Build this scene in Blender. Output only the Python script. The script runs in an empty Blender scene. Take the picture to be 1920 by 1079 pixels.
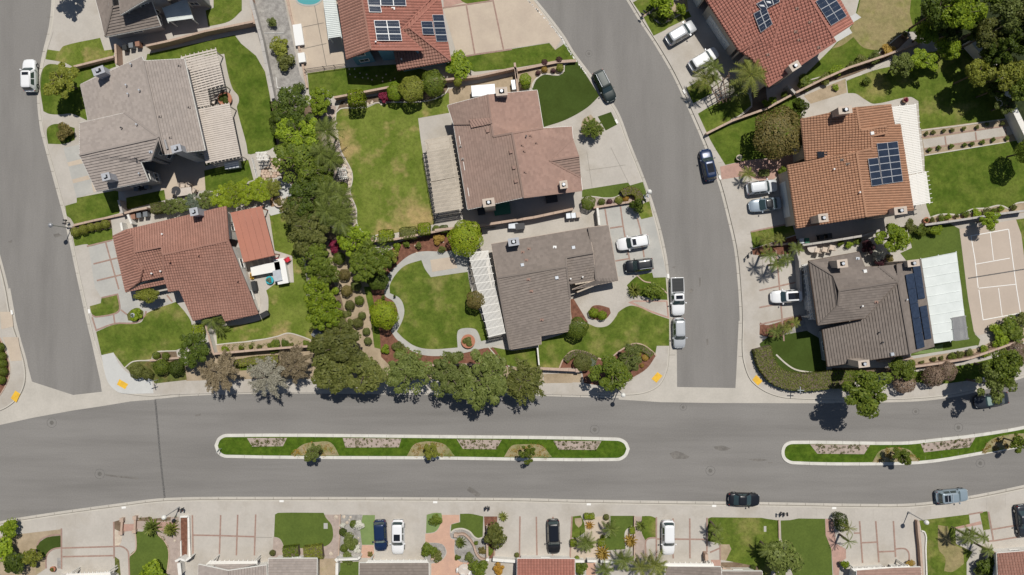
import bpy, bmesh, math, random
import numpy as np
from mathutils import Vector, Matrix
from mathutils.geometry import tessellate_polygon

random.seed(7)
rng = np.random.default_rng(7)
SC = bpy.context.scene
COL = SC.collection

# ------------------------------------------------------------------ camera, sky, sun, exposure
CAM_H = 100.0          # metres above the road
F = 1280.0             # focal length in photo pixels (24 mm on a 36 mm sensor, 1920 px)
cam_d = bpy.data.cameras.new("camera"); cam_d.lens = 24.0; cam_d.sensor_width = 36.0
cam_d.clip_start = 1.0; cam_d.clip_end = 3000.0
cam = bpy.data.objects.new("camera", cam_d); COL.objects.link(cam)
cam.location = (0, 0, CAM_H); cam.rotation_euler = (0, 0, 0)
SC.camera = cam
SUN_EL = math.radians(63.5)
SUN_AZ = math.atan2(0.366, 0.93)       # clockwise from +Y
w = bpy.data.worlds.new("World"); SC.world = w; w.use_nodes = True
nt = w.node_tree
sky = nt.nodes.new("ShaderNodeTexSky"); sky.sky_type = 'NISHITA'; sky.sun_disc = False
sky.sun_elevation = SUN_EL; sky.sun_rotation = SUN_AZ
sky.air_density = 1.0; sky.dust_density = 0.8
bg = nt.nodes["Background"]; bg.inputs[1].default_value = 0.052
nt.links.new(sky.outputs[0], bg.inputs[0])
sd = bpy.data.lights.new("sun", 'SUN'); sd.energy = 4.25; sd.angle = math.radians(0.53); sd.color = (1.0, 0.955, 0.88)
so = bpy.data.objects.new("sun", sd); COL.objects.link(so)
sun_dir = Vector((math.cos(SUN_EL)*math.sin(SUN_AZ), math.cos(SUN_EL)*math.cos(SUN_AZ), math.sin(SUN_EL)))
so.rotation_euler = sun_dir.to_track_quat('Z', 'Y').to_euler(); so.location = (30, 60, 120)
SC.view_settings.view_transform = 'Standard'; SC.view_settings.look = 'None'
SC.view_settings.exposure = -0.17; SC.view_settings.gamma = 1.0
SC.view_settings.use_curve_mapping = False
SC.cycles.max_bounces = 5; SC.cycles.diffuse_bounces = 3; SC.cycles.transparent_max_bounces = 6
SC.cycles.use_denoising = True

# ------------------------------------------------------------------ coordinates (read off the plan view)
VW = {'f': (0, 0, 1.0)}
for i, c in enumerate('abcd'):
    for j, oy in enumerate((0, 270, 540, 809)):
        VW['%s%d' % (c, j)] = (480*i, oy, 3.996)
for k in range(8): VW['s%d' % k] = (240*k, 960, 8.0)
VW.update({'h2': (130, 80, 3.597), 'h3': (200, 370, 4.317), 'h4': (600, 0, 6.743), 'h5': (780, 130, 3.72),
           'h6': (860, 400, 3.997), 'h7': (1310, 0, 5.394), 'h8': (1450, 170, 3.997), 'h9': (1490, 450, 4.15),
           'q1': (480, 170, 4.317), 'q2': (560, 420, 4.495), 'q3': (1380, 400, 4.15), 'q4': (1180, 0, 4.497),
           'q5': (430, 270, 7.193), 'q7': (1380, 280, 7.708), 'q8': (1020, 630, 7.708), 'q9': (1640, 0, 4.496), 'r7': (1760, 560, 6.744)})
def P(view, s):
    ox, oy, k = VW[view]
    out = []
    for tok in s.split():
        v = [float(t) for t in tok.split(',')]
        out.append((ox + v[0]/k, oy + v[1]/k) + tuple(v[2:]))
    return out
def W(px, py, z=0.0):
    s = (CAM_H - z)/F
    return Vector(((px-960.0)*s, -(py-539.5)*s, z))
def WP(pp, z=None):
    return [W(p[0], p[1], (p[2] if z is None else z)) for p in pp]
def curve(pp, closed=True, sub=5, keep=48):
    """smooth a px polyline, leaving real corners sharp"""
    n = len(pp); P2 = [Vector(p[:2]) for p in pp]; out = []
    def corner(i):
        if not closed and i in (0, n-1): return True
        a, b, c = P2[(i-1) % n], P2[i], P2[(i+1) % n]
        u, v = (b-a), (c-b)
        if u.length < 1e-6 or v.length < 1e-6: return True
        return math.degrees(u.angle(v)) > keep
    C = [corner(i) for i in range(n)]
    for i in range(n if closed else n-1):
        j = (i+1) % n; p1, p2 = P2[i], P2[j]; d = (p2-p1).length
        def tan(k):
            a, c = P2[(k-1) % n], P2[(k+1) % n]; t = c-a
            return t.normalized()*d if t.length > 0 else t
        m1 = (p2-p1) if C[i] else tan(i); m2 = (p2-p1) if C[j] else tan(j)
        ns = 1 if (C[i] and C[j]) else sub
        for s in range(ns):
            t = s/ns; t2, t3 = t*t, t*t*t
            q = p1*(2*t3-3*t2+1) + m1*(t3-2*t2+t) + p2*(-2*t3+3*t2) + m2*(t3-t2)
            out.append((q.x, q.y))
    if not closed: out.append(tuple(P2[-1]))
    return out

# ------------------------------------------------------------------ materials
MATS = {}
def rgb(c): return (c[0], c[1], c[2], 1.0)
def mat(name, c1, c2=None, scale=1.0, rough=0.85, fine=0.0, fscale=40.0, bump=0.0, metal=0.0, spec=0.3, c3=None, s3=0.3, k3=(0.5, 0.62), rnd=0.0, coat=0.0, detail=3.0, aniso=None):
    if name in MATS: return MATS[name]
    m = bpy.data.materials.new(name); m.use_nodes = True; t = m.node_tree; N = t.nodes; L = t.links
    b = N["Principled BSDF"]; b.inputs["Roughness"].default_value = rough; b.inputs["Metallic"].default_value = metal
    b.inputs["Specular IOR Level"].default_value = spec; b.inputs["Coat Weight"].default_value = coat
    g = N.new("ShaderNodeNewGeometry")
    src = None
    def noise(sc, det=3.0, rr=0.55):
        n = N.new("ShaderNodeTexNoise"); n.inputs["Scale"].default_value = sc; n.inputs["Detail"].default_value = det
        n.inputs["Roughness"].default_value = rr
        L.new(g.outputs["Position"], n.inputs["Vector"]); return n
    def ramp(inp, a, bb):
        r = N.new("ShaderNodeMapRange"); r.inputs[1].default_value = a; r.inputs[2].default_value = bb; r.clamp = True
        L.new(inp, r.inputs[0]); return r.outputs[0]
    def mix(fac, A, B, mode='MIX'):
        x = N.new("ShaderNodeMix"); x.data_type = 'RGBA'; x.blend_type = mode
        if isinstance(fac, float): x.inputs[0].default_value = fac
        else: L.new(fac, x.inputs[0])
        for k, v in ((6, A), (7, B)):
            if isinstance(v, tuple): x.inputs[k].default_value = v
            else: L.new(v, x.inputs[k])
        return x.outputs[2]
    colr = rgb(c1)
    if c2 is not None:
        colr = mix(ramp(noise(scale, detail).outputs[0], 0.35, 0.65), rgb(c1), rgb(c2))
    if c3 is not None:
        n3 = noise(s3, 4.0, 0.6)
        if aniso:
            vm = N.new("ShaderNodeVectorMath"); vm.operation = 'MULTIPLY'; vm.inputs[1].default_value = aniso
            L.new(g.outputs["Position"], vm.inputs[0]); L.new(vm.outputs[0], n3.inputs["Vector"])
        colr = mix(ramp(n3.outputs[0], k3[0], k3[1]), colr, rgb(c3))
    if fine > 0:
        f = noise(fscale, 2.0)
        f2 = noise(fscale*0.27, 2.0)
        a = N.new("ShaderNodeMath"); a.operation = 'ADD'; L.new(f.outputs[0], a.inputs[0]); L.new(f2.outputs[0], a.inputs[1])
        r = N.new("ShaderNodeMapRange"); r.inputs[1].default_value = 0.6; r.inputs[2].default_value = 1.4
        r.inputs[3].default_value = 1-fine; r.inputs[4].default_value = 1+fine; L.new(a.outputs[0], r.inputs[0])
        v = N.new("ShaderNodeVectorMath"); v.operation = 'SCALE'
        if isinstance(colr, tuple): v.inputs[0].default_value = colr[:3]
        else: L.new(colr, v.inputs[0])
        L.new(r.outputs[0], v.inputs["Scale"]); colr = v.outputs[0]
        if bump > 0:
            bp = N.new("ShaderNodeBump"); bp.inputs["Strength"].default_value = bump; bp.inputs["Distance"].default_value = 0.03
            L.new(a.outputs[0], bp.inputs["Height"]); L.new(bp.outputs[0], b.inputs["Normal"])
    if rnd > 0:
        at = N.new("ShaderNodeAttribute"); at.attribute_name = "rnd"
        r = N.new("ShaderNodeMapRange"); r.inputs[3].default_value = 1-rnd; r.inputs[4].default_value = 1+rnd
        L.new(at.outputs["Fac"], r.inputs[0])
        v = N.new("ShaderNodeVectorMath"); v.operation = 'SCALE'
        if isinstance(colr, tuple): v.inputs[0].default_value = colr[:3]
        else: L.new(colr, v.inputs[0])
        L.new(r.outputs[0], v.inputs["Scale"]); colr = v.outputs[0]
    if isinstance(colr, tuple): b.inputs["Base Color"].default_value = colr
    else: L.new(colr, b.inputs["Base Color"])
    MATS[name] = m; return m
def leafmat(name, c, c2, trans=0.3, rough=0.55, rnd=0.45):
    if name in MATS: return MATS[name]
    m = bpy.data.materials.new(name); m.use_nodes = True; t = m.node_tree; N = t.nodes; L = t.links
    b = N["Principled BSDF"]; b.inputs["Roughness"].default_value = rough; b.inputs["Specular IOR Level"].default_value = 0.25
    at = N.new("ShaderNodeAttribute"); at.attribute_name = "rnd"
    x = N.new("ShaderNodeMix"); x.data_type = 'RGBA'; x.inputs[6].default_value = rgb(c); x.inputs[7].default_value = rgb(c2)
    L.new(at.outputs["Fac"], x.inputs[0])
    oi = N.new("ShaderNodeObjectInfo")
    r = N.new("ShaderNodeMapRange"); r.inputs[3].default_value = 0.82; r.inputs[4].default_value = 1.18; L.new(oi.outputs["Random"], r.inputs[0])
    v = N.new("ShaderNodeVectorMath"); v.operation = 'SCALE'; L.new(x.outputs[2], v.inputs[0]); L.new(r.outputs[0], v.inputs["Scale"])
    L.new(v.outputs[0], b.inputs["Base Color"])
    tr = N.new("ShaderNodeBsdfTranslucent"); L.new(v.outputs[0], tr.inputs[0])
    ms = N.new("ShaderNodeMixShader"); ms.inputs[0].default_value = trans
    L.new(b.outputs[0], ms.inputs[1]); L.new(tr.outputs[0], ms.inputs[2]); L.new(ms.outputs[0], N["Material Output"].inputs[0])
    MATS[name] = m; return m
def glass(name, c, rough=0.06):
    return mat(name, c, rough=rough, spec=0.8, coat=0.6)

mat('asphalt', (0.222, 0.211, 0.198), (0.242, 0.231, 0.217), 0.07, 0.95, 0.13, 20.0, 0.3, c3=(0.186, 0.177, 0.166), s3=1.0, k3=(0.42, 0.75), detail=4, aniso=(0.33, 0.045, 1))
mat('asphalt_main', (0.222, 0.211, 0.198), (0.245, 0.234, 0.220), 0.07, 0.95, 0.13, 20.0, 0.3, c3=(0.180, 0.171, 0.160), s3=1.0, k3=(0.42, 0.74), detail=4, aniso=(0.03, 0.36, 1))
mat('asphalt_stain', (0.15, 0.14, 0.128), (0.20, 0.187, 0.17), 1.2, 0.9, 0.25, 8)
mat('asphalt_seam', (0.095, 0.092, 0.088), (0.17, 0.163, 0.155), 5.0, 0.9, 0.25, 20)
mat('concrete', (0.495, 0.460, 0.413), (0.452, 0.420, 0.376), 0.35, 0.9, 0.07, 14.0, 0.1, c3=(0.385, 0.345, 0.29), s3=0.16, k3=(0.50, 0.75))
mat('concrete_grey', (0.46, 0.45, 0.415), (0.40, 0.395, 0.37), 0.4, 0.9, 0.07, 14.0, 0.1)
mat('concrete_new', (0.56, 0.56, 0.54), (0.52, 0.52, 0.50), 0.4, 0.9, 0.05, 14.0)
mat('concrete_warm', (0.54, 0.455, 0.36), (0.48, 0.40, 0.32), 0.35, 0.9, 0.06, 14.0)
mat('gutter', (0.52, 0.485, 0.43), (0.46, 0.43, 0.38), 0.3, 0.9, 0.08, 12.0)
mat('kerb', (0.56, 0.525, 0.46), (0.50, 0.465, 0.405), 0.5, 0.9, 0.06, 12.0)
mat('kerb_white', (0.66, 0.64, 0.585), (0.58, 0.56, 0.51), 0.6, 0.85, 0.08, 12.0, c3=(0.46, 0.44, 0.40), s3=0.35, k3=(0.58, 0.75))
mat('joint', (0.20, 0.18, 0.155), rough=0.95)
mat('bed_tan', (0.33, 0.265, 0.165), (0.26, 0.235, 0.11), 0.9, 0.95, 0.25, 8.0, 0.5, c3=(0.17, 0.19, 0.06), s3=0.6, k3=(0.5, 0.65))
mat('paver_pink', (0.47, 0.30, 0.245), (0.40, 0.26, 0.215), 1.3, 0.9, 0.12, 7.0)
mat('paver_salmon', (0.58, 0.37, 0.27), (0.52, 0.33, 0.25), 0.7, 0.9, 0.07, 9.0)
mat('brick_band', (0.31, 0.205, 0.17), (0.36, 0.25, 0.205), 3.0, 0.9, 0.15, 14.0)
mat('court', (0.50, 0.42, 0.35), (0.465, 0.39, 0.325), 0.3, 0.85, 0.04, 12.0)
mat('paint_white', (0.82, 0.81, 0.78), rough=0.7, fine=0.04, fscale=20)
mat('paint_yellow', (0.80, 0.48, 0.04), (0.66, 0.40, 0.05), 1.6, 0.7, 0.15, 18)
mat('sign_green', (0.03, 0.16, 0.09), rough=0.5)
mat('lawn_lush', (0.066, 0.108, 0.012), (0.118, 0.158, 0.024), 0.55, 0.95, 0.34, 9.0, 0.5, spec=0.1, c3=(0.165, 0.185, 0.04), s3=0.20, k3=(0.52, 0.78))
mat('lawn_mid', (0.080, 0.121, 0.016), (0.138, 0.175, 0.030), 0.45, 0.95, 0.34, 9.0, 0.5, spec=0.1, c3=(0.245, 0.225, 0.075), s3=0.22, k3=(0.52, 0.70))
mat('lawn_dry', (0.170, 0.205, 0.040), (0.112, 0.155, 0.022), 0.36, 0.95, 0.32, 9.0, 0.5, spec=0.1, c3=(0.36, 0.275, 0.12), s3=0.17, k3=(0.50, 0.64))
mat('lawn_brown', (0.30, 0.245, 0.125), (0.25, 0.22, 0.10), 0.5, 0.95, 0.28, 8.0, 0.5, spec=0.1, c3=(0.20, 0.205, 0.06), s3=0.3, k3=(0.55, 0.75))
mat('verge_lush', (0.052, 0.100, 0.008), (0.085, 0.135, 0.014), 0.8, 0.95, 0.4, 8.0, 0.8, spec=0.1)
mat('turf', (0.048, 0.072, 0.014), (0.058, 0.088, 0.018), 0.4, 0.95, 0.16, 14.0, 0.4, spec=0.08)
mat('grove_shade', (0.018, 0.028, 0.008), (0.035, 0.045, 0.015), 0.8, 0.95, 0.5, 4.0, 0.9)  # near-black so the tall trees' shade is in the grove floor colour
mat('turf_mid', (0.088, 0.125, 0.026), (0.105, 0.145, 0.03), 0.4, 0.95, 0.2, 14.0, 0.4, spec=0.08)
mat('turf_light', (0.20, 0.27, 0.10), (0.17, 0.24, 0.085), 0.6, 0.95, 0.1, 14.0)
mat('soil', (0.15, 0.105, 0.07), (0.21, 0.155, 0.105), 1.2, 0.95, 0.25, 9.0, 0.5)
mat('dirt_tan', (0.42, 0.335, 0.235), (0.33, 0.26, 0.175), 0.5, 0.95, 0.14, 9.0, 0.4, c3=(0.27, 0.24, 0.12), s3=0.3, k3=(0.6, 0.75))
mat('mulch', (0.155, 0.068, 0.045), (0.21, 0.10, 0.065), 2.5, 0.95, 0.35, 8.0, 0.6)
mat('gravel', (0.27, 0.255, 0.24), (0.36, 0.345, 0.32), 1.2, 0.95, 0.3, 7.0, 0.6)
mat('gravel_pink', (0.42, 0.345, 0.30), (0.37, 0.30, 0.26), 1.5, 0.95, 0.16, 8.0, 0.4)
mat('groundcover', (0.085, 0.11, 0.025), (0.14, 0.14, 0.045), 0.9, 0.95, 0.5, 5.0, 0.9, spec=0.1, c3=(0.17, 0.13, 0.05), s3=0.5, k3=(0.55, 0.7))
mat('stone_pale', (0.62, 0.54, 0.43), (0.50, 0.42, 0.34), 2.0, 0.9, 0.1, 12)
mat('flagstone', (0.50, 0.36, 0.28), (0.58, 0.45, 0.35), 1.3, 0.9, 0.1, 12)
mat('wall_block', (0.45, 0.31, 0.235), (0.40, 0.275, 0.21), 1.0, 0.9, 0.12, 6.0)
mat('wall_cap', (0.50, 0.375, 0.295), (0.44, 0.33, 0.26), 1.0, 0.9, 0.10, 6.0)
mat('wall_grey', (0.48, 0.45, 0.42), (0.42, 0.40, 0.37), 1.0, 0.9, 0.08, 6.0)
mat('stucco_white', (0.78, 0.76, 0.71), (0.72, 0.70, 0.65), 0.8, 0.9, 0.04, 10)
mat('stucco_grey', (0.36, 0.36, 0.36), (0.32, 0.32, 0.33), 0.8, 0.9, 0.05, 10)
mat('stucco_blue', (0.13, 0.30, 0.42), (0.11, 0.27, 0.38), 0.8, 0.9, 0.06, 10)
mat('stucco_tan', (0.55, 0.47, 0.38), (0.50, 0.43, 0.35), 0.8, 0.9, 0.05, 10)
mat('trim_white', (0.80, 0.79, 0.75), rough=0.6)
mat('trim_brown', (0.13, 0.085, 0.06), rough=0.7)
mat('trim_tan', (0.50, 0.41, 0.34), rough=0.7)
def roofm(n, a, b, c=None): mat(n, a, tuple(x*.5+y*.5 for x, y in zip(a, b)), 0.25, 0.88, 0.05, 11.0, rnd=0.085, spec=0.15, c3=c, s3=0.10, k3=(0.45, 0.85))
roofm('roof_grey', (0.36, 0.315, 0.285), (0.325, 0.285, 0.26), (0.38, 0.33, 0.29))
roofm('roof_terracotta', (0.365, 0.195, 0.15), (0.38, 0.22, 0.175), (0.29, 0.165, 0.13))
roofm('roof_red', (0.40, 0.175, 0.135), (0.43, 0.20, 0.155), (0.34, 0.165, 0.13))
roofm('roof_rust', (0.42, 0.16, 0.125), (0.38, 0.145, 0.11))
roofm('roof_pink', (0.365, 0.24, 0.195), (0.33, 0.22, 0.183), (0.31, 0.21, 0.175))
roofm('roof_pinkbrown', (0.31, 0.215, 0.178), (0.31, 0.225, 0.19), (0.265, 0.195, 0.16))
roofm('roof_brown', (0.235, 0.20, 0.175), (0.265, 0.225, 0.20), (0.21, 0.18, 0.16))
roofm('roof_orange', (0.44, 0.245, 0.155), (0.40, 0.23, 0.15), (0.33, 0.195, 0.13))
roofm('roof_darkbrown', (0.20, 0.17, 0.15), (0.23, 0.20, 0.178), (0.18, 0.155, 0.14))
mat('roof_felt_red', (0.47, 0.205, 0.145), (0.44, 0.195, 0.14), 0.4, 0.9, 0.05, 10, rnd=0.05)
mat('pergola_beige', (0.60, 0.535, 0.475), (0.54, 0.48, 0.425), 0.9, 0.8, 0.05, 10)
mat('pergola_tan', (0.54, 0.475, 0.39), (0.49, 0.43, 0.35), 0.9, 0.8, 0.05, 10)
mat('pergola_white', (0.80, 0.78, 0.73), rough=0.6)
mat('awning_white', (0.70, 0.74, 0.72), (0.64, 0.68, 0.66), 0.6, 0.6, 0.03, 8)
mat('awning_rib', (0.58, 0.48, 0.40), rough=0.6)
mat('metal_grey', (0.42, 0.43, 0.45), rough=0.4, metal=0.6)
mat('metal_dark', (0.05, 0.05, 0.055), rough=0.5)
mat('metal_galv', (0.55, 0.58, 0.62), (0.48, 0.51, 0.55), 2.0, 0.45, metal=0.3)
mat('black_void', (0.012, 0.012, 0.013), rough=0.9)
mat('chimney_tan', (0.58, 0.49, 0.41), (0.52, 0.44, 0.37), 1.0, 0.9)
mat('chimney_grey', (0.44, 0.45, 0.48), (0.40, 0.41, 0.44), 1.0, 0.9)
mat('solar_cell', (0.022, 0.032, 0.055), (0.03, 0.042, 0.07), 1.5, 0.18, spec=0.5)
mat('solar_frame', (0.66, 0.67, 0.68), rough=0.35, metal=0.4)
mat('solar_heater', (0.022, 0.035, 0.065), (0.032, 0.05, 0.09), 3.0, 0.45)
mat('wood', (0.30, 0.19, 0.11), (0.24, 0.15, 0.09), 2.0, 0.8)
mat('bark', (0.16, 0.12, 0.09), (0.11, 0.085, 0.065), 3.0, 0.95)
mat('bark_pale', (0.36, 0.31, 0.25), (0.28, 0.24, 0.19), 3.0, 0.95)
mat('bin_grey', (0.17, 0.185, 0.20), rough=0.6); mat('bin_black', (0.03, 0.033, 0.035), rough=0.6)
mat('bin_brown', (0.30, 0.16, 0.11), rough=0.6); mat('bin_green', (0.04, 0.16, 0.10), rough=0.6)
mat('plastic_white', (0.80, 0.80, 0.78), rough=0.5); mat('plastic_red', (0.55, 0.03, 0.05), rough=0.5)
mat('plastic_teal', (0.04, 0.42, 0.50), rough=0.4); mat('plastic_yellow', (0.75, 0.42, 0.05), rough=0.5)
mat('terracotta_pot', (0.42, 0.18, 0.11), rough=0.8)
mat('water', (0.10, 0.36, 0.38), rough=0.05, spec=0.6)
mat('lamp_glass', (0.78, 0.77, 0.72), rough=0.25, spec=0.5)
mat('manhole', (0.17, 0.16, 0.145), (0.13, 0.125, 0.115), 3.0, 0.7)
mat('rubber', (0.02, 0.02, 0.02), rough=0.8)
mat('rim', (0.45, 0.46, 0.47), rough=0.35, metal=0.7)
mat('head_light', (0.45, 0.47, 0.48), rough=0.15); mat('tail_light', (0.30, 0.015, 0.015), rough=0.2)
glass('car_glass', (0.035, 0.06, 0.065)); glass('sunroof_glass', (0.012, 0.014, 0.018)); glass('window_glass', (0.04, 0.06, 0.08))
mat('sunshade', (0.32, 0.42, 0.38), rough=0.4)
for n, c in dict(white=(0.80, 0.81, 0.82), silver=(0.50, 0.52, 0.54), black=(0.012, 0.014, 0.018), navy=(0.012, 0.03, 0.085),
                 darkgreen=(0.02, 0.032, 0.032), bluegrey=(0.30, 0.36, 0.42), lightblue=(0.27, 0.34, 0.39), charcoal=(0.03, 0.035, 0.045), pearl=(0.62, 0.65, 0.68)).items():
    mat('car_'+n, c, rough=0.45 if n == 'darkgreen' else 0.3, spec=0.5, coat=0.1 if n == 'darkgreen' else 0.4, metal=0.0 if n in ('white', 'black') else 0.15)
leafmat('leaf_dark', (0.044, 0.073, 0.008), (0.118, 0.161, 0.020))
leafmat('leaf_mid', (0.079, 0.124, 0.013), (0.198, 0.246, 0.029))
leafmat('leaf_bright', (0.118, 0.190, 0.011), (0.317, 0.407, 0.026))
leafmat('leaf_lime', (0.146, 0.216, 0.009), (0.329, 0.389, 0.022))
leafmat('leaf_olive', (0.090, 0.108, 0.020), (0.205, 0.215, 0.055))
leafmat('leaf_greygreen', (0.090, 0.120, 0.022), (0.205, 0.240, 0.065))
leafmat('leaf_yellow', (0.143, 0.169, 0.022), (0.312, 0.325, 0.048))
leafmat('leaf_bronze', (0.111, 0.104, 0.024), (0.260, 0.202, 0.066))
leafmat('leaf_greybrown', (0.22, 0.17, 0.095), (0.38, 0.31, 0.20))
leafmat('leaf_grey', (0.27, 0.255, 0.19), (0.47, 0.445, 0.36))
leafmat('leaf_pinkbrown', (0.24, 0.165, 0.115), (0.38, 0.28, 0.205))
leafmat('leaf_red', (0.16, 0.015, 0.03), (0.34, 0.04, 0.10)); leafmat('leaf_purple', (0.06, 0.02, 0.03), (0.13, 0.05, 0.06))
leafmat('leaf_orange', (0.32, 0.17, 0.02), (0.52, 0.30, 0.05)); leafmat('leaf_gold', (0.30, 0.19, 0.03), (0.50, 0.34, 0.08))
leafmat('leaf_palm', (0.095, 0.130, 0.022), (0.21, 0.25, 0.055), 0.25); leafmat('leaf_palmyellow', (0.13, 0.16, 0.03), (0.27, 0.28, 0.06), 0.25)
leafmat('leaf_white', (0.45, 0.45, 0.38), (0.70, 0.68, 0.6), 0.2); leafmat('leaf_sage', (0.14, 0.18, 0.12), (0.24, 0.28, 0.20))
leafmat('hedge_bright', (0.134, 0.194, 0.009), (0.293, 0.356, 0.015))

# ------------------------------------------------------------------ object helpers
def link(o, parent=None):
    COL.objects.link(o)
    if parent is not None: o.parent = parent
    return o
def root_of(o):
    while o.parent: o = o.parent
    return o
def tag(o, label=None, cat=None, group=None, kind=None):
    if label: o['label'] = label
    if cat: o['category'] = cat
    if group: o['group'] = group
    if kind: o['kind'] = kind
    return o
def mk(name, V, Fc, m, parent=None, smooth=False, local=False, kind=None, rnd=None, matlist=None, midx=None):
    me = bpy.data.meshes.new(name)
    off = Vector((0, 0, 0)) if (parent is None or local) else root_of(parent).location
    me.from_pydata([(v[0]-off.x, v[1]-off.y, v[2]-off.z) for v in V], [], Fc)
    if matlist:
        for x in matlist: me.materials.append(MATS[x])
        me.polygons.foreach_set('material_index', midx)
    else: me.materials.append(MATS[m] if isinstance(m, str) else m)
    if smooth: me.polygons.foreach_set('use_smooth', [True]*len(me.polygons))
    if rnd is not None:
        a = me.attributes.new('rnd', 'FLOAT', 'FACE'); a.data.foreach_set('value', rnd)
    me.update()
    o = bpy.data.objects.new(name, me); link(o, parent)
    if kind: o['kind'] = kind
    return o
def empty(name, loc, label, cat, group=None, rz=0.0):
    o = bpy.data.objects.new(name, None); link(o); o.location = loc; o.rotation_euler = (0, 0, rz)
    o.empty_display_size = 0.3
    return tag(o, label, cat, group)
class MB:
    def __init__(s): s.v = []; s.f = []
    def add(s, V, Fc):
        n = len(s.v); s.v += [tuple(x) for x in V]; s.f += [tuple(i+n for i in f) for f in Fc]; return s
    def box(s, c, d, rz=0.0, top=1.0):
        cx, cy, cz = c; dx, dy, dz = [x/2 for x in d]; ca, sa = math.cos(rz), math.sin(rz); V = []
        for z, k in ((-dz, 1.0), (dz, top)):
            for x, y in ((-dx, -dy), (dx, -dy), (dx, dy), (-dx, dy)):
                x *= k; y *= k; V.append((cx+x*ca-y*sa, cy+x*sa+y*ca, cz+z))
        return s.add(V, [(0, 3, 2, 1), (4, 5, 6, 7), (0, 1, 5, 4), (1, 2, 6, 5), (2, 3, 7, 6), (3, 0, 4, 7)])
    def beam(s, a, b, w, h):
        a, b = Vector(a), Vector(b); d = (b-a); d2 = Vector((-d.y, d.x, 0))
        d2 = d2.normalized()*(w/2) if d2.length > 1e-6 else Vector((w/2, 0, 0)); u = Vector((0, 0, h/2))
        V = [a-d2-u, b-d2-u, b+d2-u, a+d2-u, a-d2+u, b-d2+u, b+d2+u, a+d2+u]
        return s.add(V, [(0, 3, 2, 1), (4, 5, 6, 7), (0, 1, 5, 4), (1, 2, 6, 5), (2, 3, 7, 6), (3, 0, 4, 7)])
    def cyl(s, a, b, r0, r1=None, n=8, cap=True):
        a, b = Vector(a), Vector(b); r1 = r0 if r1 is None else r1; d = (b-a).normalized()
        t = d.orthogonal().normalized(); q = d.cross(t); V = []
        for c, r in ((a, r0), (b, r1)):
            for i in range(n):
                an = 2*math.pi*i/n; V.append(c + t*(r*math.cos(an)) + q*(r*math.sin(an)))
        Fc = [(i, (i+1) % n, n+(i+1) % n, n+i) for i in range(n)]
        if cap: Fc += [tuple(range(n-1, -1, -1)), tuple(range(n, 2*n))]
        return s.add(V, Fc)
    def prism(s, poly, z0, z1):
        n = len(poly); V = [(p[0], p[1], z0) for p in poly] + [(p[0], p[1], z1) for p in poly]
        return s.add(V, [tuple(range(n-1, -1, -1)), tuple(range(n, 2*n))] + [(i, (i+1) % n, n+(i+1) % n, n+i) for i in range(n)])
    def build(s, name, m, parent=None, **k): return mk(name, s.v, s.f, m, parent, **k)
def ccw(poly):
    a = sum(poly[i][0]*poly[(i+1) % len(poly)][1]-poly[(i+1) % len(poly)][0]*poly[i][1] for i in range(len(poly)))
    return poly if a > 0 else poly[::-1]
def sheet(name, wp, m, z, parent=None):
    wp = ccw([(p[0], p[1]) for p in wp])
    tri = tessellate_polygon([[Vector((x, y, 0)) for x, y in wp]])
    V = [(x, y, z) for x, y in wp]; Fc = []
    for t in tri:
        a, b, c = [Vector(V[i]) for i in t]
        Fc.append(tuple(t) if (b-a).cross(c-a).z > 0 else (t[0], t[2], t[1]))
    o = mk(name, V, Fc, m, parent)
    if parent is None: o['kind'] = 'structure'
    return o
def offset_line(wp, d, closed=False):
    n = len(wp); out = []
    for i in range(n):
        a = Vector(wp[(i-1) % n][:2]) if (closed or i > 0) else None
        b = Vector(wp[i][:2]); c = Vector(wp[(i+1) % n][:2]) if (closed or i < n-1) else None
        ns = []
        if a is not None and (b-a).length > 1e-6: t = (b-a).normalized(); ns.append(Vector((-t.y, t.x)))
        if c is not None and (c-b).length > 1e-6: t = (c-b).normalized(); ns.append(Vector((-t.y, t.x)))
        nn = sum(ns, Vector((0, 0))); nn = nn.normalized() if nn.length > 1e-6 else ns[0]
        k = max(0.45, nn.dot(ns[0])); out.append(b + nn*(d/k))
    return out
def ribbon_mb(mb, wp, d0, d1, z0, z1, closed=False):
    A = offset_line(wp, d0, closed); B = offset_line(wp, d1, closed); n = len(A); V = []
    for a, b in zip(A, B): V += [(a.x, a.y, z0), (b.x, b.y, z0), (b.x, b.y, z1), (a.x, a.y, z1)]
    Fc = []
    for i in range(n if closed else n-1):
        p, q = 4*i, 4*((i+1) % n)
        Fc += [(p+3, q+3, q+2, p+2), (p, q, q+3, p+3), (p+1, p+2, q+2, q+1), (p, p+1, q+1, q)]
    if not closed: Fc += [(0, 3, 2, 1), (4*n-4, 4*n-3, 4*n-2, 4*n-1)]
    return mb.add(V, Fc)
KZ = 0.12
LAYER = [0]
def patch(name, view, s, m, lvl=1, smooth=True, z=None, parent=None, keep=48):
    pp = P(view, s) if isinstance(s, str) else s
    if smooth: pp = curve(pp, True, keep=keep)
    if z is None:
        LAYER[0] += 1; z = KZ + 0.006*lvl + 0.0003*(LAYER[0] % 18)
    return sheet(name, WP([q[:2] for q in pp], z=z), m, z, parent)

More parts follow.
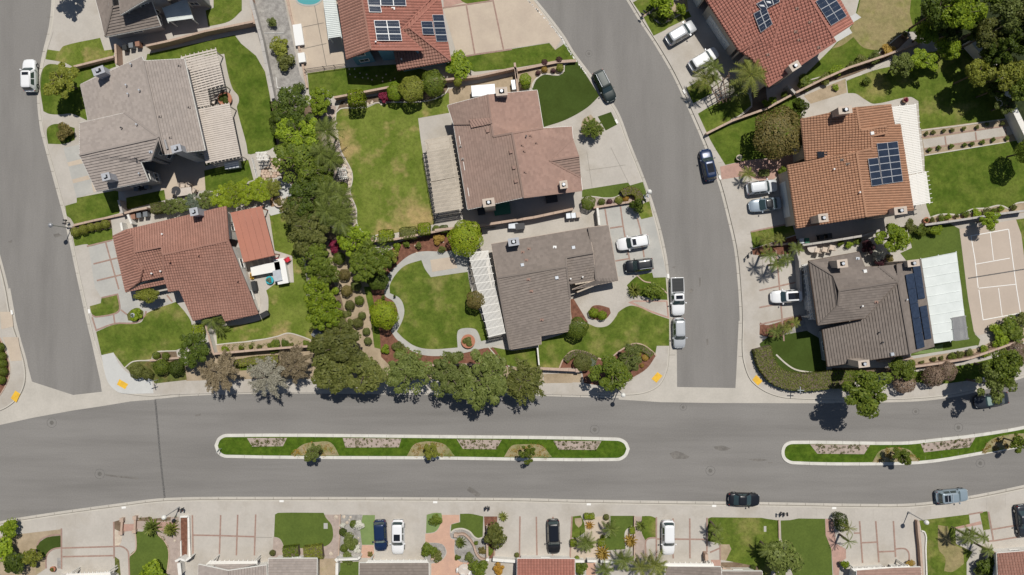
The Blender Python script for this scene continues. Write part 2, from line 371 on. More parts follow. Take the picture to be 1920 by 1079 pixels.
# ------------------------------------------------------------------ houses
def clip_rect(poly, u0, u1, v0, v1):
    def cl(pp, ax, val, keep_gt):
        out = []; n = len(pp)
        for i in range(n):
            a, b = pp[i], pp[(i+1) % n]
            ia = (a[ax] >= val) if keep_gt else (a[ax] <= val); ib = (b[ax] >= val) if keep_gt else (b[ax] <= val)
            if ia: out.append(a)
            if ia != ib:
                t = (val-a[ax])/(b[ax]-a[ax]); out.append((a[0]+t*(b[0]-a[0]), a[1]+t*(b[1]-a[1])))
        return out
    for ax, val, g in ((0, u0, True), (0, u1, False), (1, v0, True), (1, v1, False)):
        poly = cl(poly, ax, val, g)
        if len(poly) < 3: return []
    return poly
def plane_fit(V):
    A = np.array([(v[0], v[1], 1.0) for v in V]); z = np.array([v[2] for v in V])
    c, *_ = np.linalg.lstsq(A, z, rcond=None); return c
def zfun(V):
    tri = tessellate_polygon([[Vector((v[0], v[1], 0)) for v in V]]); T = []
    for t in tri:
        a, b, c = [V[i] for i in t]
        d = (b[0]-a[0])*(c[1]-a[1])-(c[0]-a[0])*(b[1]-a[1])
        if abs(d) > 1e-6: T.append((a, b, c, d))
    def f(x, y):
        best = None; bz = 0
        for a, b, c, d in T:
            s = ((x-a[0])*(c[1]-a[1])-(c[0]-a[0])*(y-a[1]))/d; t = ((b[0]-a[0])*(y-a[1])-(x-a[0])*(b[1]-a[1]))/d
            m = min(s, t, 1-s-t)
            if best is None or m > best: best = m; bz = a[2]+s*(b[2]-a[2])+t*(c[2]-a[2])
            if m >= -1e-4: return bz
        return bz
    return f
def tile_slope(V, style, course, colw, name, m, parent):
    """real tile courses on one roof slope, butts facing downhill, joined into one part"""
    c = plane_fit(V); g = Vector((c[0], c[1])); 
    if g.length < 1e-3: g = Vector((0, 1e-3))
    dn = -g.normalized(); cr = Vector((-dn.y, dn.x)); sec = math.sqrt(1+g.length**2)
    U = [(v[0]*cr.x+v[1]*cr.y, v[0]*dn.x+v[1]*dn.y) for v in V]; zf = zfun(V)
    u0, u1 = min(p[0] for p in U), max(p[0] for p in U); v0, v1 = min(p[1] for p in U), max(p[1] for p in U)
    step = course/sec; verts = []; faces = []; rnd = []
    LIFT = 0.095 if style == 'flat' else 0.10
    ar = abs(sum(U[i][0]*U[(i+1) % len(U)][1]-U[(i+1) % len(U)][0]*U[i][1] for i in range(len(U))))
    nv = int(math.ceil((v1-v0)/step)); nu = int(math.ceil((u1-u0)/colw))
    sub = 1 if style == 'flat' else 2
    v_start = v1 - nv*step
    for j in range(nv):
        va, vb = v_start+j*step, v_start+(j+1)*step
        strip = clip_rect(U, u0-1, u1+1, va, vb)
        if len(strip) < 3: continue
        sh = 0.5*colw if (j % 2 and style == 'flat') else 0.0
        lo, hi = min(p[0] for p in strip), max(p[0] for p in strip)
        k0 = int(math.floor((lo-u0+sh)/colw)); k1 = int(math.ceil((hi-u0+sh)/colw))
        for k in range(k0, k1):
            r = random.random(); jl = random.uniform(-0.008, 0.008)
            ua = u0-sh+k*colw; ub = ua+colw
            gap = 0.0 if style == 'flat' else 0.045
            for q in range(sub):
                a = ua+gap/2+(colw-gap)*q/sub; b = ua+gap/2+(colw-gap)*(q+1)/sub
                cell = clip_rect(strip, a, b, va, vb)
                if len(cell) < 3: continue
                base = len(verts); n = len(cell); skirt = []
                for (uu, vv) in cell:
                    x, y = cr.x*uu+dn.x*vv, cr.y*uu+dn.y*vv
                    t = (vv-va)/step; h = 0.02+LIFT*t+jl
                    if style != 'flat':
                        e = (uu-a)/(b-a) if q == 0 else (b-uu)/(b-a); h += 0.10*max(0, min(1, e))
                    verts.append((x, y, zf(x, y)+h))
                f = tuple(range(base, base+n))
                A2 = sum(cell[i][0]*cell[(i+1) % n][1]-cell[(i+1) % n][0]*cell[i][1] for i in range(n))
                # (u,v)->(x,y) orientation
                det = cr.x*dn.y-cr.y*dn.x
                if A2*det < 0: f = f[::-1]
                faces.append(f); rnd.append(r)
                for i in range(n):
                    p, qn = cell[i], cell[(i+1) % n]
                    if abs(p[1]-vb) < 1e-5 and abs(qn[1]-vb) < 1e-5 and abs(p[0]-qn[0]) > 1e-3:
                        i0, i1 = base+i, base+(i+1) % n; nb = len(verts)
                        for w_ in (verts[i1], verts[i0]): verts.append((w_[0], w_[1], w_[2]-0.16))
                        faces.append((i0, i1, nb, nb+1)); rnd.append(r*0.6)
    if not verts: return None
    return mk(name, verts, faces, m, parent, rnd=rnd, kind='stuff')
def shared_edge(a, b, polys, skip):
    for k, Q in enumerate(polys):
        if k == skip: continue
        n = len(Q)
        for i in range(n):
            c, d = Q[i], Q[(i+1) % n]
            for s, e in ((c, d), (d, c)):
                if (s-a).length < 0.5 and (e-b).length < 0.5: return True
    return False
WIN_F = [None]; WIN_P = [None]
def window_on(root, p, t, zc, wd, hg, sub=2):
    """window frame (part) with its pane (sub-part) set on a wall: p foot point, t wall direction, outward = right of t"""
    nrm = Vector((t.y, -t.x)); rz = math.atan2(t.y, t.x)
    c = Vector((p.x, p.y, zc))
    mb = MB(); k = 0.05
    def bx(dx, dz, sx, sz, dn=0.03, th=0.07):
        q = c + Vector((t.x*dx+nrm.x*dn, t.y*dx+nrm.y*dn, dz)); mb.box(q, (sx, th, sz), rz)
    bx(0, hg/2, wd, k*2); bx(0, -hg/2, wd+0.1, k*2, 0.05, 0.12); bx(-wd/2, 0, k*2, hg); bx(wd/2, 0, k*2, hg)
    for q in range(1, sub): bx(-wd/2+wd*q/sub, 0, k, hg)
    fr = mb.build('window', 'trim_white', root)
    m2 = MB(); q = c + Vector((nrm.x*0.015, nrm.y*0.015, 0)); m2.box(q, (wd-0.08, 0.03, hg-0.08), rz)
    pn = mk('pane', m2.v, m2.f, 'window_glass', fr)
def garage_on(root, p, t, wd, zb=0.13):
    nrm = Vector((t.y, -t.x)); rz = math.atan2(t.y, t.x); fr = None
    c = Vector((p.x, p.y, 0)); mb = MB()
    mb.box(c+Vector((nrm.x*.02, nrm.y*.02, zb+1.1)), (wd+.2, .05, 2.2), rz); fr = mb.build('garage_door', 'trim_white', root)
    for r in range(4):
        for q in range(4):
            m2 = MB(); dx = -wd/2+wd*(q+.5)/4
            m2.box(c+Vector((t.x*dx+nrm.x*.06, t.y*dx+nrm.y*.06, zb+.3+r*.53)), (wd/4-.12, .03, .42), rz)
            mk('panel', m2.v, m2.f, 'trim_white', fr)
def house(view, label, polys, roof, wall, trim='trim_white', style='flat', overhang=0.55, course=0.37, colw=0.42, ridge=True, windows=True, garage=(), name='house', tiled=None, dz=0.0):
    PP = [WP([(p[0], p[1], p[2]+dz) for p in P(view, s)]) for s in polys]
    PP = [q if sum(q[i].x*q[(i+1) % len(q)].y-q[(i+1) % len(q)].x*q[i].y for i in range(len(q))) > 0 else q[::-1] for q in PP]
    allv = [v for q in PP for v in q]
    cx = sum(v.x for v in allv)/len(allv); cy = sum(v.y for v in allv)/len(allv)
    root = empty(name, (cx, cy, KZ), label, 'house')
    wmb = MB(); dmb = MB(); fmb = MB(); rmb = MB(); seen = []; wins = []
    for pi, q in enumerate(PP):
        n = len(q); c = plane_fit(q); zf = zfun(q)
        small = abs(sum(q[i].x*q[(i+1) % n].y-q[(i+1) % n].x*q[i].y for i in range(n)))/2 < 7.0
        tri = tessellate_polygon([[Vector((v.x, v.y, 0)) for v in q]])
        b = len(dmb.v); dmb.v += [(v.x, v.y, v.z-0.03) for v in q]
        for t in tri:
            aa, bb, cc = [q[i] for i in t]
            up = (Vector((bb.x-aa.x, bb.y-aa.y, 0))).cross(Vector((cc.x-aa.x, cc.y-aa.y, 0))).z > 0
            dmb.f.append(tuple(b+i for i in (t if up else (t[0], t[2], t[1]))))
        rm = roof if isinstance(roof, str) else roof[pi]
        tile_slope(q, style if tiled is None else tiled[pi], course, colw, 'roof_tiles', rm, root)
        cz = sum(v.z for v in q)/n
        sh = [shared_edge(q[i], q[(i+1) % n], PP, pi) for i in range(n)]
        for i in range(n):
            a, d = q[i], q[(i+1) % n]; mid = (a+d)/2; L = (d-a).length
            if not sh[i] and L > 0.3 and not small:
                t = (d-a).normalized(); o = Vector((t.y, -t.x, 0))*0.03
                fmb.beam(a+o+Vector((0, 0, -0.10)), d+o+Vector((0, 0, -0.10)), 0.06, 0.24)
                ins = Vector((-t.y, t.x, 0)).normalized()*overhang
                tt = Vector((t.x, t.y, 0)).normalized()*min(overhang, L*0.25)
                e0, e1 = a+ins+tt, d+ins-tt
                za = min(zf(e0.x, e0.y), a.z+0.6)-0.06; zb_ = min(zf(e1.x, e1.y), d.z+0.6)-0.06
                k = len(wmb.v)
                th = Vector((-t.y, t.x, 0)).normalized()*0.2
                wmb.v += [(e0.x, e0.y, 0.05), (e1.x, e1.y, 0.05), (e1.x, e1.y, zb_), (e0.x, e0.y, za),
                          (e0.x+th.x, e0.y+th.y, 0.05), (e1.x+th.x, e1.y+th.y, 0.05), (e1.x+th.x, e1.y+th.y, zb_), (e0.x+th.x, e0.y+th.y, za)]
                wmb.f += [(k, k+1, k+2, k+3), (k+1, k+5, k+6, k+2), (k+5, k+4, k+7, k+6), (k+4, k, k+3, k+7), (k+3, k+2, k+6, k+7)]
                if L > 2.6: wins.append((pi, i, e0, e1, min(za, zb_)))
            # ridge / hip caps
            if ridge and L > 1.0:
                if (mid.z > cz+0.25) and all((mid-s).length > 0.6 for s in seen):
                    seen.append(mid); MB().beam(a+Vector((0, 0, 0.12)), d+Vector((0, 0, 0.12)), 0.26, 0.09).build('ridge_cap', roof if isinstance(roof, str) else roof[pi], root)
                elif sh[i] and abs(a.z-d.z) > 0.9 and all((mid-s).length > 0.6 for s in seen):
                    seen.append(mid); MB().beam(a+Vector((0, 0, 0.11)), d+Vector((0, 0, 0.11)), 0.22, 0.09).build('ridge_cap', roof if isinstance(roof, str) else roof[pi], root)
    dmb.build('roof', roof if isinstance(roof, str) else roof[0], root)
    if rmb.v: rmb.build('ridge_cap', roof if isinstance(roof, str) else roof[0], root)
    fmb.build('fascia', trim, root)
    wmb.build('wall', wall, root)
    for (pi, i, e0, e1, zt) in wins:
        t = Vector((e1.x-e0.x, e1.y-e0.y)); L = t.length; t.normalize()
        if (pi, i) in garage:
            garage_on(root, Vector(((e0.x+e1.x)/2, (e0.y+e1.y)/2)), t, min(4.9, L-0.6)); continue
        if not windows: continue
        nw = max(1, int(L/3.6))
        for kx in range(nw):
            p = Vector((e0.x, e0.y))+t*(L*(kx+.5)/nw)
            if zt > 2.2: window_on(root, p, t, 1.55, 1.3, 1.0)
            if zt > 4.3: window_on(root, p, t, 4.0-0.05, 1.2, 0.9)
    return root, PP
def hit(px, py, q, lift=0.0):
    """photo position -> point on roof slope q"""
    zf = zfun(q); z = 4.0
    for _ in range(10): p = W(px, py, z+lift); z = zf(p.x, p.y)
    p = W(px, py, z+lift); return Vector((p.x, p.y, zf(p.x, p.y)+lift))
def solar(root, q, view, s, nx, ny, cellm='solar_cell', frame='solar_frame', fr=0.04, lift=0.30, name='solar_panel', mullion=True):
    C = [hit(p[0], p[1], q, lift) for p in P(view, s)]   # a b c d : top-left, top-right, bottom-right, bottom-left
    def bl(u, v): return C[0]*(1-u)*(1-v)+C[1]*u*(1-v)+C[2]*u*v+C[3]*(1-u)*v
    for i in range(nx):
        for j in range(ny):
            a, b, c, d = bl(i/nx, j/ny), bl((i+1)/nx, j/ny), bl((i+1)/nx, (j+1)/ny), bl(i/nx, (j+1)/ny)
            m = (a+b+c+d)/4; ks = 0.985
            a, b, c, d = [m+(x-m)*ks for x in (a, b, c, d)]
            V = [a, b, c, d]+[x-Vector((0, 0, .05)) for x in (a, b, c, d)]
            Fc = [(0, 3, 2, 1), (4, 5, 6, 7), (0, 1, 5, 4), (1, 2, 6, 5), (2, 3, 7, 6), (3, 0, 4, 7)]
            po = mk(name, V, Fc, frame, root)
            w_ = (b-a).length; h_ = (d-a).length
            fx, fy = fr/max(w_, .1), fr/max(h_, .1)
            def bb(u, v): return a*(1-u)*(1-v)+b*u*(1-v)+c*u*v+d*(1-u)*v+Vector((0, 0, 0.006))
            Vc = []; Fc2 = []
            rows = 2 if mullion else 1
            for r in range(rows):
                v0, v1 = fy+(1-2*fy)*r/rows+(fy*.25 if r else 0), fy+(1-2*fy)*(r+1)/rows
                k = len(Vc); Vc += [bb(fx, v0), bb(1-fx, v0), bb(1-fx, v1), bb(fx, v1)]; Fc2.append((k, k+3, k+2, k+1))
            mk('cell_sheet', Vc, Fc2, cellm, po)
def chimney(root, view, x, y, ztop, zbase, w_=0.95, d_=0.75, ang=0.0, m='chimney_tan', tall=True):
    p = P(view, '%f,%f' % (x, y))[0]; t = W(p[0], p[1], ztop); rz = ang
    sh = MB().box((t.x, t.y, (ztop-0.1+zbase)/2), (w_, d_, ztop-0.1-zbase), rz).build('chimney', m, root)
    cp = MB(); cp.box((t.x, t.y, ztop-0.05), (w_+0.14, d_+0.14, 0.1), rz); mk('chimney_cap', cp.v, cp.f, m, sh)
    fl = MB(); fl.box((t.x, t.y, ztop+0.01), (w_*0.5, d_*0.55, 0.03), rz); mk('flue_recess', fl.v, fl.f, 'black_void', sh)
    fp = MB(); fp.cyl((t.x, t.y, ztop), (t.x, t.y, ztop+0.22), 0.16, n=10); fp.cyl((t.x, t.y, ztop+0.27), (t.x, t.y, ztop+0.31), 0.21, n=10)
    mk('flue_cap', fp.v, fp.f, 'metal_galv', sh)
def vent(root, q, view, x, y, m='metal_galv', kind='pipe'):
    p = P(view, '%f,%f' % (x, y))[0]; t = hit(p[0], p[1], q, 0.1)
    if kind == 'pipe': MB().cyl(t-Vector((0, 0, .15)), t+Vector((0, 0, .38)), 0.07, n=8).cyl(t+Vector((0, 0, .38)), t+Vector((0, 0, .42)), .12, n=8).build('vent_pipe', m, root)
    elif kind == 'flash': MB().box(t, (0.5, 0.35, 0.1)).cyl(t, t+Vector((0, 0, .3)), 0.08, n=8).build('vent_flashing', m, root)
    else: MB().box(t+Vector((0, 0, .08)), (0.55, 0.5, 0.22), 0.2, 0.8).build('roof_vent', m, root)
def pergola(view, s, label, m, nsl, axis=0, beams=6, sw=0.09, sh=0.05, posts=True, solid=False, tails=0, cat='patio cover', name='patio_cover', group=None, rib='awning_rib'):
    """s: four corners a,b,c,d with z. axis 0: slats run a->b, spread towards d/c.  axis 1: slats run a->d."""
    a, b, c, d = WP(P(view, s))
    if axis: a, b, c, d = a, d, c, b
    ctr = (a+b+c+d)/4; root = empty(name, (ctr.x, ctr.y, KZ), label, cat, group)
    for i in range(nsl):
        t = (i+.5)/nsl
        p, q = a.lerp(d, t), b.lerp(c, t)
        if solid:
            t0, t1 = i/nsl, (i+1)/nsl; p0, p1, q0, q1 = a.lerp(d, t0), a.lerp(d, t1), b.lerp(c, t0), b.lerp(c, t1)
            g = (p1-p0).normalized()*0.025; p1 = p1-g; q1 = q1-g; k = Vector((0, 0, .05))
            V = [p0, q0, q1, p1]+[x-k for x in (p0, q0, q1, p1)]
            mk('panel', V, [(0, 1, 2, 3), (7, 6, 5, 4), (0, 4, 5, 1), (1, 5, 6, 2), (2, 6, 7, 3), (3, 7, 4, 0)], m, root)
            if rib: MB().beam(p0+Vector((0, 0, .03)), q0+Vector((0, 0, .03)), 0.07, 0.06).build('rib', rib, root)
        else:
            o = (q-p).normalized()*0.12
            MB().beam(p-o, q+o, sw, sh).build('slat', m, root)
    for i in range(beams):
        t = i/(beams-1) if beams > 1 else 0.5
        p, q = a.lerp(b, t), c.lerp(d, 1-t); q = d.lerp(c, t)
        o = (q-p).normalized()*0.15; dz = Vector((0, 0, -.10 if not solid else -.14))
        MB().beam(p+dz-o, q+dz+o, 0.09, 0.14).build('beam', m, root)
    for i in range(tails):
        t = i/(tails-1); p = a.lerp(d, t) if axis else b.lerp(c, t); dirv = ((a-b) if axis else (b-a)).normalized()
        MB().beam(p-dirv*.1+Vector((0, 0, -.08)), p+dirv*.5+Vector((0, 0, -.08)), .07, .12).build('rafter_tail', m, root)
    if posts:
        for p in (a, b, c, d):
            q = p+(ctr-p).normalized()*0.3
            MB().box((q.x, q.y, (q.z+KZ)/2-.08), (.13, .13, q.z-KZ-.16)).build('post', m, root)
    return root
# ------------------------------------------------------------------ walls, fences
def block_wall(view, s, label, z=1.75, th=0.2, m='wall_block', cap='wall_cap', pillars=False, smooth=False, name='block_wall', cat='wall', capw=0.3):
    pp = P(view, s) if isinstance(s, str) else s
    if smooth: pp = curve(pp, False)
    wp = WP([q[:2] for q in pp], z=z); ctr = wp[0]
    root = empty(name, (ctr.x, ctr.y, KZ), label, cat)
    mb = MB(); ribbon_mb(mb, wp, -th/2, th/2, 0.0, z-0.06); mb.build('wall_body', m, root)
    # cap stones, one by one
    for i in range(len(wp)-1):
        a, b = wp[i], wp[i+1]; L = (b-a).length; n = max(1, int(round(L/1.6))); d = (b-a)/n
        for k in range(n):
            p = a+d*k+d.normalized()*0.015; q = a+d*(k+1)-d.normalized()*0.015
            MB().beam(p+Vector((0, 0, -.03)), q+Vector((0, 0, -.03)), capw, .06).build('cap_stone', cap, root)
    if pillars:
        for p in (wp[0], wp[-1]): MB().box((p.x, p.y, (z+.1)/2), (.45, .45, z+.1)).box((p.x, p.y, z+.13), (.55, .55, .08)).build('pillar', cap, root)
    return root
def rail_fence(view, s, label, z=1.2, m='metal_dark', name='iron_fence'):
    wp = WP([q[:2] for q in P(view, s)], z=z); root = empty(name, (wp[0].x, wp[0].y, KZ), label, 'fence')
    mb = MB(); 
    for a, b in zip(wp[:-1], wp[1:]):
        L = (b-a).length; n = int(L/0.14); 
        for k in range(n+1):
            p = a.lerp(b, k/max(1, n)); mb.box((p.x, p.y, (z+KZ)/2), (.02, .02, z-KZ))
        np_ = max(1, int(round(L/1.9)))
        for k in range(np_+1):
            p = a.lerp(b, k/np_); MB().box((p.x, p.y, (z+.1+KZ)/2), (.07, .07, z+.1-KZ)).build('post', m, root)
        MB().beam(a+Vector((0, 0, -.03)), b+Vector((0, 0, -.03)), .05, .04).build('rail', m, root)
        MB().beam(a+Vector((0, 0, -z+.35)), b+Vector((0, 0, -z+.35)), .05, .04).build('rail', m, root)
    mb.build('bars', m, root, kind='stuff'); return root
def edging(view, s, m='kerb', w_=0.16, h=0.07, closed=False, name='lawn_edging', keep=48):
    pp = curve(P(view, s), closed, keep=keep); wp = WP(pp, z=KZ)
    mb = MB(); ribbon_mb(mb, wp, -w_/2, w_/2, KZ-.05, KZ+h, closed); return mb.build(name, m, None, kind='structure')
def band(view, s, m='brick_band', w_=0.22, parent=None, smooth=False, z=KZ+0.03):
    LAYER[0] += 1; z = z+0.0004*(LAYER[0] % 23)
    pp = P(view, s); pp = curve(pp, False) if smooth else pp
    wp = WP([q[:2] for q in pp], z=z); mb = MB(); ribbon_mb(mb, wp, -w_/2, w_/2, z-.02, z)
    return mb.build('brick_band', m, parent, **({} if parent else {'kind': 'structure'}))
def slab_row(name, top, bot, n, m, z, parent, gap=0.025):
    """n slabs between two px polylines (each resampled), one object each"""
    def res(pp, k):
        pts = [Vector(p) for p in pp]; d = [0]
        for a, b in zip(pts[:-1], pts[1:]): d.append(d[-1]+(b-a).length)
        out = []
        for i in range(k+1):
            t = d[-1]*i/k; j = 0
            while j < len(d)-2 and d[j+1] < t: j += 1
            u = (t-d[j])/max(1e-6, d[j+1]-d[j]); out.append(pts[j].lerp(pts[j+1], u))
        return out
    A, B = res(top, n), res(bot, n)
    for i in range(n):
        a, b, c, d = [W(p.x, p.y, z) for p in (A[i], A[i+1], B[i+1], B[i])]
        e = (b-a).normalized()*gap/2; a += e; b -= e; e = (c-d).normalized()*gap/2; d += e; c -= e
        zz = z+random.uniform(-.0015, .0015); q = ccw([(p.x, p.y) for p in (a, b, c, d)])
        V = [(x, y, zz) for x, y in q]+[(x, y, zz-.05) for x, y in q]
        mk(name, V, [(0, 1, 2, 3), (0, 4, 5, 1), (1, 5, 6, 2), (2, 6, 7, 3), (3, 7, 4, 0)], m, parent)
# ------------------------------------------------------------------ vegetation
def leaf_mesh(name, Cn, Nn, size, aspect=0.6, jit=0.5, tri=False):
    """numpy: centres Cn, normals Nn -> leaf quads"""
    n = len(Cn); r = rng.normal(size=(n, 3)); Nn = Nn+r*jit; Nn /= np.linalg.norm(Nn, axis=1)[:, None]
    t = np.cross(Nn, rng.normal(size=(n, 3))); t /= np.linalg.norm(t, axis=1)[:, None]; b = np.cross(Nn, t)
    s = (size*(0.7+0.6*rng.random(n)))[:, None]
    V = np.empty((n, 4, 3)); V[:, 0] = Cn-t*s; V[:, 1] = Cn-b*s*aspect; V[:, 2] = Cn+t*s; V[:, 3] = Cn+b*s*aspect
    me = bpy.data.meshes.new(name); V = V.reshape(-1, 3)
    me.vertices.add(4*n); me.vertices.foreach_set('co', V.ravel())
    me.loops.add(4*n); me.loops.foreach_set('vertex_index', np.arange(4*n, dtype=np.int32))
    me.polygons.add(n); me.polygons.foreach_set('loop_start', np.arange(0, 4*n, 4, dtype=np.int32)); me.polygons.foreach_set('loop_total', np.full(n, 4, dtype=np.int32))
    me.update(calc_edges=True)
    a = me.attributes.new('rnd', 'FLOAT', 'FACE'); a.data.foreach_set('value', rng.random(n).astype(np.float32))
    return me
def sphere_pts(n, up=0.0):
    v = rng.normal(size=(n, 3)); v /= np.linalg.norm(v, axis=1)[:, None]
    if up: v[:, 2] = np.where((v[:, 2] < 0) & (rng.random(n) < up), -v[:, 2], v[:, 2])
    return v
def crown_clumpy(n, nc, cr, size, flat=0.75, gaps=0.0, jit=0.38):
    cs = []
    for i in range(nc):
        v = sphere_pts(1, 0.8)[0]; r = (rng.random()**0.45)*(1-cr*0.75)
        cs.append((v*np.array([1, 1, flat])*r, cr*(0.65+0.6*rng.random())))
    Cn = []; Nn = []
    per = n//nc
    for c, r in cs:
        d = sphere_pts(per, 0.75); rr = r*(0.72+0.32*rng.random(per))[:, None]
        Cn.append(c+d*rr*np.array([1, 1, 0.8])); Nn.append(d*1.0+np.array([0, 0, 0.25]))
    return leaf_mesh('crown', np.vstack(Cn), np.vstack(Nn), size, jit=jit)
def crown_ball(n, size, bump=0.04, jit=0.35, power=2.0):
    d = sphere_pts(n, 0.55)
    if power > 2: # superellipsoid (clipped box)
        k = (np.abs(d)**power).sum(1)**(1/power); d2 = d/k[:, None]
    else: d2 = d
    ph = rng.random(6)*6.28
    bm = 1+bump*(np.sin(7*d[:, 0]+ph[0])+np.sin(8*d[:, 1]+ph[1])+np.sin(6*d[:, 2]+ph[2]))-rng.random(n)*0.10
    nn = d.copy()
    if power > 2: nn = np.sign(d2)*np.abs(d2)**(power-1); nn /= np.linalg.norm(nn, axis=1)[:, None]
    return leaf_mesh('crown', d2*bm[:, None], nn, size, jit=jit)
def crown_wispy(n, size, nb=46, flat=0.7):
    Cn = []; Nn = []; per = n//nb
    for i in range(nb):
        v = sphere_pts(1, 0.75)[0]*np.array([1, 1, flat]); L = 0.55+0.5*rng.random(); t = rng.random(per)**0.6
        side = rng.normal(size=3)*0.25; P0 = v*0.25; 
        p = P0+(v*L-P0)*t[:, None]+side*(t*(1-t))[:, None]+rng.normal(size=(per, 3))*0.045
        p[:, 2] -= 0.12*t*t; Cn.append(p); Nn.append(np.tile(v*0.6+np.array([0, 0, .6]), (per, 1)))
    return leaf_mesh('crown', np.vstack(Cn), np.vstack(Nn), size, aspect=0.28, jit=0.8)
CR = {
 'tree': [crown_clumpy(4600, 34, 0.25, 0.062, 0.75, jit=.45) for _ in range(5)],
 'billow': [crown_clumpy(6500, 60, 0.20, 0.050, 0.65) for _ in range(3)],
 'open': [crown_clumpy(2600, 24, 0.21, 0.072, 0.8, jit=0.8) for _ in range(3)],
 'shrub': [crown_clumpy(1700, 14, 0.38, 0.095) for _ in range(3)],
 'ball': [crown_ball(1900, 0.075) for _ in range(2)],
 'bigball': [crown_ball(4200, 0.055, 0.05) for _ in range(2)],
 'cube': [crown_ball(2000, 0.085, 0.012, 0.3, 7.0) for _ in range(2)],
 'wispy': [crown_wispy(11000, 0.058, 60) for _ in range(3)],
 'spiky': [crown_wispy(3600, 0.10, 70, 0.8) for _ in range(2)],
}
def trunk_mb(r, h, lean=(0, 0), limbs=5, rad=0.16, spread=0.5):
    mb = MB(); top = Vector((lean[0], lean[1], h*0.55)); mb.cyl((0, 0, 0), top, rad, rad*.65, 8)
    for i in range(limbs):
        a = 6.283*i/limbs+random.random(); q = Vector((math.cos(a)*r*spread, math.sin(a)*r*spread, h*(0.75+.2*random.random())))
        mid = top.lerp(q, .5)+Vector((0, 0, .1*h)); mb.cyl(top, mid, rad*.5, rad*.35, 6); mb.cyl(mid, q, rad*.35, rad*.12, 6)
    return mb
for _l in CR.values():
    for _m in _l: _m.materials.append(MATS['leaf_mid'])
PLN = [0]
def plant(kind, view, x, y, r, leafm, label, h=None, zc=None, cat=None, name=None, ry=None, rz=None, flat=None, bark='bark', group=None):
    """r: crown radius in photo px; h: total height in m"""
    px, py = P(view, '%f,%f' % (x, y))[0] if view != 'f' else (x, y)
    R = r/12.8; RY = (ry/12.8) if ry else R
    istree = kind in ('tree', 'billow', 'open', 'wispy', 'spiky', 'bigball')
    if h is None: h = max(0.5, (1.7*R+1.4) if istree else 1.5*R)
    hz = (h*0.62/2 if istree else h*0.5) if flat is None else flat
    zc = (h-hz if istree else h*0.5) if zc is None else zc
    c = W(px, py, zc+KZ)
    nm = name or {'tree': 'shade_tree', 'billow': 'shade_tree', 'open': 'young_tree', 'wispy': 'feathery_tree', 'spiky': 'feathery_tree', 'bigball': 'round_tree',
                  'shrub': 'shrub', 'ball': 'clipped_shrub', 'cube': 'clipped_hedge'}[kind]
    ct = cat or ('tree' if istree else ('hedge' if kind == 'cube' else 'shrub'))
    root = empty(nm, (c.x, c.y, KZ), label, ct, group, rz if rz is not None else 0.0)
    PLN[0] += 1; me = CR[kind][PLN[0] % len(CR[kind])]
    if len(me.materials) == 0: me.materials.append(MATS['leaf_mid'])
    o = bpy.data.objects.new('crown', me); link(o, root); o.location = (0, 0, zc); 
    sp = 1.08
    o.scale = (R*sp, RY*sp, hz)
    if kind != 'cube' and rz is None and not ry: o.rotation_euler = (0, 0, random.random()*6.28)
    o.material_slots[0].link = 'OBJECT'; o.material_slots[0].material = MATS[leafm]
    if istree:
        m = trunk_mb(R*.8, h, rad=0.10+0.022*R); mk('trunk', m.v, m.f, bark, root, local=True)
    else:
        m = MB(); nst = 5
        for i in range(nst):
            a = 6.28*i/nst; m.cyl((0, 0, 0), (math.cos(a)*R*.5, math.sin(a)*RY*.5, h*.75), .035, .015, 5, False)
        mk('stem', m.v, m.f, bark, root, local=True)
    return root
def frond_mesh(L=1.0, wd=0.22, droop=0.35, n=13, twist=0.0):
    V = []; Fc = []
    def rach(t): return Vector((L*t*(1-.12*t), 0, 0.42*L*t-(0.42+droop)*L*t*t))
    for i in range(n):
        t = 0.14+0.86*i/(n-1); p = rach(t); wl = wd*math.sin(math.pi*min(1, .12+.80*t))**0.6
        for s in (-1, 1):
            q = p+Vector((.10*L, s*wl, -.35*wl*(.6+random.random()*.6))); k = len(V); e = 0.030*L
            V += [p-Vector((e, 0, 0)), p+Vector((e, 0, 0)), q]; Fc.append((k, k+1, k+2) if s > 0 else (k+1, k, k+2))
    for i in range(8):
        a, b = rach(i/8), rach((i+1)/8); k = len(V); g = .012*L
        V += [a+Vector((0, -g, .005)), b+Vector((0, -g, .005)), b+Vector((0, g, .005)), a+Vector((0, g, .005))]; Fc.append((k, k+1, k+2, k+3))
    me = bpy.data.meshes.new('frond'); me.from_pydata([tuple(v) for v in V], [], Fc); me.materials.append(MATS['leaf_palm'])
    a = me.attributes.new('rnd', 'FLOAT', 'FACE'); a.data.foreach_set('value', [random.random() for _ in Fc]); me.update(); return me
FR = [frond_mesh(droop=.25), frond_mesh(droop=.45), frond_mesh(droop=.7, wd=.26)]
FAN = [frond_mesh(wd=.10, droop=.05, n=9), frond_mesh(wd=.10, droop=.2, n=9)]
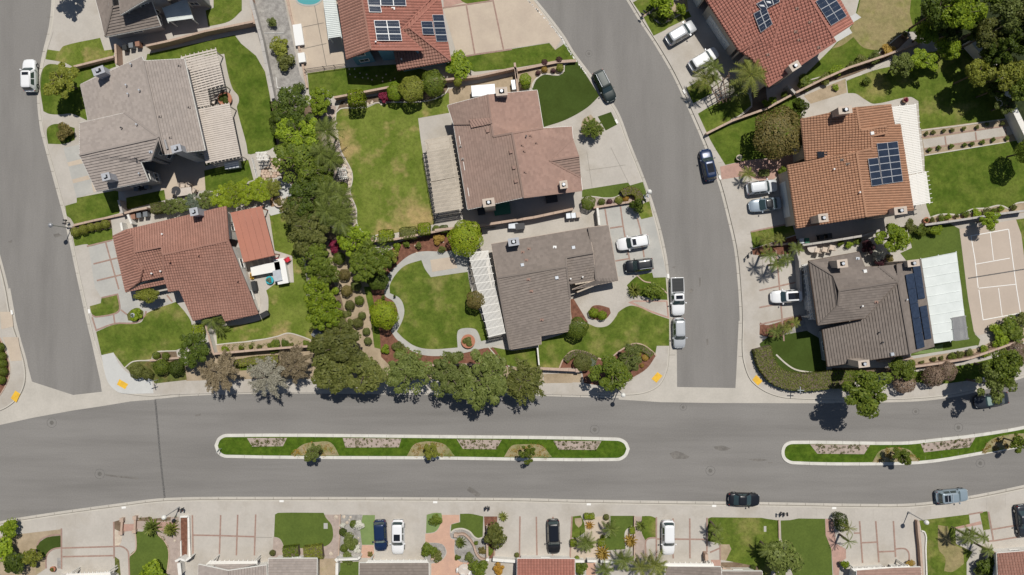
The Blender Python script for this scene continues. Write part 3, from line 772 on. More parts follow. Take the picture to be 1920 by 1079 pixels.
def palm(view, x, y, r, label, h=3.0, nf=14, leafm='leaf_palm', name='palm', cat='palm', fan=False, trunks=True, up=0.5):
    px, py = P(view, '%f,%f' % (x, y))[0] if view != 'f' else (x, y)
    R = r/12.8; c = W(px, py, h+KZ); root = empty(name, (c.x, c.y, KZ), label, cat)
    if trunks:
        m = MB(); 
        for i in range(max(2, int(h/.4))):
            z0 = h*i/max(2, int(h/.4)); z1 = h*(i+1)/max(2, int(h/.4)); m.cyl((0, 0, z0), (0, 0, z1), .14, .17, 8)
        mk('trunk', m.v, m.f, 'bark', root, local=True)
    for i in range(nf):
        me = random.choice(FAN if fan else FR); o = bpy.data.objects.new('frond', me); link(o, root); o.location = (0, 0, h)
        ring = i % 3; o.rotation_euler = (random.uniform(-.2, .2), [-.05, -.35, -.8][ring]*up*1.4+random.uniform(-.12, .12), i*2.39996+random.uniform(-.15, .15))
        s = R*1.12*[1, .95, .8][ring]*random.uniform(.9, 1.08); o.scale = (s, s, s)
        o.material_slots[0].link = 'OBJECT'; o.material_slots[0].material = MATS[leafm]
    return root
def rosette(view, x, y, r, label, h=0.8, n=34, leafm='leaf_palm', name='spiky_plant', cat='plant', wd=0.075, group=None):
    px, py = P(view, '%f,%f' % (x, y))[0] if view != 'f' else (x, y)
    R = r/12.8; c = W(px, py, h*.6+KZ); root = empty(name, (c.x, c.y, KZ), label, cat, group)
    V = []; Fc = []; rn = []
    for i in range(n):
        a = i*2.39996; el = math.radians(8+62*((i % 5)/4)); L = R*random.uniform(.85, 1.08); w2 = wd*R; d = Vector((math.cos(a), math.sin(a), 0)); s = Vector((-d.y, d.x, 0))
        k = len(V); rr = random.random()
        pts = [(.05, 0.1), (.4, math.tan(el)*.4*.7), (.75, math.tan(el)*.75*.62), (1.0, math.tan(el)*.5)]
        hs = [max(.05, min(h*1.4, z*R+.15)) for _, z in pts]
        rad = [t*L*math.cos(el)**.5 for t, _ in pts]
        for j, (rd, hh) in enumerate(zip(rad, hs)):
            ww = w2*[.7, 1, .7, .05][j]; V += [d*rd-s*ww+Vector((0, 0, hh)), d*rd+s*ww+Vector((0, 0, hh+.03))]
        for j in range(3): Fc.append((k+2*j, k+2*j+2, k+2*j+3, k+2*j+1)); rn.append(rr)
    mk('leaves', V, Fc, leafm, root, local=True, rnd=rn)
    m = MB().cyl((0, 0, 0), (0, 0, .3), .12, .08, 8); mk('stem', m.v, m.f, 'bark', root, local=True)
    return root
def hedge(view, s, label, leafm='leaf_mid', w_=0.9, h=0.9, size=0.09, dens=110, name='hedge', closedpoly=False, smooth=True):
    """clipped hedge along a px line"""
    pp = P(view, s); pp = curve(pp, False) if smooth else pp
    wp = WP([q[:2] for q in pp], z=KZ+h*.7); Cn = []; Nn = []
    root = empty(name, (wp[0].x, wp[0].y, KZ), label, 'hedge')
    for a, b in zip(wp[:-1], wp[1:]):
        L = (b-a).length; n = int(dens*L*(w_+2*h)); 
        if n < 1: continue
        t = rng.random(n); d = (b-a).normalized(); sx = Vector((-d.y, d.x, 0)); u = rng.random(n)*(w_+2*h)
        for i in range(n):
            base = a+(b-a)*t[i]
            if u[i] < w_: off = sx*(u[i]-w_/2); z = h; nn = (0, 0, 1)
            elif u[i] < w_+h: off = sx*(w_/2); z = (u[i]-w_); nn = tuple(sx)
            else: off = sx*(-w_/2); z = (u[i]-w_-h); nn = tuple(-sx)
            z = z-(rng.random()*.08); Cn.append((base.x+off.x-wp[0].x+rng.normal()*.03, base.y+off.y-wp[0].y+rng.normal()*.03, z)); Nn.append(nn)
    me = leaf_mesh('foliage', np.array(Cn), np.array(Nn, dtype=float), size, jit=.35); me.materials.append(MATS[leafm])
    o = bpy.data.objects.new('foliage', me); link(o, root)
    m = MB()
    rel = [Vector((p.x-wp[0].x, p.y-wp[0].y, 0)) for p in wp]
    ribbon_mb(m, rel, -w_/2+.1, w_/2-.1, 0, h-.1); mk('branches', m.v, m.f, 'leaf_dark' if False else 'bark', root, local=True)
    return root
def scatter(name, view, s, m, n, size, hgt, label=None, cat=None, clump=0.25):
    """many small plants nobody would count: one object"""
    poly = [Vector(q[:2]) for q in WP(curve(P(view, s), True), z=KZ)]
    x0, x1 = min(p.x for p in poly), max(p.x for p in poly); y0, y1 = min(p.y for p in poly), max(p.y for p in poly)
    def ins(x, y):
        c = False; k = len(poly)
        for i in range(k):
            a, b = poly[i], poly[(i+1) % k]
            if (a.y > y) != (b.y > y) and x < (b.x-a.x)*(y-a.y)/(b.y-a.y)+a.x: c = not c
        return c
    Cn = []; Nn = []; cnt = 0; tries = 0
    while cnt < n and tries < n*12:
        tries += 1; x, y = random.uniform(x0, x1), random.uniform(y0, y1)
        if not ins(x, y): continue
        cnt += 1; d = sphere_pts(26, 1.0)*clump*random.uniform(.7, 1.2); d[:, 2] *= hgt/clump
        Cn.append(d+np.array([x, y, KZ+.02])); Nn.append(d+np.array([0, 0, .2]))
    me = leaf_mesh(name, np.vstack(Cn), np.vstack(Nn), size, jit=.6); me.materials.append(MATS[m])
    o = bpy.data.objects.new(name, me); link(o); o['kind'] = 'stuff'
    if label: o['label'] = label
    return o

# ------------------------------------------------------------------ vehicles
ST = {'suv': ([(-1, .68, .70), (-.97, .82, .90), (-.88, .95, 1.02), (-.5, 1, 1.05), (0, 1, 1.04), (.3, 1, 1.03), (.45, .985, 1.02), (.7, .965, .96), (.87, .88, .86), (.955, .74, .74), (1, .50, .58)], (-.95, .44, -.83, .17), 1.70),
      'sedan': ([(-1, .62, .66), (-.965, .80, .86), (-.85, .96, .96), (-.5, 1, .98), (0, 1, .93), (.3, 1, .92), (.45, .985, .90), (.7, .96, .84), (.87, .86, .75), (.955, .70, .66), (1, .46, .54)], (-.74, .42, -.40, .06), 1.44),
      'pickup': ([(-1, .92, .85), (-.985, .96, 1.08), (-.9, .98, 1.12), (-.5, 1, 1.12), (0, 1, 1.10), (.3, 1, 1.10), (.45, .985, 1.10), (.7, .97, 1.06), (.89, .92, .98), (.965, .82, .84), (1, .68, .66)], (-.22, .46, -.15, .22), 1.85)}
def rring(x0, x1, hw, r, n=4):
    pts = []
    for cx, cy, a0 in ((x1-r, hw-r, 90), (x1-r, -(hw-r), 0), (x0+r, -(hw-r), -90), (x0+r, hw-r, 180)):
        for i in range(n):
            a = math.radians(a0-90*i/(n-1)); pts.append((cx+r*math.cos(a), cy+r*math.sin(a)))
    return pts
def car(view, x, y, dx, dy, typ, paint, label, L=4.75, wd=1.88, roof=None, sun=None, rails=False, cover=False, shade=False, zs=1.0):
    st, (bx0, bx1, rx0, rx1), H = ST[typ]
    px, py = P(view, '%f,%f' % (x, y))[0] if view != 'f' else (x, y)
    zz = 0.006 if True else 0; c = W(px, py, 0.9)
    onlot = (label.find('driveway') >= 0); zg = KZ+0.03 if onlot else 0.008
    root = empty('pickup_truck' if typ == 'pickup' else 'parked_car', (c.x, c.y, zg), label, 'pickup truck' if typ == 'pickup' else 'car', 'parked cars', math.atan2(-dy, dx))
    h = L/2; hw = wd/2; V = []; Fc = []
    prof = [(-1, .0), (-1.0, .33), (-.99, .72), (-.955, .90), (-.86, .975), (-.5, 1.0), (0, 1.03), (.5, 1.0), (.86, .975), (.955, .90), (.99, .72), (1.0, .33), (1, .0)]
    for (fx, fw, zt) in st:
        for (fy, fz) in prof: V.append((fx*h, fy*hw*fw, .26+(zt-.26)*fz))
    k = len(prof)
    for i in range(len(st)-1):
        for j in range(k-1): a = i*k+j; Fc.append((a, a+1, a+k+1, a+k))
    Fc.append(tuple(range(k-1, -1, -1))[::-1]); Fc.append(tuple((len(st)-1)*k+j for j in range(k))[::-1])
    Fc += [(i*k, i*k+k, i*k+2*k-1, i*k+k-1) for i in range(len(st)-1)]
    body = mk('body', V, Fc, 'car_'+paint, root, smooth=True, local=True)
    zb = st[4][2]-.03
    rings = [(rring(bx0*h, bx1*h, hw*.95, .42 if typ != 'pickup' else .3), zb), (rring(rx0*h, rx1*h, hw*.735, .26), H-.06), (rring(rx0*h+.07, rx1*h-.07, hw*.735-.07, .22), H-.015), (rring(rx0*h+.35, rx1*h-.35, hw*.735-.3, .15), H)]
    V = []; Fc = []
    for r, z in rings: V += [(p[0], p[1], z) for p in r]
    m = len(rings[0][0])
    for i in range(3):
        for j in range(m): a = i*m+j; b = i*m+(j+1) % m; Fc.append((a, b, b+m, a+m))
    Fc.append(tuple(3*m+j for j in range(m)))
    lowf = Fc[:m]; topf = Fc[m:]
    mk('cabin', V, [f[::-1] for f in lowf], 'car_'+paint, root, smooth=True, local=True)
    mk('roof', V, [f[::-1] for f in topf], 'car_'+(roof or paint), root, smooth=True, local=True)
    R0, R1 = rings[0], rings[1]
    def gl(name, idx, t0, t1, off=.012, s0=0.0, s1=0.0):
        A = []
        for tt in (t0, t1):
            row = []
            for q in idx:
                i0 = int(math.floor(q)) % m; i1 = (i0+1) % m; fr = q-math.floor(q)
                a = Vector((*R0[0][i0], R0[1])).lerp(Vector((*R0[0][i1], R0[1])), fr); b = Vector((*R1[0][i0], R1[1])).lerp(Vector((*R1[0][i1], R1[1])), fr)
                p = a.lerp(b, tt); ctr = Vector(((bx0+bx1)/2*h, 0, p.z)); nrm = (p-ctr); nrm.z = 0; nrm = Vector((nrm.x*.6, nrm.y*1.6, 0)).normalized(); nrm = (nrm+Vector((0, 0, .6))).normalized(); row.append(p+nrm*off)
            A.append(row)
        n = len(idx); VV = A[0]+A[1]; FF = [(i, i+1, n+i+1, n+i)[::-1] for i in range(n-1)]
        return mk(name, VV, FF, 'car_glass', root, local=True, smooth=True)
    ws = gl('windshield', [1.3, 2, 2.5, 3, 3.5, 4, 4.5, 5, 5.7], .03, .93)
    if shade:
        gl('sun_shade', [2.2, 3, 4, 4.8], .25, .75, .018).data.materials[0] = MATS['sunshade']
    gl('rear_window', [9.5, 10, 10.8, 11, 12, 12.3, 13, 13.5], .12 if typ != 'sedan' else .05, .9)
    if typ == 'pickup': gl('side_window', [7.15, 7.9], .1, .88); gl('side_window', [15.1, 15.9], .1, .88)
    else:
        for a in (7.08, 7.52): gl('side_window', [a, a+.38], .1, .88)
        for a in (15.1, 15.54): gl('side_window', [a, a+.38], .1, .88)
    for sx in (.62, -.62):
        for sy in (-1, 1):
            mb = MB().cyl((sx*h, sy*(hw-.22), .33), (sx*h, sy*(hw+.005), .33), .335, n=14); t = mk('wheel', mb.v, mb.f, 'rubber', root, local=True)
            mb = MB().cyl((sx*h, sy*(hw-.02), .33), (sx*h, sy*(hw+.02), .33), .20, n=10); mk('rim', mb.v, mb.f, 'rim', t, local=True)
    xm = (bx1*.72+rx1*.28)*h-.12
    for sy in (-1, 1):
        mb = MB().box((xm, sy*(hw+.09), zb+.10), (.15, .20, .15), sy*-.2); mk('wing_mirror', mb.v, mb.f, 'car_'+paint, root, local=True)
        mb = MB().box((h*.90, sy*hw*.66, st[8][2]-.13), (.24, .22, .09), -sy*.55); mk('headlight', mb.v, mb.f, 'head_light', root, local=True)
        mb = MB().box((-h*.94, sy*hw*.76, st[1][2]-.08), (.10, .22, .12), sy*.3); mk('tail_light', mb.v, mb.f, 'tail_light', root, local=True)
    mb = MB().box((-h*.99, 0, .62), (.06, .5, .12)); mk('number_plate', mb.v, mb.f, 'paint_white', root, local=True)
    mb = MB().box((h*.965, 0, .50), (.10, 1.2, .16)); mk('grille', mb.v, mb.f, 'metal_dark', root, local=True)
    if sun:
        a, b = sun; mb = MB().box(((a+b)/2*h, 0, H-.005), ((b-a)*h, hw*.98, .03)); mk('sunroof', mb.v, mb.f, 'sunroof_glass', root, local=True)
    if rails:
        for sy in (-1, 1):
            mb = MB().beam((rx0*h+.15, sy*hw*.66, H+.03), (rx1*h-.25, sy*hw*.66, H+.03), .035, .04); mk('roof_rail', mb.v, mb.f, 'metal_galv', root, local=True)
        if rails == 2:
            for fx in (.3, .6): mb = MB().beam(((rx0+(rx1-rx0)*fx)*h, -hw*.66, H+.05), ((rx0+(rx1-rx0)*fx)*h, hw*.66, H+.05), .06, .03); mk('crossbar', mb.v, mb.f, 'metal_galv', root, local=True)
    if typ == 'pickup':
        mb = MB().box((-.60*h, 0, 1.135), (.72*h, wd*.84, .05)); bc = mk('bed_cover', mb.v, mb.f, 'bin_black', root, local=True)
        for i in range(1, 4): mb = MB().box((-.60*h-.36*h+.72*h*i/4, 0, 1.165), (.04, wd*.82, .02)); mk('cover_rib', mb.v, mb.f, 'metal_dark', bc, local=True)
    return root
# ------------------------------------------------------------------ street furniture, garden things
def lamp(px, py, label, h=4.5, hood='lamp_glass'):
    c = W(px, py, 0); root = empty('street_lamp', (c.x, c.y, KZ), label, 'street lamp', 'street lamps')
    m = MB().cyl((0, 0, 0), (0, 0, .6), .14, .10, 10).cyl((0, 0, .6), (0, 0, h-.25), .075, .05, 10); mk('pole', m.v, m.f, 'metal_grey', root, local=True)
    m = MB().cyl((0, 0, h-.45), (0, 0, h-.25), .07, .16, 12).cyl((0, 0, h-.25), (0, 0, h-.1), .30, .34, 14); g = mk('lamp_shade', m.v, m.f, 'metal_galv', root, local=True)
    m = MB().cyl((0, 0, h-.1), (0, 0, h+.12), .33, .26, 14).cyl((0, 0, h+.12), (0, 0, h+.24), .26, .08, 14); mk('globe', m.v, m.f, hood, root, local=True)
def mailboxes(px, py, label, n=2, ang=0.0, spread=.5, m='bin_black'):
    c = W(px, py, KZ); root = empty('mailbox_stand', (c.x, c.y, KZ), label, 'mailbox', None, ang)
    mb = MB().box((0, 0, .5), (.09, .09, 1.0)).box((0, 0, .95), (spread*n*.8, .08, .08)); mk('post', mb.v, mb.f, 'metal_dark', root, local=True)
    for i in range(n):
        x = (i-(n-1)/2)*spread; mb = MB().box((x, 0, 1.1), (.20, .5, .16)).cyl((x, -.25, 1.17), (x, .25, 1.17), .10, n=10); b = mk('mailbox', mb.v, mb.f, m, root, local=True)
        mb = MB().box((x+.12, -.1, 1.22), (.02, .05, .16)); mk('flag', mb.v, mb.f, 'plastic_red', b, local=True)
def bin_(view, x, y, label, m='bin_grey', rz=0.1):
    p = P(view, '%f,%f' % (x, y))[0]; c = W(p[0], p[1], 1.0); root = empty('wheelie_bin', (c.x, c.y, KZ+.01), label, 'bin', None, rz)
    mb = MB().box((0, 0, .5), (.52, .6, .96), 0, 1.12); mk('bin_body', mb.v, mb.f, m, root, local=True)
    mb = MB().box((0, 0, 1.01), (.64, .74, .06)).box((0, -.36, .98), (.5, .06, .06)); mk('lid', mb.v, mb.f, m, root, local=True)
    for s in (-1, 1): mb = MB().cyl((s*.27, .28, .12), (s*.33, .28, .12), .12, n=10); mk('wheel', mb.v, mb.f, 'rubber', root, local=True)
def chair(px, py, label, rz=0.0, m='plastic_white', k=1.0, group=None):
    c = W(px, py, .6); root = empty('garden_chair', (c.x, c.y, KZ+.03), label, 'chair', group, rz); root.scale = (k, k, k)
    mb = MB().box((0, 0, .43), (.5, .5, .05)); mk('seat', mb.v, mb.f, m, root, local=True)
    mb = MB().box((-.26, 0, .7), (.05, .5, .5)); mk('backrest', mb.v, mb.f, m, root, local=True)
    for a in (-.22, .22):
        for b in (-.22, .22): mb = MB().box((a, b, .2), (.04, .04, .42)); mk('leg', mb.v, mb.f, m, root, local=True)
    for b in (-.27, .27): mb = MB().box((0, b, .62), (.45, .04, .03)); mk('armrest', mb.v, mb.f, m, root, local=True)
def table(px, py, label, r=.6, m='pergola_beige', rect=None, rz=0.0, h=.72):
    c = W(px, py, h); root = empty('garden_table', (c.x, c.y, KZ+.03), label, 'table', None, rz)
    mb = MB()
    if rect: mb.box((0, 0, h), (rect[0], rect[1], .05))
    else: mb.cyl((0, 0, h-.03), (0, 0, h+.03), r, n=20)
    mk('table_top', mb.v, mb.f, m, root, local=True)
    if rect:
        for a in (-.42, .42):
            for b in (-.4, .4): mb = MB().box((a*rect[0], b*rect[1], h/2), (.06, .06, h)); mk('leg', mb.v, mb.f, m, root, local=True)
    else: mb = MB().cyl((0, 0, 0), (0, 0, h), .07, n=8).cyl((0, 0, 0), (0, 0, .04), .3, n=12); mk('pedestal', mb.v, mb.f, m, root, local=True)
def box_thing(name, view, x, y, dims, m, label, cat, rz=0.0, lid=None, zt=None):
    p = P(view, '%f,%f' % (x, y))[0]; c = W(p[0], p[1], dims[2]); root = empty(name, (c.x, c.y, KZ+.01), label, cat, None, rz)
    mb = MB().box((0, 0, dims[2]/2), dims, 0, .96); mk('body', mb.v, mb.f, m, root, local=True)
    mb = MB().box((0, 0, dims[2]+.03), (dims[0]+.08, dims[1]+.08, .06)); mk('lid', mb.v, mb.f, lid or m, root, local=True)
    return root
def pot(view, x, y, label, r=.4, leafm='leaf_mid', h=.45, m='terracotta_pot'):
    p = P(view, '%f,%f' % (x, y))[0]; c = W(p[0], p[1], h); root = empty('plant_pot', (c.x, c.y, KZ+.01), label, 'plant pot')
    mb = MB().cyl((0, 0, 0), (0, 0, h), r*.7, r, 16).cyl((0, 0, h), (0, 0, h+.05), r*1.08, r*1.08, 16); mk('pot', mb.v, mb.f, m, root, local=True)
    me = CR['shrub'][0]; o = bpy.data.objects.new('plant_leaves', me); link(o, root); o.location = (0, 0, h+.15); o.scale = (r*.85, r*.85, .3)
    o.material_slots[0].link = 'OBJECT'; o.material_slots[0].material = MATS[leafm]
def manhole(px, py, r, label, lid=True):
    c = W(px, py, 0); root = empty('manhole_cover', (c.x, c.y, 0.004), label, 'manhole cover', None)
    n = 28; V = []; Fc = []
    for k, rr in enumerate((r*.93, r)):
        for i in range(n): a = 6.283*i/n; V.append((rr*math.cos(a), rr*math.sin(a), .004))
    Fc = [(i, n+i, n+(i+1) % n, (i+1) % n)[::1] for i in range(n)]
    mk('collar_joint', V, Fc, 'asphalt_seam', root, local=True)
    V = [(r*.42*math.cos(6.283*i/n), r*.42*math.sin(6.283*i/n), .008) for i in range(n)]; V2 = V+[(v[0], v[1], .0) for v in V]
    mk('lid', V2, [tuple(range(n))]+[(i, n+i, n+(i+1) % n, (i+1) % n) for i in range(n)], 'manhole', root, local=True)
STM = []
for k in range(4):
    bm = bmesh.new(); bmesh.ops.create_icosphere(bm, subdivisions=1, radius=1.0)
    for v in bm.verts: v.co *= random.uniform(.75, 1.15)
    me = bpy.data.meshes.new('stone'); bm.to_mesh(me); bm.free(); me.materials.append(MATS['stone_pale']); STM.append(me)
def stone(px, py, r, parent, rx=1.0, m=None):
    c = W(px, py, KZ); o = bpy.data.objects.new('stone', random.choice(STM)); link(o, parent)
    o.location = Vector((c.x, c.y, KZ+.03))-(parent.location if parent else Vector((0, 0, 0))); o.scale = (r*rx, r, r*.5); o.rotation_euler = (0, 0, random.random()*6)
    return o

def road_sign(px, py, label, kind='street', h=2.6, ang=0.0):
    c = W(px, py, 0); root = empty('street_sign', (c.x, c.y, KZ), label, 'street sign', None, ang)
    m = MB().cyl((0, 0, 0), (0, 0, h), .035, n=8); mk('post', m.v, m.f, 'metal_galv', root, local=True)
    if kind == 'street':
        for a, z in ((0, h-.05), (1.57, h-.28)): m = MB().box((0, 0, z), (.95, .06, .2), a); mk('name_blade', m.v, m.f, 'sign_green' if z < 0 else 'metal_galv', root, local=True)
    else:
        m = MB().box((.04, 0, h-.35), (.03, .6, .75)); mk('sign_panel', m.v, m.f, 'paint_white', root, local=True)

# ================================================================== THE PLACE
# ---- ground, roads
sheet('ground', [(-420, -420), (420, -420), (420, 420), (-420, 420)], 'dirt_tan', -0.25)
sheet('road', [(-95, -75), (95, -75), (95, 75), (-95, 75)], 'asphalt', 0.0)
sheet('main_road', WP(P('f', '-200,815 0,790 137,766 250,750 350,738 600,734 1100,738 1240,750 1335,752 1450,752 1600,751 1740,745 1860,728 2100,640 2100,900 1920,925 1750,955 1500,955 1000,945 400,945 200,960 -200,1040'), z=0), 'asphalt_main', 0.0015)
patch('road_patch', 'f', P('f', '560,850 660,852'), 'asphalt_stain', z=.003) if False else None

C_OUT = curve([(103,-150),(101,0),(96,50),(82,110),(74,175),(79,237),(87,270),(107,345),(127,420),(153,540),(176,640),(190,680),(200,710),(217,731),(240,739),
  (287,743),(350,737.5),(475,733.5),(605,733),(805,735.5),(1010,737.5),(1085,739.5),(1160,741),(1205,738),(1235,724),(1250,697),(1254,670),(1256,600),
  (1250,520),(1244,475),(1229,412),(1207,345),(1177,270),(1152,207),(1102,140),(1072,100),(1052,67),(999,0),(900,-110),(870,-150)])
E_OUT = curve([(1085,-150),(1178,-5),(1207,42),(1232,80),(1267,140),(1300,212),(1325,270),(1352,342),(1370,410),(1383,470),(1390,540),(1393,602),(1392,650),(1395,680),(1407,712),(1427,730),
  (1450,741),(1477,747),(1565,750),(1665,749.5),(1740,746),(1802,737),(1860,722),(1920,703),(2000,675),(2100,635),(2100,-150)])
W_OUT = curve([(-100,150),(-50,330),(-12,460),(8,535),(20,600),(36,650),(46,690),(45,722),(30,750),(0,770),(-100,795),(-210,800),(-210,150)])
S_OUT = curve([(-200,1035),(0,984),(87,969),(225,950),(312,940),(480,938),(960,940),(1085,943),(1440,948),(1615,951),(1715,950),(1815,937),(1920,916),(2100,875),(2100,1250),(-200,1250)])
M1 = curve([(425,814),(805,816),(1157,821),(1174,828),(1181,842),(1174,857),(1157,865),(805,862),(425,859),(409,852),(402,836),(409,821)])
M2 = curve([(1487,827),(1690,828.5),(1765,821.5),(1830,814),(1920,799),(2080,762),(2080,800),(1920,838),(1840,853),(1740,869),(1652,873),(1487,871),(1470,863),(1465,848),(1471,833)])
def block(name, pp, top, kerbm, gut=True, kw=0.17, close=True):
    wp = ccw([(p.x, p.y) for p in WP(pp, z=KZ)])
    o = sheet(name, wp, top, KZ)
    v3 = [Vector((x, y, 0)) for x, y in wp]
    mb = MB(); ribbon_mb(mb, v3, 0.0, kw, -0.02, KZ+0.004, True); mb.build('kerb', kerbm, None, kind='structure')
    if gut: mb = MB(); ribbon_mb(mb, v3, -0.44, -0.012, -0.02, 0.005, True); mb.build('gutter', 'gutter', None, kind='structure')
    if gut: mb = MB(); ribbon_mb(mb, v3, -0.075, -0.014, 0.0, 0.0125, True); mb.build('gutter_dirt', 'joint', None, kind='structure')
    return o
bC = block('pavement', C_OUT, 'concrete', 'kerb'); bE = block('pavement', E_OUT, 'concrete', 'kerb')
bW = block('pavement', W_OUT, 'concrete', 'kerb'); bS = block('pavement', S_OUT, 'concrete', 'kerb')
block('median_island', M1, 'verge_lush', 'kerb_white', False, 0.46); block('median_island', M2, 'verge_lush', 'kerb_white', False, 0.46)
# concrete aprons across the two side-street mouths
patch('cross_gutter', 'f', P('f', '19,540 30,602 60,716 137,741 191,735 188,715 160,590 200,700 225,741 290,745 290,749.5 245,753 191,762 137,770 60,784 -40,806 -150,826 -150,795 20,760 40,745 48,722 40,670 12,545'), 'gutter', smooth=False, z=0.0075)
patch('cross_gutter', 'f', P('f', '1262,600 1269,660 1269.5,726 1379,728 1381,690 1385,602 1394,602 1396,690 1412,722 1445,742 1477,748 1565,751 1565,756.5 1500,756.5 1335,756 1240,754.5 1160,749.5 1160,739 1210,738 1240,722 1255,680 1257,600'), 'gutter', smooth=False, z=0.0075)
# side-street patch seam, repair stripe
mb = MB(); ribbon_mb(mb, WP(P('f', '291,750 294,780 299,840 304,890 309,935'), z=0), -.14, .14, 0.0, 0.004); mb.build('road_seam', 'asphalt_seam', None, kind='structure')
mb = MB(); ribbon_mb(mb, WP(P('b3', '1590,428 1675,485'), z=0), -.35, .35, 0.0, 0.004); mb.build('road_patch', 'asphalt_stain', None, kind='structure')
for v, s_ in (('c3','1180,165 1240,150 1330,190 1310,205 1210,208'),('c3','1510,115 1580,108 1640,130 1600,145 1530,138'),('c3','1770,212 1850,205 1918,215 1850,226'),('c2','1315,25 1345,5 1362,18 1340,42'),('c2','1455,385 1470,380 1472,425 1460,428'),
   ('a2','1460,955 1505,940 1500,960 1465,965'),('a1','400,680 440,670 465,690 410,702'),('a1','55,735 90,720 85,745'),('c1','1400,1000 1415,1005 1412,1060 1402,1075'),('c1','1195,925 1225,915 1220,935'),('a3','780,320 1040,350 1035,362 800,334'),('d3','0,232 35,232 35,240 0,240')):
    patch('road_stain', v, s_, 'asphalt_stain', z=0.003)
for (x, y, r, t) in ((97,793,.72,'manhole cover with a ring joint near the left side street mouth'),(187,889,.74,'lone manhole cover on the lower left of the main road'),(1104,101,.5,'small pale cover high on the curving side street'),
  (1115,806,.68,'manhole cover just above the right end of the long island'),(1281,764,.5,'small cover below the side street mouth'),(1332,883,.7,'dark-centred manhole cover between the two islands'),
  (1717,772,.5,'small pale cover above the right island'),(1797,802,.66,'brownish manhole cover close above the right island'),(1838,869,.66,'manhole cover below the right island')):
    manhole(x, y, r, t)
# joint lines: kerb and gutter segments seen as thin dark cuts
def joints(pp_top, pp_bot, n, z=KZ+0.008, w_=.028):
    mb = MB()
    def res(pp):
        pts = [Vector(p) for p in pp]; d = [0]
        for a, b in zip(pts[:-1], pts[1:]): d.append(d[-1]+(b-a).length)
        out = []
        for i in range(1, n):
            t = d[-1]*i/n; j = 0
            while j < len(d)-2 and d[j+1] < t: j += 1
            out.append(pts[j].lerp(pts[j+1], (t-d[j])/max(1e-6, d[j+1]-d[j])))
        return out
    for a, b in zip(res(pp_top), res(pp_bot)): mb.beam(W(a.x, a.y, z), W(b.x, b.y, z), w_, .004)
    mb.build('joint_lines', 'joint', None, kind='structure')
def longjoint(s, z=KZ+0.008, w_=.035, view='f'):
    mb = MB(); ribbon_mb(mb, WP(curve(P(view, s), False), z=0), -w_/2, w_/2, z-.004, z); mb.build('joint_line', 'joint', None, kind='structure')
slab_row('paving_slab', [(300,741),(475,736),(805,738),(1010,740),(1110,742)], [(300,716),(475,711),(805,712),(1010,716),(1110,718)], 22, 'concrete', KZ+.012, bC)
slab_row('paving_slab', [(0,986),(87,972),(225,953),(312,943),(480,941),(960,943),(1085,946),(1440,951),(1615,954),(1715,953),(1815,940),(1920,919)],
         [(0,1006),(87,996),(225,980),(312,970),(480,965),(960,966),(1085,967),(1440,972),(1615,974),(1715,975),(1815,962),(1920,945)], 54, 'concrete', KZ+.012, bS)
slab_row('paving_slab', [(1394,602),(1391,540),(1384,470),(1371,410),(1353,342),(1326,270),(1301,212),(1268,140),(1233,80)], [(1420,600),(1417,540),(1408,470),(1396,410),(1378,338),(1334,268),(1307,210),(1274,138),(1240,77)], 22, 'concrete', KZ+.012, bE)
slab_row('paving_slab', [(1590,748),(1665,747),(1740,743),(1802,734),(1860,719),(1920,700)], [(1590,730),(1665,730),(1740,725),(1802,716),(1850,708),(1920,676)], 11, 'concrete', KZ+.012, bE)
for s in ('101,60 83,120 76,180 82,240 110,345 130,420 156,540 179,640',): longjoint(s, KZ+.009)

joints([(0,978.5),(87,963.5),(225,944.5),(312,934.5),(480,932.5),(960,934.5),(1085,937.5),(1440,942.5),(1615,945.5),(1715,944.5),(1815,932),(1920,910.5)], [(0,986.5),(87,971.5),(225,952.5),(312,942.5),(480,940.5),(960,942.5),(1085,945.5),(1440,950.5),(1615,953.5),(1715,952.5),(1815,939.5),(1920,918.5)], 56, .0135, .05)
joints([(300,748),(475,739),(805,741),(1010,743),(1160,749)], [(300,739),(475,731),(805,733),(1010,735),(1160,739)], 24, .0135, .05)
joints([(94,0),(75,110),(67,175),(72,237),(80,270),(120,420),(170,640)], [(104,0),(85,110),(77,175),(82,237),(90,270),(130,420),(180,640)], 20, .0135, .05)
joints([(1185,270),(1215,345),(1237,412),(1252,475),(1257,520),(1262,600),(1268,700)], [(1174,272),(1204,348),(1226,414),(1241,477),(1246,521),(1252,600),(1252,700)], 13, .0135, .05)
joints([(1171,0),(1225,82),(1260,142),(1292,212),(1317,270),(1345,342),(1362,410),(1375,470),(1384,560),(1385,700)], [(1181,-4),(1235,78),(1270,138),(1302,208),(1327,267),(1355,339),(1372,407),(1385,468),(1394,560),(1396,700)], 24, .0135, .05)
for k_, (a_, b_) in enumerate((([(425,813),(1157,820)], [(425,821),(1157,828)]), ([(425,860),(1157,866)], [(425,852),(1157,858)]), ([(1487,826),(1690,828),(1920,799)], [(1487,834),(1690,835),(1920,806)]), ([(1487,872),(1652,874),(1920,838)], [(1487,865),(1652,867),(1920,832)]))):
    joints(a_, b_, 22 if k_ < 2 else 14, KZ+.006, .03)

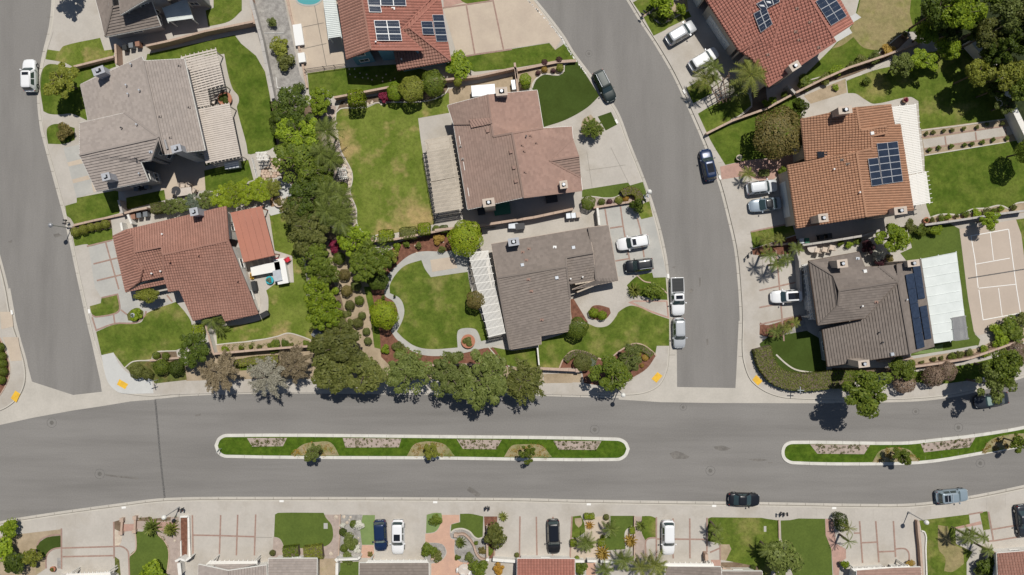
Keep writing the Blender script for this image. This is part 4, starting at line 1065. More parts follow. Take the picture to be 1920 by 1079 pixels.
R4 = random.Random(11); mb = MB()
for k_ in range(120):
    t_ = R4.random(); L_ = [(986,-4),(1010,22),(1052,70),(1072,103),(1102,142)]; u_ = t_*(len(L_)-1); i_ = min(int(u_), 3); f_ = u_-i_
    x_ = L_[i_][0]*(1-f_)+L_[i_+1][0]*f_; y_ = L_[i_][1]*(1-f_)+L_[i_+1][1]*f_; c_ = W(x_+R4.uniform(-1.2, .6), y_, KZ+.012)
    mb.box((c_.x, c_.y, c_.z), (R4.uniform(.05, .16), R4.uniform(.05, .2), .012), -.9+R4.uniform(-.3, .3))
mb.build('kerb_paint_flakes', 'paint_white', None, kind='stuff')

# ---- BLOCK C, ground surfaces
patch('lawn', 'a0', '355,372 445,385 480,345 750,285 782,380 862,370 850,425 560,500 480,470 340,445', 'lawn_dry')
patch('lawn', 'a0', '325,835 300,640 320,520 380,480 560,512 850,440 870,500 820,520 605,630 655,905 540,855 440,860 370,855', 'lawn_lush')
patch('lawn', 'a0', '350,975 380,940 440,930 560,960 560,1050 480,1079 360,1079', 'lawn_lush')
patch('lawn', 'a0', '1540,80 1600,60 1600,0 1600,-200 1812,-200 1812,80 1720,160 1560,200', 'lawn_mid')
patch('lawn', 'f', P('f', '273,118 276,102 440,66 452,82 480,105 497,135 505,175 512,215 519,272 505,282 470,290 452,286 340,330 300,330'), 'lawn_lush', smooth=False)
patch('patio', 'a0', '1380,440 1640,410 1680,405 1710,560 1745,670 1785,720 1790,760 1775,810 1845,1079 1860,1195 1540,1220 1300,1100', 'concrete', 2)
patch('lawn', 'a1', '1530,200 1860,120 1900,270 1600,355 1540,350', 'lawn_lush', 3, smooth=False)
patch('patio', 'a1', '1200,60 1530,130 1560,240 1540,345 1240,420 1150,200', 'concrete_warm', 2, smooth=False)
patch('lawn', 'a1', '945,405 1230,345 1242,420 950,495', 'lawn_lush', 3, smooth=False)
patch('lawn', 'a1', '488,465 575,440 575,405 885,345 895,520 560,610 530,560 500,540', 'lawn_lush', smooth=False)
patch('driveway', 'a1', '475,30 600,5 800,300 720,360 575,405', 'concrete_grey', smooth=False)
for s in ('505,140 620,110 630,145 515,170', '540,268 660,236 675,265 548,297', '685,290 705,285 720,360 700,362'): patch('paving_band', 'a1', s, 'concrete_warm', 2, smooth=False)
patch('flower_bed', 'a1', '535,650 540,620 830,565 840,630 545,695', 'soil')
patch('lawn', 'a1', '545,690 840,632 845,715 680,768 650,752 560,767', 'lawn_mid', 2)
patch('driveway', 'f', P('f', '166,463 210,449 240,560 222,553 190,559 178,540'), 'concrete_grey', smooth=False)
for s in ('790,735 890,1090', '700,900 880,855', '725,1025 920,978', '650,768 840,722'): band('a1', s)
patch('lawn', 'a2', '672,138 755,115 760,78 880,50 897,160 860,188 720,215 690,200', 'lawn_mid', keep=60)
for s in ('760,75 880,48 897,155 870,190 720,218 690,205',): band('a2', s, smooth=True)
patch('path', 'a2', '890,0 940,30 1040,100 1080,160 1320,80 1330,100 1090,180 1050,255 860,268 720,310 700,220 850,200 900,170', 'concrete_grey')
patch('flower_bed', 'a2', '950,200 985,165 1030,150 1075,175 1070,220 1030,250 960,245', 'groundcover', 2)
patch('lawn', 'a2', '720,330 860,275 1050,262 1100,190 1320,105 1400,200 1435,270 1420,400 1310,470 1180,475 1140,530 1000,550 935,600 850,487 760,505', 'lawn_mid', keep=60)
for s in ('690,220 720,318 860,268 1010,262 1080,215 1095,175', '850,200 860,270', '905,165 950,200', '1250,55 1290,105'): band('a2', s, smooth=True)
patch('flower_bed', 'a2', '1150,520 1190,480 1320,475 1340,560 1180,560', 'soil', 2)
patch('flower_bed', 'a2', '940,600 1000,555 1130,550 1380,560 1400,690 1160,718 1140,690 1010,655', 'groundcover', 2)
edging('a2', '935,600 1000,552 1130,545'); edging('a2', '1140,530 1150,495 1190,478 1320,472')
patch('pavement_corner', 'a2', '760,505 850,485 900,580 980,650 1140,690 1150,790 920,792 860,765 800,690', 'concrete_new', 1)
for v, s in (('a2', '895,685 960,722 937,760 875,725'), ('a2', '115,770 152,795 122,860 80,828'), ('c2', '1090,632 1128,660 1083,712 1045,682'), ('c2', '1830,652 1878,700 1843,733 1800,690')): patch('tactile_pad', v, s, 'paint_yellow', 4, smooth=False)
patch('planting_strip', 'f', P('f', '345,690 400,650 480,660 600,645 700,650 800,690 1018,688 1018,717 800,711 600,711 350,716'), 'dirt_tan', 1, smooth=False)
patch('grass_verge', 'f', P('f', '440,678 520,668 530,690 442,696'), 'lawn_mid', 2, smooth=False)
patch('planting_strip', 'c2', '235,645 520,640 525,712 240,715', 'dirt_tan', 2, smooth=False)
patch('lawn', 'f', P('f', '505,402 547,397 555,420 565,470 577,540 575,560 592,605 590,640 560,632 540,625 520,632 480,637 430,645 407,650 405,612 425,612 480,603 500,590 503,560 499,545 520,531 551,530 548,480 515,470'), 'lawn_dry', keep=60)
patch('flower_bed', 'f', P('f', '404,648 430,645 480,640 520,632 540,626 565,631 590,642 590,652 480,662 407,666'), 'dirt_tan', 2)
edging('f', '404,647 430,644 480,639 520,631 540,625 565,631 590,641'); edging('b2', '0,-20 20,20 25,140 0,200')
patch('gravel_garden', 'f', P('f', '468,-60 533,-60 533,0 562,140 577,165 560,205 515,190 490,60 480,30 470,0'), 'gravel', smooth=False)
for s in ('60,250 210,250', '50,250 40,360', '160,660 240,660', '150,580 160,660'): 
    mb = MB(); p = WP(P('b0', s), z=KZ+.06); mb.cyl(p[0], p[1], .04); mb.build('irrigation_pipe', 'plastic_white', None, kind='structure')
patch('patio', 'f', P('f', '533,-60 650,-60 655,110 640,130 575,137 560,100 535,0'), 'concrete_warm', smooth=False)
for s in ('430,-50 440,40 530,500', '340,210 510,175', '350,370 530,330'): longjoint(s, KZ+.016, .09, 'b0')
patch('pool', 'b0', '300,-60 310,10 340,30 395,38 450,30 490,0 500,-60', 'water', 3); edging('b0', '295,-60 305,10 340,35 395,43 450,35 495,0 505,-60', 'concrete_grey', .25, .04, name='pool_coping')
patch('lawn', 'b0', '385,550 660,510 1090,480 1400,560 1090,640 980,655 590,722 400,712', 'lawn_lush', smooth=False)
for (x, y) in ((700,520),(740,520),(705,560),(745,580),(800,585),(840,590),(870,600),(905,570),(950,585),(975,560),(1010,605),(1040,590),(780,550),(830,560),(950,612)): stone(480+x/4, y/4, .13, None)['kind'] = 'structure'
patch('lawn', 'f', P('f', '862,107 960,92 1030,81 1041,94 1060,81 1082,115 1045,118 1000,122 965,128 890,135 865,125'), 'lawn_lush', smooth=False)
patch('driveway', 'f', P('f', '832,10 905,-20 905,-60 960,-60 1000,0 1052,75 1041,93 1030,80 858,106 832,20'), 'concrete_warm', smooth=False)
patch('paving', 'f', P('f', '828,-60 905,-60 880,2 832,15'), 'paver_pink', 2, smooth=False)
patch('lawn', 'f', P('f', '858,-40 925,-40 920,0 890,8 868,4 858,-10'), 'lawn_lush', 3)
for s in ('1575,35 1640,410', '1775,0 1855,375', '1400,60 1575,35 1780,5', '1530,430 1640,410 1918,370'): band('b0', s)
patch('yard', 'f', P('f', '780,200 838,168 970,140 975,175 880,186 842,212'), 'dirt_tan', smooth=False)
patch('lawn', 'f', P('f', '630,210 640,205 685,203 707,195 795,190 828,176 842,175 842,212 784,222 790,270 815,420 780,432 752,435 695,445 670,422 667,390 657,362 661,330 640,285 635,262 630,240'), 'lawn_dry', 2, keep=60)
edging('f', '842,165 832,178 800,190 760,192 707,193 685,200 640,204 630,212 629,240 635,265 640,285 658,318 661,335 657,362 668,392 671,424 695,445 720,437')
patch('rock_bed', 'f', P('f', '600,190 630,200 631,240 637,265 642,285 660,318 663,335 659,362 670,392 672,430 640,430 600,420'), 'gravel_pink', 1, keep=60)
patch('rock_bed', 'f', P('f', '640,190 838,160 842,175 795,190 707,195 640,205 628,215'), 'soil', 1, smooth=False)
patch('hedge_bed', 'f', P('f', '505,190 600,200 612,420 640,440 700,440 715,560 640,650 600,650 575,500 545,400 520,300'), 'soil', 1, smooth=False)
patch('gravel_bed', 'f', P('f', '612,455 640,440 668,460 685,520 702,560 704,660 660,650 640,560 622,520'), 'dirt_tan', 2)
patch('mulch_bed', 'f', P('f', '690,540 697,520 712,495 745,455 870,425 892,430 892,442 852,452 850,472 800,475 760,490 738,510 727,545 735,560 750,575 757,600 735,620 757,650 800,662 860,657 925,652 955,690 930,678 870,690 800,700 740,695 715,670 712,650'), 'mulch', 2, smooth=False)
patch('grass_strip', 'f', P('f', '682,538 695,538 712,625 714,655 702,652 694,590'), 'lawn_lush', 3, smooth=False)
patch('path', 'f', P('f', '722,540 725,520 740,502 766,480 790,472 832,472 850,470 880,472 880,510 808,520 797,505 790,488 760,498 742,515 731,535 731,550 750,560 758,580 755,600 744,622 757,636 780,650 810,656 858,652 858,622 868,616 890,617 897,625 902,640 938,636 942,645 900,655 860,664 810,668 775,660 745,638 733,622 740,606 746,588 738,566 722,555'), 'concrete_grey', 3, keep=60)
patch('path_panel', 'b1', '1305,870 1480,845 1510,930 1320,960', 'concrete_warm', 4, smooth=False)
patch('patio', 'b1', '1570,810 1700,640 1918,620 2400,560 2400,420 1800,620', 'concrete', 3, smooth=False)
patch('lawn', 'f', P('f', '731,550 731,535 742,515 760,498 790,488 797,505 808,520 877,510 882,540 905,600 916,637 902,640 897,625 890,617 868,616 858,622 858,652 810,655 780,650 757,635 744,622 755,600 758,580 750,560'), 'lawn_mid', 4, keep=60)
patch('mulch_ring', 'f', P('f', '868,425 900,420 905,440 885,462 865,470 852,462'), 'mulch', 4)
patch('lawn', 'f', P('f', '922,651 960,658 1008,652 1010,690 975,690 950,685 940,672'), 'lawn_mid', smooth=False)
edging('f', '915,650 945,685')
patch('lawn', 'c2', '200,430 220,400 380,345 440,300 560,270 640,295 720,282 780,215 800,180 880,135 950,145 1050,190 1178,235 1178,435 1085,435 1070,520 1060,480 980,425 900,420 800,480 740,522 660,532 560,480 450,475 380,540 355,600 205,595', 'lawn_mid', keep=62)
patch('mulch_bed', 'c2', '355,600 385,540 450,475 545,478 660,532 745,520 810,470 905,420 980,428 1060,485 1078,510 1010,605 900,675 780,740 540,715 520,600', 'mulch', 2, keep=60)
edging('c2', '355,600 385,535 450,475 545,478 660,532 700,530', 'wall_cap', .2, .1); edging('c2', '745,520 810,470 905,420 980,428 1060,485 1078,510', 'wall_cap', .2, .1)
patch('flower_bed', 'c2', '570,190 600,140 650,130 730,150 740,190 700,235 640,240 590,225', 'mulch', 2)
patch('flower_bed', 'c2', '430,90 460,80 540,210 570,260 450,250', 'mulch', 2)
patch('lawn', 'c1', '940,990 1050,965 1060,1003 1152,1000 1165,1170 1100,1165 900,1120 860,1060', 'lawn_lush', 1)
edging('c1', '935,985 990,1030 1060,1045 1130,1090 1160,1120', 'wall_cap')
patch('path', 'c2', '870,110 905,95 1165,95 1178,230 1050,188 950,145', 'paver_pink', 1, smooth=False); patch('path_panel', 'c2', '900,105 1155,105 1165,215 1040,170 960,135', 'concrete', 2, smooth=False)
patch('lawn', 'c0', '150,670 190,590 240,562 380,555 392,495 490,460 655,720 560,810 400,900 235,955 185,700', 'turf', keep=60)
patch('flower_bed', 'c0', '40,520 380,478 392,500 385,550 330,570 230,562 170,600 150,655 60,680', 'dirt_tan', 1)
edging('c0', '390,490 388,535 350,562 300,560 235,558 185,590 155,630 152,660', 'kerb', .22)
patch('lawn', 'c0', '642,875 742,840 787,935 702,980', 'turf', smooth=False)
patch('flower_bed', 'c0', '515,1000 530,900 590,860 690,965 650,1020 560,1030', 'dirt_tan', 1)
patch('lawn', 'c1', '525,345 870,290 885,312 980,285 1005,360 1000,440 900,345 830,362 780,402 640,402 560,397 525,405', 'turf_mid', smooth=False)
patch('flower_bed', 'c1', '520,410 560,397 640,402 700,408 780,400 850,355 940,350 970,400 930,430 620,492 520,482', 'gravel_pink', 2); edging('c1', '525,408 560,395 640,400 700,408 780,398 830,362', 'kerb')
patch('lawn', 'c1', '940,470 1000,440 1030,430 1055,545 970,565 955,540', 'lawn_dry', 3, smooth=False)
patch('driveway', 'c1', '650,490 850,455 880,500 960,565 1060,550 1165,1000 1060,1000 1050,965 760,1000 725,610 660,612', 'concrete_grey', smooth=False)
for s in ('697,490 715,605 745,740 785,1000', '812,465 830,600 855,740 882,870', '940,560 962,640 990,850', '735,632 830,618', '775,878 880,860'): band('c1', s)
for s in ('560,60 600,330', '740,30 870,290', '560,200 850,160'): longjoint(s, KZ+.014, .035, 'c1')
# ---- BLOCK E
patch('lawn', 'c0', '905,20 940,0 880,-150 1200,-150 1180,0 1110,50 980,125', 'lawn_mid', smooth=False)
patch('lawn', 'c0', '985,130 1040,100 1100,170 1130,180 1320,80 1345,125 1170,210 1145,228 1060,270', 'lawn_mid', smooth=False)
patch('flower_bed', 'c0', '1040,90 1060,60 1310,-20 1320,70 1130,180 1080,165', 'dirt_tan', 2); edging('c0', '1040,92 1060,140 1110,175 1140,175 1320,78')
edging('c0', '970,130 1045,85 1150,30', 'wall_cap')
patch('lawn', 'c0', '1295,665 1360,630 1400,600 1490,650 1500,700 1350,780', 'lawn_mid', smooth=False)
patch('lawn', 'c0', '1390,855 1500,790 1640,730 1770,700 1795,790 1680,880 1455,1003', 'lawn_mid', 1); edging('c0', '1750,680 1790,730 1795,800 1740,850 1640,900', 'kerb')
patch('flower_bed', 'c0', '1795,680 1900,640 1918,800 1680,890 1790,800', 'soil', 1)
patch('lawn', 'f', P('f', '1327,250 1440,203 1490,178 1502,195 1500,285 1487,290 1440,297 1400,301 1349,312'), 'lawn_lush', smooth=False)
patch('path', 'f', P('f', '1350,313 1400,301 1440,298 1487,288 1508,298 1478,312 1458,330 1440,345 1400,330 1353,337'), 'paver_pink', 2, smooth=False)
patch('flower_bed', 'f', P('f', '1422,319 1441,318 1441,331 1424,332'), 'soil', 3)
patch('lawn', 'f', P('f', '1407,435 1450,426 1485,420 1492,440 1412,466'), 'lawn_mid', 2, smooth=False)
patch('flower_bed', 'f', P('f', '1410,468 1492,442 1500,475 1440,480 1412,478'), 'mulch', 2, smooth=False); band('f', '1408,435 1450,426 1480,420')
patch('lawn', 'f', P('f', '1505,145 1560,90 1600,45 1625,-60 1780,-60 1760,60 1700,60 1650,102 1600,125 1540,148 1500,162'), 'lawn_lush', smooth=False)
patch('lawn', 'f', P('f', '1560,92 1600,45 1625,-60 1720,-60 1706,20 1712,50 1690,62 1655,95 1620,90 1600,70 1580,85'), 'lawn_brown', 2)
patch('concrete_pad', 'f', P('f', '1588,35 1605,25 1615,33 1600,42'), 'concrete_new', 3, smooth=False); patch('concrete_pad', 'f', P('f', '1563,70 1592,52 1598,62 1568,80'), 'concrete_new', 3, smooth=False)
patch('flower_bed', 'f', P('f', '1500,165 1560,138 1600,122 1650,98 1695,62 1705,72 1660,112 1600,140 1540,160 1500,178'), 'soil', 2); edging('f', '1510,153 1560,138 1610,118 1650,98 1680,72 1698,60 1702,68', 'kerb')
patch('lawn', 'f', P('f', '1587,152 1640,132 1700,118 1760,95 1850,95 1895,190 1900,215 1865,228 1725,243 1722,190 1706,182 1640,195 1622,187 1605,176 1590,175'), 'lawn_mid', keep=60)
patch('grove_floor', 'f', P('f', '1730,-60 2080,-60 2080,300 1925,300 1900,190 1870,120 1800,90 1725,60'), 'grove_shade', 2, smooth=False)
patch('garden_bed', 'f', P('f', '1507,180 1585,148 1588,174 1520,195'), 'dirt_tan', 1, smooth=False)
edging('d0', '580,600 640,580 700,560', 'kerb'); edging('d0', '780,530 830,500 860,480', 'kerb')
patch('path', 'f', P('f', '1727,243 1890,222 1905,235 1915,262 1733,292'), 'dirt_tan', 2, smooth=False)
patch('path', 'f', P('f', '1730,262 1885,238 1900,235 1905,250 1890,254 1733,278'), 'concrete', 3, smooth=False)
for s in ('1728,258 1885,237', '1733,280 1890,256', '1772,256 1774,272', '1829,248 1831,264', '1885,240 1887,256'): band('f', s, w_=.2)
edging('f', '1727,245 1800,236 1890,223'); edging('f', '1733,292 1800,281 1885,267'); 
patch('lawn', 'f', P('f', '1733,292 1860,272 1925,262 2060,262 2060,385 1900,388 1890,392 1875,385 1855,388 1830,395 1800,402 1777,402 1745,408 1736,380'), 'lawn_lush', keep=60)
patch('flower_bed', 'f', P('f', '1738,412 1745,408 1770,401 1800,404 1830,396 1855,388 1870,386 1893,393 1905,382 1925,380 1925,398 1738,424'), 'dirt_tan', 2, keep=70)
edging('f', '1740,410 1760,403 1780,402 1800,403 1822,393 1845,391', 'kerb', .2); edging('f', '1845,393 1868,386 1880,387 1892,393', 'kerb', .2); edging('f', '1892,393 1905,382 1925,379', 'kerb', .2)
patch('lawn', 'f', P('f', '1702,430 1782,420 1800,430 1812,540 1828,627 1838,637 1835,648 1708,668 1708,650 1812,632 1803,540 1792,475 1727,487 1700,490 1688,475 1710,465'), 'turf_mid', smooth=False)
patch('putting_green', 'f', P('f', '1712,664 1735,655 1768,645 1768,658 1745,662'), 'turf_light', 3)
patch('court', 'f', P('f', '1799,430 1905,412 1915,440 1930,560 1925,603 1832,630 1826,622 1815,560'), 'court', 3, smooth=False)
patch('lawn', 'f', P('f', '1905,412 1990,400 1990,600 1932,600 1930,560 1915,440'), 'lawn_mid', 2, smooth=False)
for v, s, w_ in (('d1', '1520,687 1550,860 1575,1079', .12), ('d2', '1580,15 1612,240', .12), ('d1', '1520,690 1800,640', .12), ('d1', '1665,655 1690,872', .1), ('d1', '1555,902 1812,857', .1), ('d1', '1803,640 1862,1079', .12), ('d2', '1862,0 1893,190', .12), ('d1', '1580,1082 1862,1052', .1), ('d2', '1727,2 1755,215', .1), ('d2', '1610,241 1895,189', .12)):
    band(v, s, 'paint_white', w_, z=KZ+.034)
band('d1', '1500,1008 1918,940', 'asphalt_seam', .16, z=KZ+.033)
patch('lawn', 'f', P('f', '1424,645 1440,632 1465,627 1495,620 1512,620 1545,640 1550,697 1560,708 1500,716 1460,705 1435,680'), 'turf', smooth=False)
patch('path', 'f', P('f', '1440,612 1505,590 1515,620 1465,629'), 'gravel', 2, smooth=False)
patch('flower_bed', 'f', P('f', '1425,605 1440,610 1500,590 1505,600 1465,630 1440,632 1424,628'), 'mulch', 3)
edging('d2', '60,500 130,565 200,610 290,630 360,636', 'kerb', .22)
patch('yard', 'f', P('f', '1560,690 1700,690 1700,705 1560,705'), 'soil', 1, smooth=False)
patch('flower_bed', 'f', P('f', '1708,672 1830,654 1860,640 1925,605 1925,640 1860,662 1720,692'), 'dirt_tan', 2); edging('f', '1710,671 1770,661 1832,650', 'concrete_grey', .35, .02)
patch('lawn', 'f', P('f', '1700,700 1830,680 1925,652 1925,690 1850,712 1760,720 1700,716'), 'lawn_lush', 1)
for s in ('1455,470 1460,520 1470,640', '1424,545 1500,528', '1424,577 1460,570', '1424,609 1500,592'): band('f', s)
for s in ('1427,436 1430,520', '1400,440 1425,436'): longjoint(s, KZ+.014, .03)
# right yard of left block
patch('flower_bed', 'a2', '-200,330 0,380 30,440 68,560 70,660 40,740 0,800 -200,820', 'mulch', 2); edging('a2', '0,375 30,440 68,560 70,660 40,740 0,805', 'wall_cap')
patch('pavement_patch', 'a2', '0,180 90,180 100,290 10,310', 'concrete_warm', 2, smooth=False); patch('pavement_patch', 'a2', '20,370 135,370 165,545 80,550 60,470', 'concrete_warm', 2, smooth=False)
# ---- BLOCK S
patch('lawn', 's0', '555,500 640,420 720,380 910,355 910,530 760,580 680,690 600,640 550,570', 'turf', 2, keep=60)
patch('yard', 's0', '-200,400 300,330 680,260 910,245 915,350 700,380 560,460 550,570 620,650 680,690 690,850 500,980 -200,980', 'dirt_tan', 1, smooth=False)
for s in ('920,250 922,860', '930,545 1700,522', '940,675 1700,658', '1705,150 1712,700'): band('s0', s)
band('s0', '1712,520 1800,518 1870,545 1920,600 1930,700 1940,952', smooth=True); band('s0', '912,345 800,350 680,380 600,430 555,500', smooth=True); band('s0', '905,540 800,560 720,620 690,700 690,850', smooth=True)
patch('paving', 's0', '855,690 915,690 915,850 860,850', 'gravel', 2, smooth=False)
patch('flower_bed', 's0', '1705,150 1840,110 1830,310 1700,250', 'soil', 2, smooth=False); patch('pebble_bed', 's0', '1720,260 1830,330 1820,450 1780,510 1715,510', 'stone_pale', 2)
patch('flower_bed', 's0', '1720,670 1790,720 1810,952 1730,952', 'groundcover', 2)
patch('paving', 's0', '1845,185 1920,185 2030,180 2030,285 1920,290 1850,300', 'paver_pink', 2, smooth=False)
patch('lawn', 's1', '120,290 440,330 560,450 610,600 600,820 575,980 30,980 30,650 110,560', 'turf_mid', 2, keep=60)
patch('flower_bed', 's1', '120,90 520,60 760,75 770,150 900,90 890,650 800,690 785,980 580,980 612,600 560,450 430,300 120,250', 'gravel_pink', 1, smooth=False)
patch('flower_bed', 's1', '130,95 520,62 640,80 640,135 130,140', 'soil', 2, smooth=False); patch('paving', 's1', '380,150 720,150 740,260 560,300 440,260', 'paver_pink', 2, smooth=False)
patch('flower_bed', 's1', '790,80 895,90 885,640 800,690', 'mulch', 2, smooth=False)
edging('s1', '110,280 120,560 30,660', 'wall_cap'); edging('s1', '440,330 560,450 615,600 600,820 575,952', 'wall_cap')
for s in ('965,50 975,650', '1390,50 1370,650', '1645,45 1625,655', '1915,40 1895,655', '970,350 1370,358 1900,375'): band('s1', s)
patch('lawn', 's2', '285,40 340,15 1015,15 1050,90 1130,190 1155,300 1150,400 1100,480 1020,520 700,545 420,555 400,470 350,400 270,375', 'turf_mid', 2, keep=60)
patch('gravel_garden', 's2', '1018,15 1255,35 1240,700 950,700 400,690 245,690 260,375 350,400 400,470 420,550 700,540 1020,520', 'gravel_pink', 1, smooth=False)
patch('gravel_garden', 's2', '1262,35 1595,35 1580,200 1590,350 1590,670 1240,690', 'gravel', 1, smooth=False)
patch('lawn', 's2', '1600,50 1785,50 1765,495 1590,495 1560,260', 'turf_light', 2, smooth=False)
patch('paving', 's2', '1590,500 1765,500 1775,690 1570,690', 'paver_salmon', 2, smooth=False)
patch('lawn', 's2', '1240,765 1540,745 1540,1100 1240,1100', 'turf_mid', 2, smooth=False)
patch('yard', 's2', '950,700 1220,700 1200,1100 905,1100', 'dirt_tan', 1, smooth=False)
patch('paving', 's2', '0,380 240,380 240,20 0,20', 'concrete', 1, smooth=False); longjoint('0,378 240,380', KZ+.014, .05, 's2')
patch('utility_cover', 's2', '1015,170 1075,170 1075,255 1015,255', 'concrete_grey', 4, smooth=False)
patch('lawn', 's3', '640,45 760,15 860,20 870,90 830,222 760,300 630,322', 'turf_light', 2, keep=60)
patch('paving', 's3', '870,30 1130,30 1130,155 1010,190 990,260 1000,390 1060,420 1060,640 1130,740 1320,760 1300,1100 710,1100 710,780 850,740 930,650 930,560 860,480 620,460 620,330 760,310 830,230', 'paver_salmon', 1, keep=62)
patch('lawn', 's3', '1140,30 1300,30 1490,70 1480,370 1410,400 1340,360 1280,290 1180,250 1090,250 1000,310 1010,190 1140,155', 'turf_mid', 2, keep=60)
patch('gravel_garden', 's3', '1060,420 1000,380 1000,315 1090,255 1190,255 1280,290 1350,370 1410,400 1480,380 1540,550 1530,730 1300,760 1130,740 1060,600', 'gravel', 2, keep=62)
patch('flower_bed', 's3', '620,470 860,480 920,560 910,660 800,760 640,760', 'gravel', 2, keep=62)
edging('s3', '1000,315 1050,270 1130,252 1200,258 1290,300 1350,370 1410,402 1480,385', 'kerb', .22)
patch('flower_bed', 's3', '1500,70 1700,70 1660,700 1540,700', 'mulch', 2, smooth=False)
patch('lawn', 's4', '905,70 1030,55 1080,160 1100,300 960,395 893,385', 'lawn_mid', 2, keep=60)
patch('flower_bed', 's4', '940,100 1040,90 1050,180 1000,240 950,180', 'dirt_tan', 3)
patch('lawn', 's4', '1475,60 1832,60 1832,200 1700,320 1700,560 1400,580 1390,420 1470,330', 'turf_mid', 2, keep=62)
patch('path', 's4', '1080,100 1390,60 1470,60 1390,420 1300,420 1260,700 1060,710 870,700 880,400 1100,380', 'concrete_warm', 1, smooth=False)
patch('path', 's4', '1110,760 1250,760 1260,1100 1120,1100', 'paver_salmon', 2, smooth=False)
patch('yard', 's4', '1840,70 1960,70 2000,420 2050,700 1840,700', 'gravel_pink', 2, smooth=False)
for s in ('120,70 112,700', '365,75 375,680', '615,75 615,120', '610,640 605,700', '900,70 870,700'): band('s4', s)
edging('s4', '1800,215 1710,290 1700,400 1720,560', 'kerb', .22)
patch('lawn', 's5', '30,65 160,65 240,95 240,390 130,400 80,430 20,290', 'lawn_mid', 2, keep=62)
patch('lawn', 'f', P('s5', '1020,100 1070,82 1820,90 1915,108')+P('s6', '165,130 165,500 30,980')+P('s5', '1920,1100 1760,820 1220,720 1220,480 1020,440'), 'lawn_mid', 2, smooth=False)
patch('flower_bed', 's5', '1210,490 1340,490 1370,560 1290,730 1210,720', 'dirt_tan', 3); patch('utility_cover', 's5', '1858,215 1895,215 1895,300 1858,300', 'concrete_grey', 4, smooth=False)
for s in ('247,80 245,700', '497,100 497,150', '495,630 500,700', '747,100 750,700', '1005,90 1005,610', '255,408 1000,415', '1200,470 1205,720', '1050,610 1190,550'): band('s5', s)
band('s5', '85,700 85,450 130,400 240,392', smooth=True)
patch('paving', 's5', '1060,720 1210,720 1210,830 1100,830', 'paver_pink', 2, smooth=False)
patch('flower_bed', 's5', '1215,760 1680,750 1760,800 1960,900 1960,1100 1215,880', 'soil', 2, smooth=False)
patch('lawn', 's6', '190,130 330,125 460,100 855,105 865,350 950,560 975,1100 420,1100 200,400', 'turf_mid', 3, smooth=False)
patch('path', 's6', '860,105 970,105 1030,480 1170,560 1170,700 1080,760 1060,980 985,980 950,560 865,350', 'paver_pink', 2, smooth=False)
for s in ('1375,140 1420,770', '1617,140 1665,760', '1882,140 1915,680', '1290,320 1375,320', '1405,466 1635,455', '1665,602 1900,592'): band('s6', s)
band('s7', '-20,560 130,555 190,610 200,740', smooth=True)
patch('lawn', 's7', '350,130 1095,38 1110,180 890,230 900,480 1150,600 1060,760 1060,1100 480,1100 440,300 380,280', 'lawn_mid', 1, smooth=False)
patch('lawn', 's7', '630,200 780,220 830,480 1010,560 1020,780 850,900 720,890 740,700 640,560', 'lawn_brown', 2)
patch('lawn', 's7', '1255,10 1370,-10 1412,262 1310,278', 'lawn_mid', 2, smooth=False)
patch('paving', 's7', '890,230 1110,180 1270,138 1288,188 900,262', 'paver_pink', 3, smooth=False)
for s in ('1388,0 1465,440', '1430,268 1800,205', '1470,437 1835,378', '1375,442 1465,436', '1095,40 1300,5'): band('s7', s)
# median beds
for v, s in (('a3', '1850,50 2150,50 2120,112 1890,115'), ('b3', '650,50 1090,55 1070,120 670,122'), ('b3', '1505,62 1840,65 1800,135 1550,132'), ('c3', '310,72 670,75 630,140 350,137'), ('d3', '315,98 765,102 720,172 370,168'), ('d3', '1145,95 1555,45 1510,120 1170,158')):
    patch('mulch_bed', v, s, 'gravel_pink', 2); scatter('ground_plants', v, s, 'leaf_olive', 60, .05, .2, clump=.15)
for v, s in (('b3', '260,180 350,100 460,80 560,85 625,182'), ('b3', '1130,185 1200,90 1400,92 1490,185'), ('c3', '-60,192 0,108 90,98 220,108 300,192'), ('d3', '780,234 850,140 1040,132 1135,224'), ('d3', '1600,168 1660,70 1800,25 1918,15 1935,100 1800,130')):
    patch('mulch_bed', v, s, 'bed_tan', 3, keep=60); scatter('ground_plants', v, s, 'leaf_gold', 30, .07, .14, clump=.3)

# ---- HOUSES
H1, q1 = house('a0', 'brown shake-roofed house cut by the top edge, beside the wide driveway',
  ['640,-300,2.8 800,-300,4.2 845,60,4.2 790,278,2.8', '790,278,2.8 845,60,4.2 1130,0,4.2 1205,195,2.8', '905,112,5.0 860,-300,5.0 1150,-300,6.6 1190,-60,6.6', '1190,-60,6.6 1150,-300,6.6 1450,-300,5.0 1500,-20,5.0'], 'roof_brown', 'stucco_grey')
pergola('a0', '1215,62,2.6 1395,-10,2.6 1445,140,2.5 1258,165,2.5', 'flat pale patio cover beside the house at the top edge', 'awning_white', 6, 0, 2, solid=True, rib=None)
H2, q2 = house('h2', 'large grey shingled two-storey house with beige lattice patio covers',
  ['75,285,3.7 490,95,7.0 500,125,7.0 640,755,7.0 605,640,7.0 375,475,5.6 130,530,3.7', '500,125,7.0 775,110,5.2 915,725,5.2 640,755,7.0',
   '70,545,5.5 375,475,5.6 605,640,7.0 70,760,7.0', '70,760,7.0 605,640,7.0 550,795,6.3 480,805,6.0 535,935,5.3 185,1005,5.3'], 'roof_grey', 'stucco_grey')
chimney(H2, 'h2', 195, 190, 6.8, .12, 1.5, .9, .35, 'chimney_grey'); chimney(H2, 'h2', 245, 905, 7.6, .12, 1.0, .9, .25, 'chimney_grey'); chimney(H2, 'h2', 720, 715, 7.7, .12, 1.2, .9, .25, 'chimney_grey')
